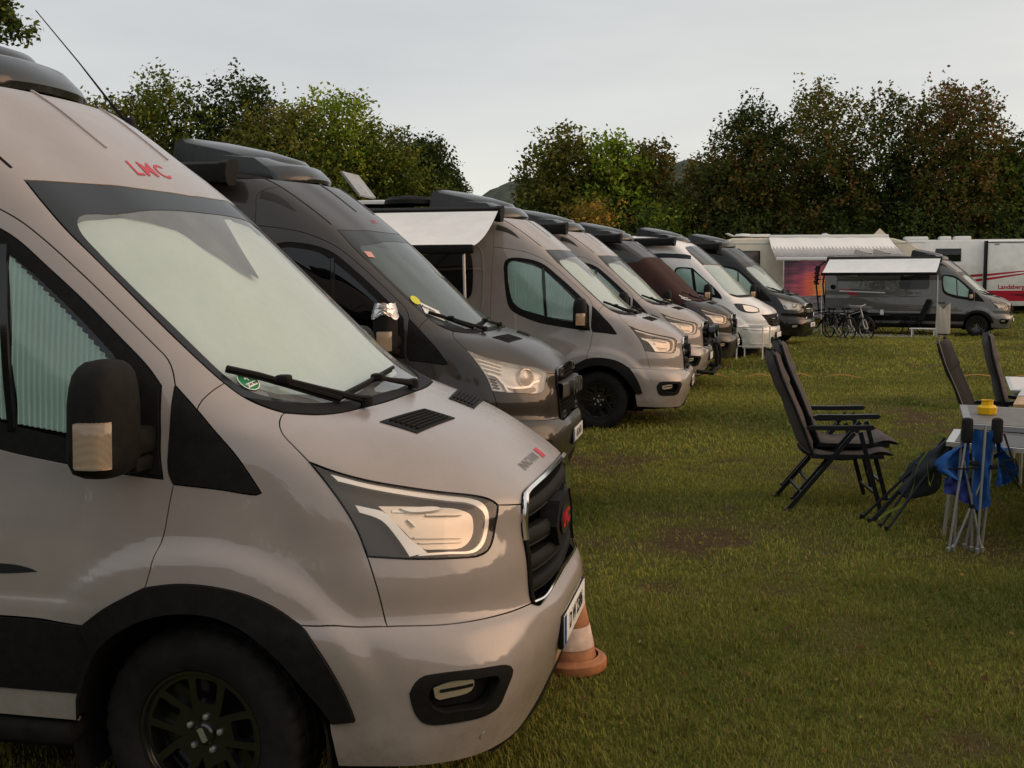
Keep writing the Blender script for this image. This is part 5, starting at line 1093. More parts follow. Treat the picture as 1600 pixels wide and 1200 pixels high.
def fallen_leaves():
    rg = np.random.default_rng(12); n = 2600; d = 4+rg.random(n)**1.4*26; f2 = np.array([_f.x, _f.y]); f2 /= np.linalg.norm(f2); r2 = np.array([f2[1], -f2[0]]); s = (rg.random(n)*2-1)*.5*d
    x = CAM_POS.x+f2[0]*d+r2[0]*s; y = CAM_POS.y+f2[1]*d+r2[1]*s; z = relief(x, y)+.012+.018*rg.random(n); a = rg.random(n)*6.28; l = .007+.013*rg.random(n); P = np.stack([x, y, z], 1)
    u = np.stack([np.cos(a)*l, np.sin(a)*l, rg.normal(0, .3, n)*l], 1); v = np.stack([-np.sin(a)*l*.6, np.cos(a)*l*.6, rg.normal(0, .35, n)*l], 1); V = np.stack([P-u, P-v, P+u, P+v], 1).reshape(-1, 3); k = np.arange(n)*4; F = np.stack([k, k+1, k+2, k+3], 1)
    pc = np.array([(.16, .09, .03), (.22, .15, .04), (.09, .05, .025), (.12, .06, .03)]); c = pc[rg.integers(4, size=n)]*(.6+.7*rg.random(n))[:, None]; me = fast_mesh('fallen_leaves', V, F, np.repeat(c, 4, 0)); me.materials.append(M_LEAF); tag(link('fallen_leaves', me), kind='stuff')
fallen_leaves()

# ------------------------------------------------------------------ the other vehicles
def extra(parent, name, me, mat): return link(name, me, parent, mat)
def obj_on(B, me_parent, name, txt, size, org, ex, ey, mat, **kw): return link(name, flat_text_on(B, txt, size, org, ex, ey, **kw), me_parent, mat)
def plate_text(root, txt, mat=M_BLACKP):
    me = text_mesh(txt, .082, 0, bold=.0022, space=.95); me.transform(Matrix(((0, 0, 1, 1.0672), (1, 0, 0, .022), (0, 1, 0, .538), (0, 0, 0, 1)))); 
    hold = next(c for c in root.children if c.name.startswith('number_plate_holder')); return link('plate_lettering', me, hold, mat)
def roof_lettering(root, size=.085):
    r = next(c for c in root.children if c.name.startswith('roof')and not c.name.startswith('roof_')); 
    return obj_on(BV, r, 'lettering', 'LMC', size, (-.605, .105, 2.235), (0, -1, 0), (-.78, 0, .62), M_RED, bold=.002, shear=.25, space=1.15)
def bonnet_lettering(root):
    h = next(c for c in root.children if c.name.startswith('bonnet') and not c.name.startswith('bonnet_')); g = obj_on(BV, h, 'lettering', 'INNOVAN', .055, (.905, .115, 1.128), (0, -1, 0), (-.6, 0, .75), M_GREYP, space=1.05)
    V, F, NN = BV.panel([BV.snap([(.928, -.055, 1.115), (.885, -.055, 1.14)]), BV.snap([(.885, -.055, 1.14), (.885, -.115, 1.14)]), BV.snap([(.885, -.115, 1.14), (.928, -.115, 1.115)]), BV.snap([(.928, -.115, 1.115), (.928, -.055, 1.115)])], off=.0015, flange=0, gap=0, raw=True); link('lettering_block', mk(V, F, NN, 'lettering_block'), h, M_RED)
M_GREYP = pmat('grey_print', (.10, .09, .085), .5)
# nearest van: writing, aerial, environmental badge
roof_lettering(V1, .125); bonnet_lettering(V1); plate_text(V1, 'D W 2386')
m = MB(); m.tube([(-1.08, .56, 2.52), (-1.17, .565, 2.62), (-1.32, .575, 2.80), (-1.54, .585, 3.05)], [.009, .006, .0035, .0025], 6); m.lathe([(.030, -.02), (.026, .012), (.012, .03)], 14, 'Z', (-1.07, .56, 2.515), cap=True); m.build('aerial', M_PLASTIC, V1)
ws1 = next(c for c in V1.children if c.name.startswith('windscreen'))
def disc_on(B, c, r, off, n=24):
    q = B.snap([c])[0]; nn = B.nv(*B.uv([c]).T)[0]; up = np.array([-.7, 0, .7]); up = up-nn*(up@nn); up /= np.linalg.norm(up); rt = np.cross(up, nn)
    return mk([q+nn*off]+[q+nn*off+up*r*math.sin(a)+rt*r*math.cos(a) for a in np.linspace(0, 2*math.pi, n+1)[:-1]], [[0, 1+i, 1+(i+1) % n] for i in range(n)], None, 'disc'), q, nn, up, rt
me, q, nn, up, rt = disc_on(BV, (.085, .735, 1.478), .042, .001); st = link('environment_badge', me, ws1, M_GREENP)
M_RING = pmat('badge_ring', (.75, .78, .75), .5); ring = [(.042, .039)]
vs = []; n = 28
for r in (.042, .0385):
    vs += [q+nn*.002+up*r*math.sin(a)+rt*r*math.cos(a) for a in np.linspace(0, 2*math.pi, n+1)[:-1]]
link('environment_badge_rim', mk(vs, [[i, (i+1) % n, n+(i+1) % n, n+i] for i in range(n)], None, 'rim'), ws1, M_RING)
rt_ = -rt if rt[1] > 0 else rt
vs = [q+nn*.0025+rt_*a*.026+up*(b*.009-.016) for a, b in ((-1, -1), (1, -1), (1, 1), (-1, 1))]; link('environment_badge_field', mk(vs, [[0, 1, 2, 3]], None, 'field'), ws1, M_RING)
link('badge_lettering', flat_text_on(BV, 'D AV 406', .013, q-up*.016, rt_, up, off=.0035, bold=.0003), ws1, M_BLACKP)
link('badge_lettering', flat_text_on(BV, '4', .040, q+up*.013, rt_, up, off=.0025, bold=.0006), ws1, M_RING)
# flank stripe end on the near door
dn = I1[('k', id(VANK), VAN_DOOR[0])]
link('decal', BV.panel([BV.sp([(-.66, .905), (-.60, .903), (-.545, .893), (-.522, .884)]), BV.sp([(-.522, .884), (-.58, .878), (-.66, .872), (-1.1, .868)]), BV.sp([(-1.1, .868), (-1.1, .905), (-.66, .905)])], off=.0015, flange=0, gap=0), dn, pmat('dark_decal', (.02, .022, .025), .3))

# second van: earlier face, dark bronze, no blinds, awning case closed
M_CLEARSC = pane('clear_windscreen', (.62, .70, .68), film=.10, filmcol=(.40, .46, .44), rough=.04, fscale=4)
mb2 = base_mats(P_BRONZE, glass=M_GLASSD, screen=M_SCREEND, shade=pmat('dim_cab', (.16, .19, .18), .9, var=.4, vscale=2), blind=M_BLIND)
V2, I2 = spawn('dark bronze camper van with open face grille lettering and no blinds, second in the row', (-.667, 4.666, .023), .014, mb2, [VANK, FRONTO, AWNC, SKYK], group=VANS)
roof_lettering(V2, .06); plate_text(V2, 'LB LM 50')
for ln in [c for c in V2.children if c.name.startswith('awning_case')]: ln.location.x = -.30
# third: warm grey, blinds, awning rolled out, roof hatch up
mb3 = base_mats(P_BEIGE)
V3, I3 = spawn('warm grey camper van with its white awning rolled out, third in the row', (.0387, 9.804, -.025), -.0079, mb3, [VANK, FRONTN, BLINDK, awning_open(), SKYK], group=VANS, steer=-.04)
plate_text(V3, 'AC LM 320')
m = MB(); m.prism([(-.20, -.32), (.20, -.32), (.20, .32), (-.20, .32)], .03, (-3.40, .3, 3.06), Vector((.62, 0, -.78)), (0, 1, 0), Vector((.78, 0, .62))); m2 = MB(); m2.rbox((-3.25, .3, 2.78), (.62, .66, .10), .02)
rf3 = next(c for c in V3.children if c.name == 'roof' or c.name.startswith('roof.')); m2.build('roof_hatch', M_WHITE, V3)
M_SMOKE = pane('hatch_dome', (.55, .55, .55), film=.45, filmcol=(.55, .54, .52), rough=.1); m.build('roof_hatch_lid', M_SMOKE, V3)
m = MB(); m.lathe([(.34, 0), (.33, .05), (.28, .09), (.12, .11), (.001, .115)], 24, 'Z', (-2.55, -.15, 2.75)); m.build('roof_vent', M_PLASTIC, V3)
# fourth: warm grey, front bar
V4, I4 = spawn('warm grey camper van with a black tubular front bar, fourth in the row', (.156, 14.105, -.026), -.061, mb, [VANK, FRONTN, BLINDK, AWNC, SKYK], group=VANS)
m = MB(); cxs = 1.14
for s in (1, -1):
    m.tube([(1.05, s*.30, .30), (cxs+.03, s*.30, .36), (cxs+.04, s*.30, .55), (cxs, s*.30, .74)], .032, 10); m.tube([(cxs+.03, s*.30, .36), (cxs, s*.62, .30), (.92, s*.80, .34)], .032, 10)
m.tube([(cxs+.02, -.30, .74), (cxs+.02, .30, .74)], .032, 10); m.tube([(cxs+.03, -.30, .34), (cxs+.03, .30, .34)], .032, 10); m.build('front_bar', M_PLASTIC, V4)
for s in (1, -1):
    m = MB(); m.lathe([(.05, -.09), (.095, -.05), (.105, .03), (.10, .045), (.09, .04), (.001, .03)], 24, 'X', (1.10, s*.30, .93)); m.beam((1.09, s*.30, .84), (1.12, s*.30, .74), .03, .02); m.build('auxiliary_lamp', M_GLOSSBLK, V4)
# fifth: dark, with a cloth cover over the cab glass
V5, I5 = spawn('anthracite camper van with its cab glass under a brown cloth cover, fifth in the row', (.578, 18.283, -.054), -.072, base_mats(P_DARK), [VANK, FRONTN, AWNC, SKYK], group=VANS)
plate_text(V5, 'SU LM 71')
M_CLOTH = pmat('maroon_cloth', (.042, .020, .018), .85, var=.15, vscale=5, bump=.3, bscale=9)
top = np.concatenate([[(-.72, .785, 2.185)], BV.snap([(-.69, .70, 2.19), (-.63, .5, 2.19), (-.56, .25, 2.19), (-.54, 0, 2.19)])]); sd = BV.sp([(-1.22, 2.06), (-1.0, 2.10), (-.80, 2.12)]); fr = BV.snap([(.06, .93, 1.30), (.14, .86, 1.38), (.225, .78, 1.375), (.33, .66, 1.355), (.375, .57, 1.35), (.40, .45, 1.35), (.43, .25, 1.35), (.44, 0, 1.352)])
segs = [rev(fr), np.concatenate([fr[:1], BV.sp([(-.05, 1.235), (-.45, 1.21), (-1.15, 1.30)])]), BV.sp([(-1.15, 1.30), (-1.20, 1.7), (-1.22, 2.06)]), np.concatenate([sd, top[:1]]), top]
o = link('cab_cover', BV.panel(full(segs), off=.02, flange=.02, gap=0, dr=3, offfn=lambda X: .006*np.sin(X[..., 0]*9+X[..., 2]*7)+.005*np.sin(X[..., 0]*23-X[..., 2]*5)), None, M_CLOTH); o.matrix_world = V5.matrix_basis.copy(); tag(o, 'brown maroon cloth cover over the cab glass of the anthracite van', 'cover')
o['label'] = 'brown maroon cloth cover over the cab glass of the anthracite van'
for dz in (0, .055):
    link('reflective_strip', BV.strip(BV.snap([(-.02-dz*.3+dz, .89, 1.46-dz), (.06+dz, .86, 1.40-dz), (.13+dz, .82, 1.375-dz)]), .022, .002, .026), o, M_WHITE)
# seventh: black, earlier face with bright grille frame
V7, I7 = spawn('black camper van with bright grille frame, last of the row before the sunset wall', (2.486, 25.809, -.03), -.283, base_mats(P_BLACK, frame=M_CHROME, letters=M_CHROME), [VANK, FRONTO2, BLINDK, AWNC, SKYK], group=VANS); plate_text(V7, 'HS LM 9')
# the van standing across the field under its awning
P_GREY8 = paint('paint_grey', (.125, .118, .11), .0, .6)
V8, I8 = spawn('grey camper van standing side on under a white awning at the far side', (9.653, 35.992, -.29), -.28, base_mats(P_GREY8), [VANK, FRONTN, BLINDK, awning_open(-1.15, -4.88, 1.15, 2.09, .07, ((-1.12, 0.0), (-4.86, 0.0)), 0.0), SKYK], group=VANS)
sp8 = I8[('k', id(VANK), [i for i, p in enumerate(VANK.parts) if p[0] == 'side_panel'][0])]
link('decal', BV.panel([BV.sp([(-4.55, 1.575), (-4.1, 1.545), (-3.95, 1.50)]), BV.sp([(-3.95, 1.50), (-4.55, 1.55)]), BV.sp([(-4.55, 1.55), (-4.55, 1.575)])], off=.002, flange=0, gap=0), sp8, M_RED)
link('decal', BV.panel([BV.sp([(-4.25, 1.45), (-3.98, 1.45), (-3.80, 1.36)]), BV.sp([(-3.80, 1.36), (-4.15, 1.355)]), BV.sp([(-4.15, 1.355), (-4.25, 1.45)])], off=.002, flange=0, gap=0), sp8, M_RED)
link('trim_strip', BV.strip(BV.sp([(-4.5, 1.50), (-3.7, 1.47), (-2.95, 1.44)]), .045, .012), sp8, M_ALU)
m = MB(); m.lathe([(.085, 0), (.08, .02), (.05, .022), (.045, .01), (.001, .01)], 20, 'Y', (-4.72, -1.025, 1.64)); m.v = [(x, -2.05-y, z) for x, y, z in m.v]; m.build('filler_cap', M_PLASTIC, V8)
for x in (-3.95, -3.30):
    m = MB(); m.prism([(-.26, 0), (.26, 0), (.30, .03), (-.16, .17), (-.22, .16)], .55, (x, -.1, 2.79), (1, 0, 0), (0, 0, 1), (0, -1, 0)); m.build('roof_hatch_lid', pmat('hatch_beige', (.55, .48, .42), .5), V8)
m = MB()
for y in (-.55, .55):
    m.tube([(-5.0, y, 2.45), (-5.12, y, 2.52), (-5.28, y, 2.40), (-5.36, y, 2.05), (-5.40, y, 1.7), (-5.34, y, 1.2), (-5.28, y, .72), (-5.0, y, .62)], .028, 7)
for z, x in ((1.9, -5.38), (1.3, -5.35), (.8, -5.3)): m.tube([(x, -.55, z), (x, .55, z)], .024, 7)
for k in range(9): m.rbox((-5.40-.03*(k % 2), -.50+.02*k, 1.75+.075*k), (.16, .10, .07), .02)
m.rbox((-5.42, 0, .78), (.18, 1.25, .05), .015); m.build('bicycle_carrier', M_PLASTIC, V8)

# sixth: white van of another make, with a shorter snub bonnet
def duc_rows():
    dl = {.24: -.07, .35: -.07, .45: -.07, .57: -.07, .67: -.07, .725: -.07, .76: -.06, .86: -.06, .96: -.075, 1.05: -.13, 1.10: -.16, 1.16: -.19, 1.24: -.20, 1.29: -.19, 1.33: -.14, 1.38: -.07, 1.48: -.02}
    return [(z, [((p[0]+dl.get(z, 0)*w,)+tuple(p[1:])) for p, w in zip(pts, (0, 0, 0, 0, .3, .8, 1, 1, 1))]) for z, pts in VAN_ROWS]
def make_white_van():
    B = Body(duc_rows()); root = empty('camper_van', (1.53, 21.428, -.03), -.217); tag(root, 'white camper van with black roof front and dark rimmed lamps, sixth in the row', 'camper van', VANS)
    G = B.G; fs = []; c = .25*(G[:-1, :-1]+G[1:, :-1]+G[:-1, 1:]+G[1:, 1:])
    bad = ((c[..., 0]**2+(c[..., 2]-.345)**2 < .41**2) | ((c[..., 0]+3.9)**2+(c[..., 2]-.345)**2 < .41**2) | ((abs(c[..., 0]) < .41) & (c[..., 2] < .345))) & (abs(c[..., 1]) > .7)
    for i, j in zip(*np.where(~bad)): k = i*B.NF+j; fs.append([k, k+1, k+B.NF+1, k+B.NF])
    top = list(range((B.NR-1)*B.NF, B.NR*B.NF)); fs.append(top); back = [i*B.NF for i in range(0, B.NR)]+[i*B.NF+B.NF-1 for i in range(B.NR-1, -1, -1)]; fs.append(back)
    NN = np.concatenate([B.N.reshape(-1, 3)]); body = link('body', mk(G.reshape(-1, 3), fs, None, 'body'), root, P_WHITE)
    for wx in (0, -3.9):
        m = MB(); m.box((wx, 0, .42), (.84, 1.7, .80)); m.build('wheel_house', M_DARK, root)
    def pan(nm, segs, mat, off=.003, par=root, **kw): return link(nm, B.panel(segs, off=off, gap=0, flange=.006, **kw), par, mat)
    def panl(nm, segs, mat, off=.003, par=root):
        me = B.panel(segs, off=off, gap=0, flange=.006); a = link(nm, me, par, mat); link(nm, mirror_mesh(me), par, mat); return a
    SIDE = A([(-.523, .79, 2.013), (-.28, .82, 1.77), (-.024, .848, 1.50), (.06, .835, 1.42)]); LOW = A([(.06, .835, 1.42), (.12, .81, 1.375), (.20, .73, 1.345), (.29, .57, 1.325), (.34, .35, 1.32), (.37, 0, 1.322)]); TOP = B.snap([(-.523, .79, 2.013), (-.48, .6, 2.02), (-.40, .3, 2.02), (-.37, 0, 2.02)])
    ws = pan('windscreen', full([rev(LOW), rev(SIDE), TOP]), pmat('windscreen_blind', ()), .002) if False else pan('windscreen_blind', full([rev(LOW), rev(SIDE), TOP]), M_SHADE, .002)
    pan('windscreen', full([rev(LOW), rev(SIDE), TOP]), M_SCREEN, .008)
    pan('scuttle', full([rev(LOW), B.snap([(.06, .835, 1.42), (.12, .78, 1.41), (.20, .66, 1.395), (.26, .45, 1.39), (.30, 0, 1.39)])]), M_PLASTIC, .010)
    vt = B.snap([(-.98, .60, 2.47), (-.93, .4, 2.475), (-.88, 0, 2.475)]); vb = B.snap([(-.545, .765, 2.035), (-.50, .6, 2.04), (-.42, .3, 2.04), (-.39, 0, 2.04)])
    pan('roof_front_panel', full([rev(vb), np.concatenate([vb[:1], B.snap([(-.70, .745, 2.19), (-.86, .70, 2.34)]), vt[:1]]), vt]), pmat('black_roof_panel', (.012, .012, .013), .25, coat=.6), .02)
    w = [B.sp([(-1.13, 1.70), (-1.13, 1.96), (-1.08, 2.0), (-.90, 2.005), (-.735, 1.985)]), B.sp([(-.735, 1.985), (-.474, 1.753), (-.211, 1.529), (-.075, 1.36), (-.062, 1.30)]), B.sp([(-.062, 1.30), (-.387, 1.37), (-.70, 1.44), (-1.0, 1.55), (-1.13, 1.70)])]
    panl('window_trim', w, M_PLASTIC, .002)
    g = [B.sp([(-1.09, 1.72), (-1.09, 1.94), (-1.05, 1.965), (-.90, 1.97), (-.775, 1.95)]), B.sp([(-.775, 1.95), (-.70, 1.50)]), B.sp([(-.70, 1.50), (-.95, 1.59), (-1.09, 1.72)])]; panl('window_blind', g, M_BLIND, .004); panl('window', g, M_GLASS, .008)
    g = [B.sp([(-.70, 1.91), (-.46, 1.71), (-.27, 1.55)]), B.sp([(-.27, 1.55), (-.22, 1.40)]), B.sp([(-.22, 1.40), (-.62, 1.465)]), B.sp([(-.62, 1.465), (-.70, 1.91)])]; panl('window_blind', g, M_BLIND, .004); panl('window', g, M_GLASS, .008)
    hl = [B.snap([(.186, .912, 1.205), (.351, .774, 1.200), (.545, .624, 1.155), (.67, .60, 1.09), (.70, .66, 1.01)]), B.snap([(.70, .66, 1.01), (.572, .80, .995), (.409, .89, 1.02), (.287, .92, 1.084), (.186, .912, 1.205)])]; panl('headlight', hl, M_GLOSSBLK, .004)
    h2 = [B.snap([(.36, .80, 1.165), (.52, .665, 1.140), (.64, .625, 1.08), (.675, .67, 1.025)]), B.snap([(.675, .67, 1.025), (.56, .79, 1.02), (.43, .86, 1.05), (.36, .80, 1.165)])]; panl('lamp', h2, M_REFL, .010)
    gr = [B.snap([(.935, 0, .98), (.93, .18, .98), (.88, .45, .965), (.80, .60, .955), (.74, .66, .955)]), B.snap([(.74, .66, .955), (.80, .655, .90), (.85, .60, .82), (.90, .50, .70)]), B.snap([(.90, .50, .70), (.945, .30, .69), (.96, 0, .69)])]; gp_ = pan('grille', full(gr), M_PLASTIC, .008)
    for z in (.75, .81, .87): link('grille_bar', B.strip(B.snap([(.90, .48, z), (.945, .25, z), (.96, 0, z), (.945, -.25, z), (.90, -.48, z)]), .02, .02, .008), gp_, M_GLOSSBLK)
    m = MB(); m.prism([(.055*math.cos(a), .055*math.sin(a)) for a in np.linspace(0, 6.28, 25)[:-1]], .01, (.985, 0, .90), (0, 1, 0), (0, 0, 1), (1, 0, 0)); m.build('badge', M_CHROME, gp_)
    for s_ in (1, -1): link('bumper_seam', B.strip(B.snap([(.40, s_*.985, .66), (.69, s_*.89, .625), (.86, s_*.66, .60), (.94, s_*.45, .60)]), .012, .002), root, M_DARK)
    panl('fog_lamp', [B.snap([(.52, .93, .75), (.66, .86, .74), (.80, .73, .725), (.78, .75, .69), (.65, .87, .69), (.52, .93, .72), (.52, .93, .75)])], pmat('fog_recess', (.30, .28, .26), .4), .003)
    pan('lower_grille', full([B.snap([(.97, 0, .42), (.95, .3, .42), (.90, .5, .42)]), B.snap([(.90, .5, .42), (.88, .5, .33)]), B.snap([(.88, .5, .33), (.92, .3, .33), (.94, 0, .33)])]), M_PLASTIC, .004)
    link('stripe', B.strip(B.sp([(-1.9, 2.27), (-1.2, 2.26), (-.80, 2.22)]), A([.11, .11, .02])[0], .002), root, pmat('dark_decal', ()) if 'dark_decal' in MATS else M_DARK)
    for kit in (AWNC, SKYK):
        ix = {}
        for i, (nm, me, key, par) in enumerate(kit.parts): ix[i] = link(nm, me, root if par is None else ix[par], mb[key])
    i0 = {}
    for i, (nm, me, key, par) in enumerate(VANK.parts):
        if nm in ('mirror', 'indicator', 'mirror_arm', 'mirror_glass'):
            i0[i] = link(nm, me, root if par not in i0 else i0[par], mb[key])
            if par not in i0: i0[i].location = (-.14, 0, .06)
        if nm in ('number_plate_holder', 'number_plate', 'number_plate_band'):
            i0[i] = link(nm, me, root if par not in i0 else i0[par], mb[key])
            if par not in i0: i0[i].location = (-.055, 0, -.03)
    for wx in (0, -3.9):
        for sd in (1, -1):
            w = empty('wheel', (wx, -sd*.862, .352), 0 if sd > 0 else math.pi); w.parent = root
            for nm, me, key, par in WHEELK.parts: link(nm, me, w, mb[key])
    return root
V6 = make_white_van()

# ------------------------------------------------------------------ motorhomes at the far side
P_CREAM = paint('paint_cream', (.84, .76, .62), 0, .4, .3); P_OFFW = paint('paint_off_white', (.85, .82, .77), 0, .4, .3)
def local(root, p): return root.matrix_basis @ Vector(p)
def motorhome_cream():
    root = empty('motorhome', (0.75, 43.9, 0.0), .205); tag(root, 'long cream motorhome with rounded overcab behind the white awning and sunset wall', 'motorhome')
    prof = [(0, .42), (0, 3.05), (.10, 3.22), (.35, 3.30), (6.2, 3.30), (7.0, 3.27), (7.6, 3.12), (8.2, 2.80), (8.55, 2.45), (8.62, 2.25), (8.45, 2.12), (8.0, 2.05), (8.55, 1.45), (9.15, 1.25), (9.25, .9), (9.2, .42)]
    m = MB(); m.prism(prof, 2.25, (0, -1.12, 0), (1, 0, 0), (0, 0, 1), (0, -1, 0)); me = m.mesh('body', 30); bm = bmesh.new(); bm.from_mesh(me); bmesh.ops.remove_doubles(bm, verts=bm.verts, dist=.001); bmesh.ops.bevel(bm, geom=[e for e in bm.edges if len(e.link_faces) == 2 and e.calc_face_angle(0) > 1.2], offset=.05, segments=3, affect='EDGES'); bm.to_mesh(me); bm.free(); me.shade_smooth(); me.set_sharp_from_angle(angle=.6); me.materials.append(P_CREAM); link('body', me, root)
    m = MB(); m.rbox((.95, -1.135, 2.35), (1.05, .03, .85), .012); w = m.build('window', M_GLOSSBLK, root); m = MB(); m.rbox((.95, -1.152, 2.36), (.93, .012, .70), .005); m.build('window_pane', pmat('brown_pane', (.10, .075, .065), .15, coat=.5), w)
    m = MB(); m.box((4.3, -1.128, 3.08), (8, .02, .05)); m.build('roof_rail', M_ALU, root)
    m = MB(); m.lathe([(.001, .10), (.30, .07), (.36, .0), (.33, -.03)], 20, 'Z', (.95, -.2, 3.42)); m.rbox((1.5, -.2, 3.42), (1.1, .5, .12), .03); m.beam((.55, -.2, 3.40), (.25, -.25, 3.52), .35, .03); m.build('roof_aerial', M_WHITE, root)
    m = MB(); m.prism([(-.12, 0), (.30, 0), (.22, .14), (.02, .22)], .5, (4.4, -.3, 3.30), (1, 0, 0), (0, 0, 1), (0, -1, 0)); m.build('roof_hatch', M_WHITE, root)
    for x in (2.0, 7.9):
        for y in (-.95, .95):
            m = MB(); m.lathe([(.12, -.1), (.33, -.1), (.35, -.06), (.35, .06), (.33, .1), (.12, .1)], 24, 'Y', (x, y, .35)); m.build('wheel', M_RUBBER, root)
    m = MB(); m.box((4.4, 0, .42), (8.4, 2.0, .2)); m.build('underbody', M_DARK, root)
    # awning: cloth with a woven border, rail
    L0, L1 = 1.86, 6.72
    mt = bpy.data.materials.new('awning_print'); mt.use_nodes = True; t = mt.node_tree; b = t.nodes['Principled BSDF']; b.inputs['Roughness'].default_value = .85
    tc = N(t, 'ShaderNodeTexCoord'); sp = N(t, 'ShaderNodeSeparateXYZ'); t.links.new(tc.outputs['UV'], sp.inputs[0])
    def mth(op, a, b_=None):
        n = N(t, 'ShaderNodeMath', operation=op)
        for i, v in enumerate((a, b_)):
            if v is None: continue
            if isinstance(v, (int, float)): n.inputs[i].default_value = v
            else: t.links.new(v, n.inputs[i])
        return n.outputs[0]
    u, v = sp.outputs[0], sp.outputs[1]
    tri = mth('ABSOLUTE', mth('SUBTRACT', mth('FRACT', mth('MULTIPLY', u, 34.0)), .5))            # 0 at centre of each point
    edge = mth('SUBTRACT', .68, mth('MULTIPLY', tri, .30)); inb = mth('LESS_THAN', v, edge)
    bands = mth('GREATER_THAN', mth('FRACT', mth('MULTIPLY', v, 14.0)), .42); sp2 = mth('GREATER_THAN', v, .44); k = mth('MULTIPLY', inb, mth('ADD', mth('SUBTRACT', 1.0, mth('MULTIPLY', v, .85)), mth('MULTIPLY', bands, .18)))
    nz = N(t, 'ShaderNodeTexNoise', i_Scale=30.0, i_Detail=5.0); t.links.new(tc.outputs['UV'], nz.inputs['Vector']); k2 = mth('MULTIPLY', k, mth('ADD', .55, mth('MULTIPLY', nz.outputs[0], .75)))
    mx = N(t, 'ShaderNodeMixRGB'); mx.inputs[1].default_value = (.86, .85, .83, 1); mx.inputs[2].default_value = (.17, .17, .18, 1); t.links.new(k2, mx.inputs[0]); t.links.new(mx.outputs[0], b.inputs['Base Color']); tr = N(t, 'ShaderNodeBsdfTranslucent'); t.links.new(mx.outputs[0], tr.inputs[0]); ms = N(t, 'ShaderNodeMixShader', i_0=.10); t.links.new(b.outputs[0], ms.inputs[1]); t.links.new(tr.outputs[0], ms.inputs[2]); t.links.new(ms.outputs[0], t.nodes['Material Output'].inputs[0])
    nx, ny = 48, 12; me = bpy.data.meshes.new('awning_fabric'); vs, fs, uv = [], [], []
    for i in range(nx+1):
        for j in range(ny+1):
            s, q = i/nx, j/ny; vs.append((L0-.05+(L1-L0+.10)*s+(.18*q*(1-2*s)*-1), -1.20-2.1*q, 3.32-.90*q-.10*math.sin(math.pi*q)+.01*math.sin(30*s))); uv.append((s, 1-q))
    for i in range(nx):
        for j in range(ny): a = i*(ny+1)+j; fs.append((a, a+ny+1, a+ny+2, a+1))
    me.from_pydata(vs, [], fs); me.update(); me.shade_smooth(); ul = me.uv_layers.new(name='UVMap')
    for lp in me.loops: ul.data[lp.index].uv = uv[lp.vertex_index]
    me.materials.append(mt); link('awning_fabric', me, root)
    m = MB(); m.rbox(((L0+L1)/2, -1.17, 3.36), (L1-L0+.1, .14, .12), .03); m.build('awning_case', M_WHITE, root)
    m = MB(); m.rbox(((L0+L1)/2, -3.34, 2.40), (L1-L0+.5, .09, .13), .03); r = m.build('awning_rail', M_WHITE, root)
    for x in (L0+.05, L1-.05):
        m = MB(); m.tube([(x, -3.34, 2.36), (x, -3.34, .03)], .02, 8); m.build('awning_leg', M_ALU, r)
    return root
MHC = motorhome_cream()
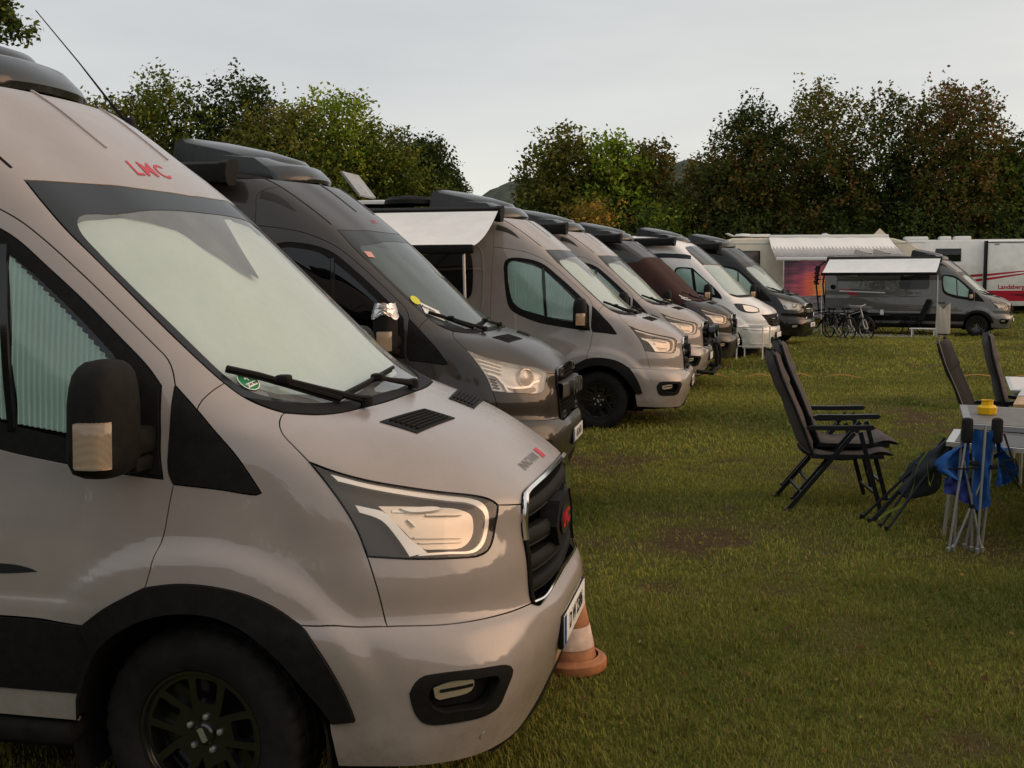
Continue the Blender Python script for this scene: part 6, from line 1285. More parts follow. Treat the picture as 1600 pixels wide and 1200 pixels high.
def sunset_wall():
    """printed privacy wall hung from the awning rail: a plain generic sunset over hills"""
    mt = bpy.data.materials.new('sunset_print'); mt.use_nodes = True; t = mt.node_tree; b = t.nodes['Principled BSDF']; b.inputs['Roughness'].default_value = .8; L = t.links
    tc = N(t, 'ShaderNodeTexCoord'); sp = N(t, 'ShaderNodeSeparateXYZ'); L.new(tc.outputs['UV'], sp.inputs[0]); nz = N(t, 'ShaderNodeTexNoise', i_Scale=5.0, i_Detail=7.0, i_Roughness=.65); mp = N(t, 'ShaderNodeMapping'); mp.inputs['Rotation'].default_value = (0, 0, .5); mp.inputs['Scale'].default_value = (1.0, 3.0, 1); L.new(tc.outputs['UV'], mp.inputs[0]); L.new(mp.outputs[0], nz.inputs['Vector'])
    # distance from the printed sun (0.33, 0.50)
    dx = N(t, 'ShaderNodeMath', operation='MULTIPLY_ADD', i_1=2.2, i_2=-.75); L.new(sp.outputs[0], dx.inputs[0]); dy = N(t, 'ShaderNodeMath', operation='MULTIPLY_ADD', i_1=1.5, i_2=-.72); L.new(sp.outputs[1], dy.inputs[0])
    cv = N(t, 'ShaderNodeCombineXYZ'); L.new(dx.outputs[0], cv.inputs[0]); L.new(dy.outputs[0], cv.inputs[1]); ln = N(t, 'ShaderNodeVectorMath', operation='LENGTH'); L.new(cv.outputs[0], ln.inputs[0])
    ad = N(t, 'ShaderNodeMath', operation='MULTIPLY_ADD', i_1=.9, i_2=-.40); L.new(nz.outputs[0], ad.inputs[0]); sm = N(t, 'ShaderNodeMath', operation='ADD'); L.new(ln.outputs['Value'], sm.inputs[0]); L.new(ad.outputs[0], sm.inputs[1])
    r = ramp(t, [(0.0, (.85, .48, .10)), (.18, (.80, .30, .08)), (.38, (.72, .13, .08)), (.55, (.50, .10, .14)), (.75, (.22, .07, .12)), (1.0, (.06, .035, .06))]); L.new(sm.outputs[0], r.inputs[0])
    gr = ramp(t, [(0, (.22, .20, .24)), (.35, (.28, .25, .30)), (.6, (.08, .07, .10)), (1, (.38, .34, .38))]); L.new(nz.outputs[0], gr.inputs[0])
    wv = N(t, 'ShaderNodeMath', operation='MULTIPLY_ADD', i_1=.06, i_2=.36); L.new(nz.outputs[0], wv.inputs[0]); gt = N(t, 'ShaderNodeMath', operation='GREATER_THAN'); L.new(sp.outputs[1], gt.inputs[0]); L.new(wv.outputs[0], gt.inputs[1])
    mx = N(t, 'ShaderNodeMixRGB'); L.new(gt.outputs[0], mx.inputs[0]); L.new(gr.outputs[0], mx.inputs[1]); L.new(r.outputs[0], mx.inputs[2]); L.new(mx.outputs[0], b.inputs['Base Color'])
    nx = 60; me = bpy.data.meshes.new('privacy_wall'); vs, fs, uv = [], [], []; x0, x1, z0, z1 = 1.95, 6.6, .05, 2.35
    for i in range(nx+1):
        s = i/nx; y = -3.36+.03*math.sin(s*26)+.02*math.sin(s*61+1)
        for j in range(5): q = j/4; vs.append((x0+(x1-x0)*s, y-.05*(1-q), z0+(z1-z0)*q)); uv.append((s, q))
    for i in range(nx):
        for j in range(4): a = i*5+j; fs.append((a, a+5, a+6, a+1))
    me.from_pydata(vs, [], fs); me.update(); me.shade_smooth(); ul = me.uv_layers.new(name='UVMap')
    for lp in me.loops: ul.data[lp.index].uv = uv[lp.vertex_index]
    me.materials.append(mt); o = link('privacy_wall', me); o.matrix_basis = MHC.matrix_basis.copy(); tag(o, 'hanging cloth wall printed with an orange and purple sunset', 'privacy wall')
sunset_wall()
def motorhome_striped():
    root = empty('motorhome', (9.2, 48.6, 0.0), .01); tag(root, 'off white motorhome with red stripes and Landsberg lettering at the right edge', 'motorhome')
    m = MB(); m.rbox((4.6, 1.2, 1.86), (9.6, 2.4, 2.9), .10); m.build('body', P_OFFW, root)
    m = MB(); m.rbox((5.55, -.16, 1.78), (4.9, .5, 2.86), .05); so_ = m.build('slide_out', P_OFFW, root)
    m = MB(); m.box((3.09, -.20, 1.78), (.06, .55, 2.9)); m.box((5.5, -.42, 3.16), (4.8, .02, .04)); m.build('slide_out_seal', M_PLASTIC, so_)
    for x in (3.5, 5.0, 6.4):
        m = MB(); m.rbox((x, -.42, 3.08), (.22, .03, .05), .01); m.build('awning_bracket', M_STEELG, so_)
    m = MB(); m.rbox((1.55, -.012, 2.62), (1.10, .04, .58), .012); w = m.build('window', M_GLOSSBLK, root); m = MB(); m.lathe([(.06, 0), (.05, -.02), (.001, -.03)], 16, 'Y', (1.5, -.03, 2.48)); m.build('lamp', M_WHITE, w)
    for x, s in ((.3, 1.05), (1.55, .5), (2.3, .7)):
        m = MB(); m.rbox((x, 1.0, 3.38), (s, .6, .20), .06); m.build('roof_vent', M_WHITE, root)
    red = pmat('red_stripe', (.42, .012, .03), .4)
    def curve_band(pts, y, par, nm='stripe'):
        m = MB(); P = [(x, z, w) for x, z, w in pts]; D = []
        xs = np.linspace(P[0][0], P[-1][0], 30); zs = np.interp(xs, [p[0] for p in P], [p[1] for p in P]); ws = np.interp(xs, [p[0] for p in P], [p[2] for p in P])
        vs = [(x, y, z-w/2) for x, z, w in zip(xs, zs, ws)]+[(x, y, z+w/2) for x, z, w in zip(xs, zs, ws)]; n = len(xs); m.add(vs, [(i, i+1, n+i+1, n+i) for i in range(n-1)]); m.build(nm, red, par)
    curve_band([(2.2, 1.66, .12), (3.04, 1.72, .10)], -.004, root); curve_band([(2.4, 1.42, .13), (3.04, 1.52, .11)], -.004, root)
    curve_band([(3.13, 1.72, .10), (4.6, 1.88, .05), (6.5, 1.96, .02)], -.414, so_); curve_band([(3.13, 1.54, .11), (4.8, 1.79, .05), (6.5, 1.92, .02)], -.414, so_)
    m = MB(); m.box((4.6, -.003, .80), (9.6, .006, .46)); m.build('stripe', red, root); m = MB(); m.box((5.56, -.413, .80), (4.86, .006, .46)); m.build('stripe', red, so_)
    m = MB(); m.prism([(4.0, .86), (5.2, .90), (7.5, .84), (7.5, .76), (5.0, .72)], .004, (0, -.418, 0), (1, 0, 0), (0, 0, 1), (0, -1, 0)); m.build('stripe', pmat('dark_red', (.12, .01, .02), .4), so_)
    me = text_mesh('Landsberg', .27, .0, bold=.006); me.transform(Matrix(((1, 0, 0, 4.15), (0, 0, -1, -.42), (0, 1, 0, 1.19), (0, 0, 0, 1)))); link('lettering', me, so_, red)
    m = MB(); m.box((4.6, 1.2, .30), (9.3, 2.2, .35)); m.build('underbody', M_DARK, root)
    for x in (1.6, 7.0):
        m = MB(); m.lathe([(.12, -.1), (.40, -.12), (.44, -.06), (.44, .06), (.40, .12), (.12, .1)], 24, 'Y', (x, .3, .44)); m.build('wheel', M_RUBBER, root)
    return root
motorhome_striped()
m = MB(); m.add([(-.55, -.55, 0), (.55, -.55, 0), (.55, .55, 0), (-.55, .55, 0), (0, 0, .62)], [(0, 1, 4), (1, 2, 4), (2, 3, 4), (3, 0, 4), (3, 2, 1, 0)]); rt = empty('pavilion', (7.75, 48.3, 0)); tag(rt, 'small pavilion of which only the beige pyramid top shows above the white awning', 'pavilion'); rf = m.build('roof', pmat('beige_cloth', (.55, .47, .36), .8), rt, 0); rf.location.z = 3.22
for sx in (-.5, .5):
    for sy in (-.5, .5):
        q = MB(); q.beam((sx, sy, 0), (sx, sy, 3.25), .05, .05); q.build('post', M_WHITE, rt)

# ------------------------------------------------------------------ camp under the far awning (frame of the grey van)
V8M = Matrix.Translation((9.653, 35.992, -.29)) @ Matrix.Rotation(-.28, 4, 'Z')
def w8(x, y): p = V8M @ Vector((x, y, 0)); return (p.x, p.y, float(ground_z(p.x, p.y)))
M_FAB = pmat('black_mesh_cloth', (.012, .012, .013), .8); M_FRAMEB = pmat('black_frame', (.014, .014, .016), .4, .3)
mt = bpy.data.materials.new('woven_mat'); mt.use_nodes = True; t = mt.node_tree; ck = N(t, 'ShaderNodeTexChecker', i_Scale=26.0); tc = N(t, 'ShaderNodeTexCoord'); t.links.new(tc.outputs['Object'], ck.inputs['Vector']); ck.inputs[1].default_value = (.50, .49, .47, 1); ck.inputs[2].default_value = (.10, .10, .11, 1); t.links.new(ck.outputs[0], t.nodes['Principled BSDF'].inputs['Base Color'])
p = w8(-2.6, -1.95); m = MB(); m.rbox((0, 0, .02), (3.4, 1.5, .02), .006); o = m.build('awning_mat', mt); o.location = p; o.rotation_euler.z = -.28; tag(o, 'pale patterned mat on the grass under the far awning', 'mat')
def x_table(name, label, loc, rz, L, W_, H, mat, legm, cat='table', kind='x'):
    r = empty(name, loc, rz); tag(r, label, cat); m = MB(); m.rbox((0, 0, H-.015), (L, W_, .03), .008); m.build('tabletop', mat, r)
    for s in (1, -1):
        m = MB(); m.beam((-L*.42, s*W_*.42, 0), (L*.42, s*W_*.42, H-.03), .02, .02); m.beam((L*.42, s*W_*.40, 0), (-L*.42, s*W_*.40, H-.03), .02, .02); m.build('leg_frame', legm, r)
    return r
x_table('camping_table', 'low black camping table with a white jug, between the bicycles and the black chair', w8(-3.15, -1.25), -.28, .95, .6, .70, M_FRAMEB, M_FRAMEB)
p = w8(-3.0, -1.25); m = MB(); m.lathe([(.001, 0), (.06, 0), (.07, .08), (.05, .14), (.055, .17), (.05, .17), (.045, .14), (.001, .02)], 16); o = m.build('jug', M_WHITE); o.location = (p[0], p[1], p[2]+.705); tag(o, 'small white jug on the far camping table', 'jug')
def recliner(label, loc, rz, group, cloth, frame, feet=True):
    """high-backed folding armchair facing +x"""
    r = empty('camping_chair', loc, rz); tag(r, label, 'camping chair', group)
    def pad(pts, w, th, nm, seg=10):
        P = crv(np.array([(x, 0, z) for x, z in pts]), .04); n = len(P); T = np.gradient(P, axis=0); T /= np.linalg.norm(T, axis=1, keepdims=True); Nn = np.stack([-T[:, 2], 0*T[:, 0], T[:, 0]], 1); ys = np.linspace(-1, 1, seg+1); vs = []; fs = []
        for side in (1, -1):
            for i in range(n):
                for y in ys: e = (1-abs(y)**6)*(.35+.65*min(1, 2.5*min(i, n-1-i)/n*4)); vs.append(P[i]+Nn[i]*side*th/2*e-Nn[i]*.018*(1-y*y)+np.array([0, y*w/2, 0])+Nn[i]*side*.003*math.sin(i*1.1))
        k = seg+1
        for s_, b in ((0, 0), (1, n*k)):
            for i in range(n-1):
                for j in range(seg): a = b+i*k+j; f = (a, a+1, a+k+1, a+k); fs.append(f if s_ else f[::-1])
        m = MB(); m.add(vs, fs); return m.build(nm, cloth, r, 50)
    pad([(-.22, .455), (0, .43), (.2, .44), (.36, .47), (.43, .44)], .50, .075, 'seat'); b = pad([(-.185, .44), (-.255, .62), (-.33, .82), (-.415, 1.0), (-.465, 1.14), (-.49, 1.22)], .51, .085, 'backrest'); 
    pad([(-.375, .96), (-.425, 1.07), (-.47, 1.19), (-.485, 1.225)], .49, .072, 'headrest')
    for s in (1, -1):
        y = s*.285; m = MB(); m.tube([(-.175, s*.262, .43), (-.25, s*.262, .62), (-.335, s*.262, .83), (-.425, s*.262, 1.03), (-.485, s*.255, 1.21), (-.495, s*.20, 1.235)], .014, 8); m.build('back_frame', frame, r)
        m = MB(); m.beam((-.37, y, .012), (.12, y, .615), .032, .02, (0, 1, 0)); m.rbox((-.37, y, .012), (.06, .035, .022), .006); m.build('leg', frame, r)
        m = MB(); m.beam((.335, y*.93, .012), (.17, y*.93, .62), .032, .02, (0, 1, 0)); m.rbox((.34, y*.93, .012), (.06, .035, .022), .006); m.build('leg', frame, r)
        m = MB(); m.prism([(-.235, -.02), (.0, -.022), (.25, -.018), (.275, 0), (.25, .018), (0, .012), (-.20, .012), (-.235, .0)], .052, (0, y-.026, .66), (1, 0, 0), (0, 0, 1), (0, -1, 0)); m.build('armrest', frame, r)
        m = MB(); m.beam((-.20, s*.262, .43), (.35, s*.262, .43), .018, .03); m.build('seat_rail', frame, r)
    m = MB(); m.beam((-.26, -.285, .145), (-.26, .285, .145), .02, .02); m.build('stretcher', frame, r); m = MB(); m.beam((.30, -.26, .14), (.30, .26, .14), .02, .02); m.build('stretcher', frame, r)
    return r
recliner('black folding armchair beside the low white bench under the far awning', w8(-1.95, -1.25), -.28+math.pi+.5, None, M_FAB, M_FRAMEB)
p = w8(-1.55, -1.9); r = empty('footrest', p, -.28); tag(r, 'low white bench on the patterned mat under the far awning', 'bench'); m = MB(); m.rbox((0, 0, .27), (.85, .38, .03), .01); m.build('top', M_WHITE, r)
for x in (-.35, .35):
    m = MB(); m.beam((x, -.15, 0), (x, -.15, .26), .03, .03); m.beam((x, .15, 0), (x, .15, .26), .03, .03); m.build('leg', M_WHITE, r)
# cloth bag hanging on the awning leg
p = w8(-.93, -2.05); m = MB(); vs = []; fs = []; nx, nz = 14, 12
for side in (1, -1):
    for i in range(nx+1):
        for j in range(nz+1): u, v = i/nx*2-1, j/nz; vs.append((u*(.235-.02*v), side*(.05+.05*math.sin(math.pi*v))*(1-u*u)**.5+.012*math.sin(u*9+v*4), .12+v*.86-.05*(v > .9)*math.cos(u*3)+(.10*abs(u) if j == nz else 0)))
k = nz+1
for s_ in (0, 1):
    for i in range(nx):
        for j in range(nz): a = s_*(nx+1)*k+i*k+j; fs.append((a, a+k, a+k+1, a+1) if s_ == 0 else (a, a+1, a+k+1, a+k))
m.add(vs, fs); o = m.build('cloth_bag', pmat('natural_cloth', (.50, .43, .36), .85, var=.1), None, 60); o.location = p; o.rotation_euler.z = -.28; tag(o, 'cream cloth bag hanging at the front leg of the far awning', 'bag')

# ------------------------------------------------------------------ bicycles
def bicycle(label, loc, rz, group, lean=.06, silver=False):
    r = empty('bicycle', loc, rz); r.rotation_euler = (lean, 0, rz); tag(r, label, 'bicycle', group); fm = M_FRAMEB if not silver else M_STEELG
    for x, nm in ((-.55, 'rear_wheel'), (.55, 'front_wheel')):
        e = empty('wheel', (x, 0, .345)); e.parent = r; m = MB(); m.lathe([(.315, -.02), (.335, -.024), (.345, 0), (.335, .024), (.315, .02), (.31, 0)], 40, 'Y'); 
        m.f.append; m.build('tyre', M_RUBBER, e); m = MB(); m.lathe([(.300, -.010), (.315, -.013), (.315, .013), (.300, .010), (.298, 0)], 40, 'Y'); m.build('rim', M_STEELG if silver else M_RIM, e)
        m = MB()
        for k in range(16): a = k*math.pi/8; m.beam((.02*math.cos(a), .02*(-1)**k, .02*math.sin(a)), (.30*math.cos(a+.12*(-1)**k), 0, .30*math.sin(a+.12*(-1)**k)), .004, .004)
        m.lathe([(.022, -.04), (.022, .04)], 12, 'Y', cap=True); m.build('spokes', M_STEELG, e)
    m = MB(); bb, hd, st = (-.08, 0, .30), (.36, 0, .78), (-.22, 0, .74)
    m.tube([bb, hd], .028, 8); m.tube([bb, st], .020, 8); m.tube([st, (.33, 0, .86)], .018, 8); m.tube([(-.55, .05, .345), bb], .014, 6); m.tube([(-.55, .05, .345), st], .012, 6); m.tube([(-.55, -.05, .345), st], .012, 6); m.tube([(.33, 0, .92), (.40, 0, .66)], .024, 8)
    m.build('frame', fm, r); m = MB(); m.rbox((.14, 0, .57), (.36, .07, .09), .025, m=Matrix.Rotation(-.82, 3, 'Y')); m.build('battery', M_PLASTIC, r)
    m = MB(); m.tube([(.40, 0, .66), (.48, .06, .55), (.55, .06, .345)], .016, 6); m.tube([(.40, 0, .66), (.48, -.06, .55), (.55, -.06, .345)], .016, 6); m.build('fork', M_STEELG if silver else fm, r)
    m = MB(); m.tube([(.33, 0, .90), (.31, 0, 1.0)], .016, 8); m.tube([(.18, -.31, 1.06), (.27, -.22, 1.05), (.33, 0, 1.02), (.27, .22, 1.05), (.18, .31, 1.06)], .013, 8); m.build('handlebar', fm, r)
    m = MB(); m.tube([(-.22, 0, .74), (-.26, 0, .90)], .015, 8); m.prism([(-.16, -.09), (-.10, -.10), (.10, -.03), (.15, -.015), (.15, .015), (.10, .03), (-.10, .10), (-.16, .09)], .06, (-.27, 0, .96), (1, 0, 0), (0, 1, 0), (0, 0, 1)); m.build('saddle', M_PLASTIC, r)
    m = MB(); m.beam((-.80, 0, .76), (-.40, 0, .76), .14, .02); m.tube([(-.78, .07, .75), (-.55, .07, .36)], .007, 5); m.tube([(-.78, -.07, .75), (-.55, -.07, .36)], .007, 5); m.build('luggage_rack', fm, r)
    for x, a0, a1 in ((-.55, .3, 2.9), (.55, .2, 2.3)):
        m = MB(); P = [(x+.375*math.cos(a), .345+.375*math.sin(a)) for a in np.linspace(a0, a1, 12)]; vs = [(q[0], s*.03, q[1]) for q in P for s in (1, -1)]; m.add(vs, [(2*i, 2*i+1, 2*i+3, 2*i+2) for i in range(11)]); m.build('mudguard', M_PLASTIC, r)
    m = MB(); m.lathe([(.095, -.006), (.095, .006)], 20, 'Y', bb, cap=True); m.beam((bb[0], .06, bb[2]), (bb[0]+.12, .06, bb[2]-.12), .02, .02); m.beam((bb[0], -.06, bb[2]), (bb[0]-.12, -.06, bb[2]+.12), .02, .02); m.build('crank', M_ALU, r)
    return r
BG = 'bicycles standing before the far grey van'
bicycle('dark bicycle seen side on at the rear corner of the far grey van', w8(-4.35, -5.0), .12, BG)
bicycle('black bicycle turned towards us, middle one of the three by the far van', w8(-3.55, -5.65), -1.05, BG)
bicycle('bicycle with a bright silver fork, rightmost of the three before the far grey van', w8(-3.05, -5.85), -.95, BG, silver=True)

# ------------------------------------------------------------------ drying rack before the white van
r = empty('folding_rack', (1.95, 20.0, 0), -.22); tag(r, 'thin white folding rack standing before the white van', 'rack'); M_WTUBE = pmat('white_tube', (.70, .67, .62), .4)
for x in (-.27, .27):
    for y in (-.38, .38):
        m = MB(); m.tube([(x*1.02, y*1.02, 0), (x, y, .70)], .015, 8); m.build('leg', M_WTUBE, r)
m = MB(); m.tube([(-.27, -.38, .70), (.27, -.38, .70), (.27, .38, .70), (-.27, .38, .70), (-.27, -.38, .70)], .016, 8); m.build('top_frame', M_WTUBE, r)
for y in (-.38, .38):
    m = MB(); m.tube([(-.27, y, .30), (.27, y, .30)], .010, 8); m.build('rail', M_WTUBE, r)

# ------------------------------------------------------------------ traffic cone
def cone():
    r = empty('traffic_cone', (.915, .86, float(relief(.915, .86)))); tag(r, 'faded orange traffic cone with two dirty white bands behind the nearest bumper', 'traffic cone')
    mo = pmat('cone_orange', (.30, .125, .055), .6, var=.4, vscale=9, bump=.2, bscale=40); mw = pmat('cone_white', (.56, .42, .34), .6, var=.3, vscale=14, bump=.2, bscale=40)
    R = lambda z: .122-.21*(z-.05)
    m = MB(); m.lathe([(.135, 0), (.165, 0), (.172, .01), (.169, .045), (.155, .055), (.140, .055), (.132, .062)], 40, cap=False); m.build('base', mo, r, 40)
    zs = [(.055, .105, mo), (.105, .205, mw), (.205, .305, mo), (.305, .385, mw), (.385, .43, mo)]
    for a, b, mt_ in zs:
        m = MB(); e = .0015 if mt_ is mw else 0; m.lathe([(R(a)+e-.002, a), (R(a)+e, a+.001), (R(b)+e, b-.001), (R(b)+e-.002, b)], 40); m.build('band', mt_, r, 60)
cone()

# ------------------------------------------------------------------ tape on the lawn
tp = empty('marker_tape', (1.0, 15.7, 0)); tag(tp, 'faded orange marker tape running across the lawn', 'tape')
for s0, s1 in ((.95, 1.5), (1.75, 2.25), (2.45, 2.95), (3.15, 3.75), (5.3, 6.1), (6.3, 7.4)):
    X_ = np.linspace(s0, s1, 26); Y_ = 15.72+.13*(X_-1.0)+.05*np.sin(X_*3); Z_ = relief(X_, Y_)+.015+.05*np.sin(np.pi*(X_-s0)/(s1-s0))**2; vs = [(x-1, y-15.7, z-.012) for x, y, z in zip(X_, Y_, Z_)]+[(x-1, y-15.692, z+.006) for x, y, z in zip(X_, Y_, Z_)]; n = len(X_); m = MB(); m.add(vs, [(i, i+1, n+i+1, n+i) for i in range(n-1)]); m.build('tape_length', pmat('orange_tape', (.42, .20, .06), .6), tp)

# ------------------------------------------------------------------ seats and tables on the right
M_GREYCL = pmat('grey_padded_cloth', (.080, .069, .066), .85, var=.12, vscale=20, bump=.25, bscale=220); M_DKFRAME = pmat('dark_aluminium', (.020, .021, .025), .38, .5)
CH = 'padded high-backed folding armchairs'
def gz(x, y): return (x, y, float(relief(x, y)))
c1 = recliner('grey padded armchair with its seat edge nearest to us, front one of the pair', gz(2.383, 4.867), .12, CH, M_GREYCL, M_DKFRAME)
def copy_chair(src, loc, rz, label):
    c = copy_tree(src); c.location = loc; c.rotation_euler.z = rz; c['label'] = label; return c
c2 = copy_chair(c1, gz(2.44, 4.99), .10, 'grey padded armchair nested into the front one, rear one of the pair'); c2.location.z += .06
c3 = copy_chair(c1, gz(3.90, 6.15), -.30, 'dark armchair leaning back at the left end of the grey table, facing it')
c4 = copy_chair(c1, gz(4.18, 6.6), -.10, 'grey armchair with a tall upright back, farthest right beyond the grey table')
for ch in c3.children:
    if ch.name.split('.')[0] in ('seat', 'backrest', 'headrest'): ch.material_slots[0].link = 'OBJECT'; ch.material_slots[0].material = M_FAB
c4.rotation_euler.y = .14
def leg_table(name, label, pts, z, th, top, rim, legm, legs, group=None):
    """table whose top is given by its corners (world)"""
    c = np.mean(np.array(pts), 0); r = empty(name, (c[0], c[1], 0)); tag(r, label, 'table', group); P = [(p[0]-c[0], p[1]-c[1]) for p in pts]
    m = MB(); m.prism(P, th, (0, 0, z), (1, 0, 0), (0, 1, 0), (0, 0, 1)); m.build('table_rim', rim, r, 20)
    q = [(a*.93, b*.90) for a, b in P]; m = MB(); m.prism(q, .006, (0, 0, z+.003), (1, 0, 0), (0, 1, 0), (0, 0, 1)); m.build('tabletop', top, r, 20)
    for (a, b) in legs:
        m = MB(); m.tube([(a[0]-c[0], a[1]-c[1], float(relief(a[0], a[1]))), (b[0]-c[0], b[1]-c[1], z-th)], .014, 8); m.build('leg', legm, r)
    return r
M_TOPG = pmat('grey_table_top', (.135, .125, .118), .5, var=.2, vscale=12); M_TOPD = pmat('dark_table_top', (.055, .055, .058), .4, var=.2, vscale=20)
leg_table('camping_table', 'camping table with a brown grey top and a yellow cup, rearmost edge by the armchairs', [(3.30, 4.44), (4.75, 3.75), (5.0, 5.05), (3.49, 5.70)], .72, .035, M_TOPG, M_STEELG, M_DKFRAME, [((3.45, 4.65), (3.40, 4.55)), ((3.60, 5.5), (3.55, 5.55)), ((4.6, 4.0), (4.65, 3.95)), ((4.8, 5.0), (4.85, 5.0))])
leg_table('camping_table', 'aluminium framed camping table with a dark top behind the blue folded chair', [(3.055, 3.778), (4.35, 3.05), (4.75, 3.75), (3.225, 4.443)], .68, .03, M_TOPD, M_ALU, M_ALU, [((3.08, 3.88), (3.13, 3.86)), ((3.20, 4.43), (3.26, 4.32)), ((4.45, 3.6), (4.3, 3.2)), ((4.0, 3.25), (4.5, 3.65))])
r = empty('cup', (3.567, 5.016, .723)); tag(r, 'small yellow lantern cup standing on the grey camping table', 'cup'); my = pmat('yellow_plastic', (.72, .42, .01), .35)
r.scale = (1.25, 1.25, 1.15)
m = MB(); m.lathe([(.001, 0), (.050, 0), (.056, .006), (.060, .05), (.045, .062), (.036, .066), (.034, .09), (.040, .098), (.034, .097), (.030, .066), (.048, .05), (.044, .008), (.001, .006)], 8); m.build('cup_body', my, r, 25)
m = MB(); m.lathe([(.001, .052), (.046, .052)], 8); m.build('cup_content', pmat('wax', (.75, .55, .12), .6), r)
M_WTOP = pmat('white_table_top', (.62, .60, .58), .45)
leg_table('camping_table', 'farthest small white table at the right edge, behind the others', [(4.22, 7.18), (5.1, 7.0), (5.4, 8.5), (4.50, 8.68)], .70, .03, M_WTOP, M_ALU, M_ALU, [((4.3, 7.3), (4.3, 7.3)), ((4.6, 8.5), (4.55, 8.5)), ((5.0, 7.2), (5.0, 7.2))], 'white tables')
leg_table('camping_table', 'white table top at the right edge just above the wooden board', [(4.14, 6.55), (5.0, 6.2), (5.3, 7.0), (4.38, 7.35)], .715, .03, M_WTOP, M_ALU, M_ALU, [((4.3, 6.7), (4.3, 6.7)), ((4.5, 7.1), (4.5, 7.1)), ((4.9, 6.4), (4.9, 6.4))], 'white tables')
leg_table('wooden_table', 'pale wooden board table at the right edge behind the grey table', [(3.93, 5.78), (4.8, 5.45), (5.0, 6.1), (4.12, 6.45)], .72, .03, pmat('pale_wood', (.50, .33, .17), .5, var=.2, vscale=10), pmat('pale_wood_edge', (.42, .28, .14), .5), M_ALU, [((4.05, 5.95), (4.05, 5.95)), ((4.2, 6.3), (4.2, 6.3)), ((4.7, 5.6), (4.7, 5.6))])
def sheet(fn, nu, nv, name, mat, par, th=.003):
    vs = [fn(i/nu, j/nv) for i in range(nu+1) for j in range(nv+1)]; k = nv+1; fs = [(i*k+j, (i+1)*k+j, (i+1)*k+j+1, i*k+j+1) for i in range(nu) for j in range(nv)]; m = MB(); m.add(vs, fs); o = m.build(name, mat, par, 60); return o
# blue folded chair, standing against the aluminium table
def folded_blue():
    ox, oy = 3.19, 3.48; r = empty('folded_chair', gz(ox, oy), .12); tag(r, 'folded blue camping chair with silver legs standing against the table', 'folded chair')
    blue = pmat('blue_cloth', (.018, .085, .29), .8, var=.25, vscale=9, bump=.4, bscale=14); black = M_FAB
    for a, b in (((-.16, -.02, 0), (-.04, .05, .83)), ((-.10, .06, 0), (-.07, .08, .80)), ((-.02, .09, 0), (.10, .07, .78)), ((.02, -.03, 0), (.06, .02, .84)), ((-.12, .02, 0), (.11, .06, .60)), ((.07, .04, 0), (.15, .08, .85)), ((.00, .02, 0), (.00, .05, .62)), ((.06, .0, .0), (-.06, .05, .60))):
        m = MB(); m.tube([a, b], .0085, 8); m.lathe([(.014, 0), (.014, .03), (.010, .035)], 10, 'Z', a, cap=True); m.build('leg', M_STEELG, r)
    for x in (-.045, .145):
        m = MB(); m.rbox((x, .05, .80), (.07, .06, .17), .022); m.build('sleeve', black, r)
    m = MB(); m.rbox((0, .03, .585), (.06, .03, .03), .008); m.rbox((.13, .04, .56), (.05, .03, .03), .008); m.rbox((.0, .03, .30), (.04, .03, .03), .008); m.build('joint', black, r)
    def cl(fx, fy, fz, nu, nv, nm, mt_, sd):
        rg = np.random.default_rng(sd); ph = rg.random(6)*6
        def f(u, v):
            w = .010*math.sin(8*u+4*v+ph[0])+.005*math.sin(15*u-9*v+ph[1])+.002*math.sin(31*v+9*u+ph[2])
            return (fx(u, v)+w*.5, fy(u, v)+w*1.6, fz(u, v)+.4*w)
        return sheet(f, nu, nv, nm, mt_, r)
    cl(lambda u, v: -.03-.21*(1-u)**1.1*math.sin(math.pi*min(1, .12+.80*v)), lambda u, v: .07-.05*math.sin(u*7), lambda u, v: .47+.27*v-.05*(1-u)*v, 18, 18, 'seat_cloth', blue, 1)
    cl(lambda u, v: -.01+.125*u, lambda u, v: .04-.03*math.sin(u*9+v*5), lambda u, v: .26+.54*v+.10*abs(u-.5)*(1-v), 16, 22, 'back_cloth', blue, 2)
    cl(lambda u, v: .15+.13*u**1.1*math.sin(math.pi*min(1, .18+.78*v)), lambda u, v: .06-.04*math.sin(u*6+v*4), lambda u, v: .43+.33*v-.07*u*v, 16, 16, 'side_cloth', blue, 3)
    cl(lambda u, v: -.17+.22*u, lambda u, v: .08, lambda u, v: .28+.20*v+.10*(1-u)*(1-v), 14, 10, 'lower_cloth', pmat('blue_violet_cloth', (.045, .06, .26), .8, var=.2, vscale=9), 4)
    m = MB(); m.tube([(-.25, .05, .56), (-.18, .04, .545), (-.08, .02, .55), (.05, .01, .56)], .006, 6); m.tube([(.16, .03, .58), (.22, .03, .54), (.27, .03, .46), (.30, .04, .42)], .007, 6); m.tube([(.19, .05, .78), (.25, .04, .60), (.29, .04, .46)], .007, 6); m.build('strap', black, r)
    m = MB(); m.tube([(.18, .03, .60), (.25, .0, .62), (.27, .0, .55), (.20, .02, .52), (.18, .03, .60)], .008, 6); m.build('cup_holder', black, r)
folded_blue()
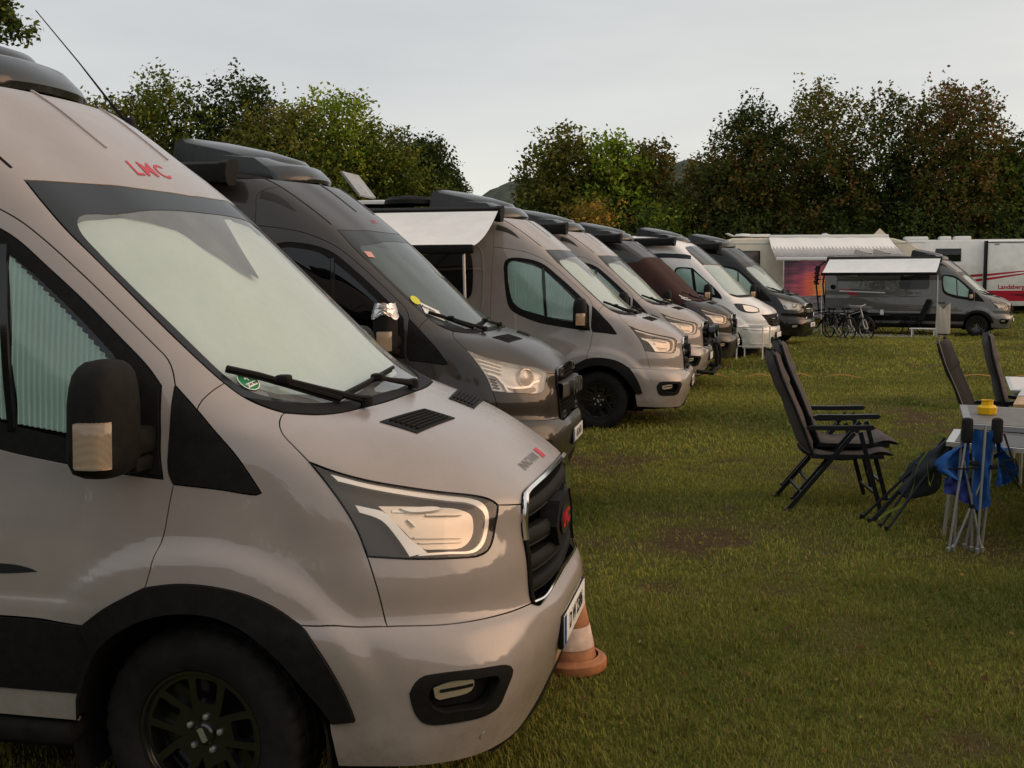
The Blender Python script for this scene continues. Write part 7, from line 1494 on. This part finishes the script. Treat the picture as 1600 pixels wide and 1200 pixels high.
# dark folded chair with lime tape, leaning on the table
def folded_dark():
    r = empty('folded_chair', gz(2.68, 4.12)); tag(r, 'folded dark camping chair with lime edging leaning on the table', 'folded chair'); lime = pmat('lime_tape', (.22, .26, .05), .7); dk = pmat('slate_cloth', (.022, .028, .032), .8, var=.2, vscale=12, bump=.3, bscale=18)
    top = Vector((.50, .22, .60)); ft = [(-.10, .24, .0), (-.06, .10, .0), (.03, -.14, .0), (.0, -.05, .0), (-.02, .16, .0)]
    for i, f in enumerate(ft):
        f = Vector(f); e = top+Vector((.03*(i % 3-1), .02*(i-2), .03*(i % 2))); m = MB(); m.tube([f, (f+e)/2+Vector((0, 0, .02)), e], .010, 8); m.lathe([(.016, 0), (.016, .03), (.01, .034)], 10, 'Z', f, cap=True); m.build('leg', M_DKFRAME, r)
    ax = (top-Vector((-.03, .05, 0))).normalized(); sd_ = ax.cross(Vector((0, 0, 1))).normalized(); nr = sd_.cross(ax)
    def roll(t0, t1, ra, rb, off, nm, sd, flap=0.0):
        rg = np.random.default_rng(sd); ph = rg.random(6)*6; L = top.length
        def f(u, v):
            a = 2*math.pi*v; rr = (ra+(rb-ra)*u)*(1+.22*math.sin(3*a+ph[0]+4*u)+.14*math.sin(5*a+ph[1]-6*u)); dn = flap*max(0, -math.sin(a))*math.sin(math.pi*u)
            return tuple(Vector((-.03, .05, 0))+ax*(L*(t0+(t1-t0)*u))+sd_*(rr*math.cos(a)+off)+nr*(rr*.8*math.sin(a)-dn))
        return sheet(f, 14, 20, nm, dk, r)
    roll(.36, .78, .05, .085, .02, 'seat_cloth', 1, .10); roll(.66, 1.0, .075, .05, .0, 'carry_roll', 2); roll(.48, .80, .045, .06, -.10, 'side_cloth', 3, .06)
    L = top.length
    def pt(t, s_, n_): return tuple(Vector((-.03, .05, 0))+ax*(L*t)+sd_*s_+nr*n_)
    for P in ([pt(.05, .05, .03), pt(.16, .10, .03), pt(.30, .13, .0), pt(.45, .12, .03), pt(.62, .06, .08), pt(.80, .03, .09)], [pt(.52, .02, .09), pt(.60, -.05, .10), pt(.68, -.10, .11), pt(.74, -.02, .12)], [pt(.70, .08, .05), pt(.62, .14, .02), pt(.55, .19, -.02), pt(.66, .17, .01)], [pt(.96, -.06, .07), pt(.99, .0, .10), pt(1.0, .06, .07)], [pt(.84, .09, .03), pt(.70, .16, -.01), pt(.60, .20, -.06)]):
        m = MB(); P = crv(np.array(P, float), .03); vs = [tuple(p+np.array([0, 0, .011])) for p in P]+[tuple(p-np.array([0, 0, .011])) for p in P]; n = len(P); m.add(vs, [(i, i+1, n+i+1, n+i) for i in range(n-1)]); m.build('edging', lime, r)
folded_dark()
# sheet of paper and sticker in the second van's windscreen, wrap on its mirror
V2M = Matrix.Translation((-.667, 4.666, .023)) @ Matrix.Rotation(.014, 4, 'Z')
c = BV.snap([(-.049, .742, 1.6), (.067, .618, 1.528), (.134, .686, 1.453), (.014, .80, 1.52)], .002); me = mk(c, [[0, 1, 2, 3]], None, 'note'); o = link('paper_note', me, None, M_WHITE); o.matrix_basis = V2M.copy(); tag(o, 'white paper note with printed words in the dark bronze van\'s windscreen corner', 'paper note')
e1 = c[1]-c[0]; e2 = c[0]-c[3]; ctr = c.mean(0)
link('note_lettering', flat_text_on(BV, 'Anreise', .042, ctr+e2*.16-e1*.15, e1, e2, off=.004, bold=.001), o, M_BLACKP); link('note_lettering', flat_text_on(BV, 'Platz 12', .026, ctr-e2*.2+e1*.2, e1, e2, off=.004), o, M_GREYP)
me, *_ = disc_on(BV, (-.075, .765, 1.612), .045, .003); o = link('sticker', me, None, M_YELLOWP); o.matrix_basis = V2M.copy(); tag(o, 'round yellow green sticker above the paper note in the dark bronze van', 'sticker')
me = BV.panel([BV.snap([(-.47, .77, 1.985), (-.44, .70, 1.975)]), BV.snap([(-.44, .70, 1.975), (-.40, .72, 1.93)]), BV.snap([(-.40, .72, 1.93), (-.43, .78, 1.94)]), BV.snap([(-.43, .78, 1.94), (-.47, .77, 1.985)])], off=.002, flange=0, gap=0); o = link('toll_sticker', me, None, pmat('sticker_salmon', (.6, .32, .28), .5)); o.matrix_basis = V2M.copy(); tag(o, 'small pink and white toll sticker at the top corner of the dark bronze van\'s windscreen', 'sticker')
m = MB(); rg = np.random.default_rng(4); vs = []; fs = []; nu, nv = 26, 10
for i in range(nu+1):
    for j in range(nv+1):
        a = 2*math.pi*i/nu; v = j/nv; rr = 1.05+.05*rg.random(); vs.append((-.195+.088*rr*math.cos(a)*(1-.25*v), -1.135-.128*rr*math.sin(a)*(1-.2*v), 1.50+.095*v-.02*math.sin(a*3+1)*(1-v)+.010*rg.random()))
for i in range(nu):
    for j in range(nv): a = i*(nv+1)+j; fs.append((a, a+nv+1, a+nv+2, a+1))
m.add(vs, fs); o = m.build('plastic_bag', pane('clear_film', (.80, .76, .72), film=.30, filmcol=(.7, .66, .6), rough=.40), None, 0); o.matrix_basis = V2M.copy(); tag(o, 'crumpled clear plastic bag pulled over the mirror of the dark bronze van', 'plastic bag')
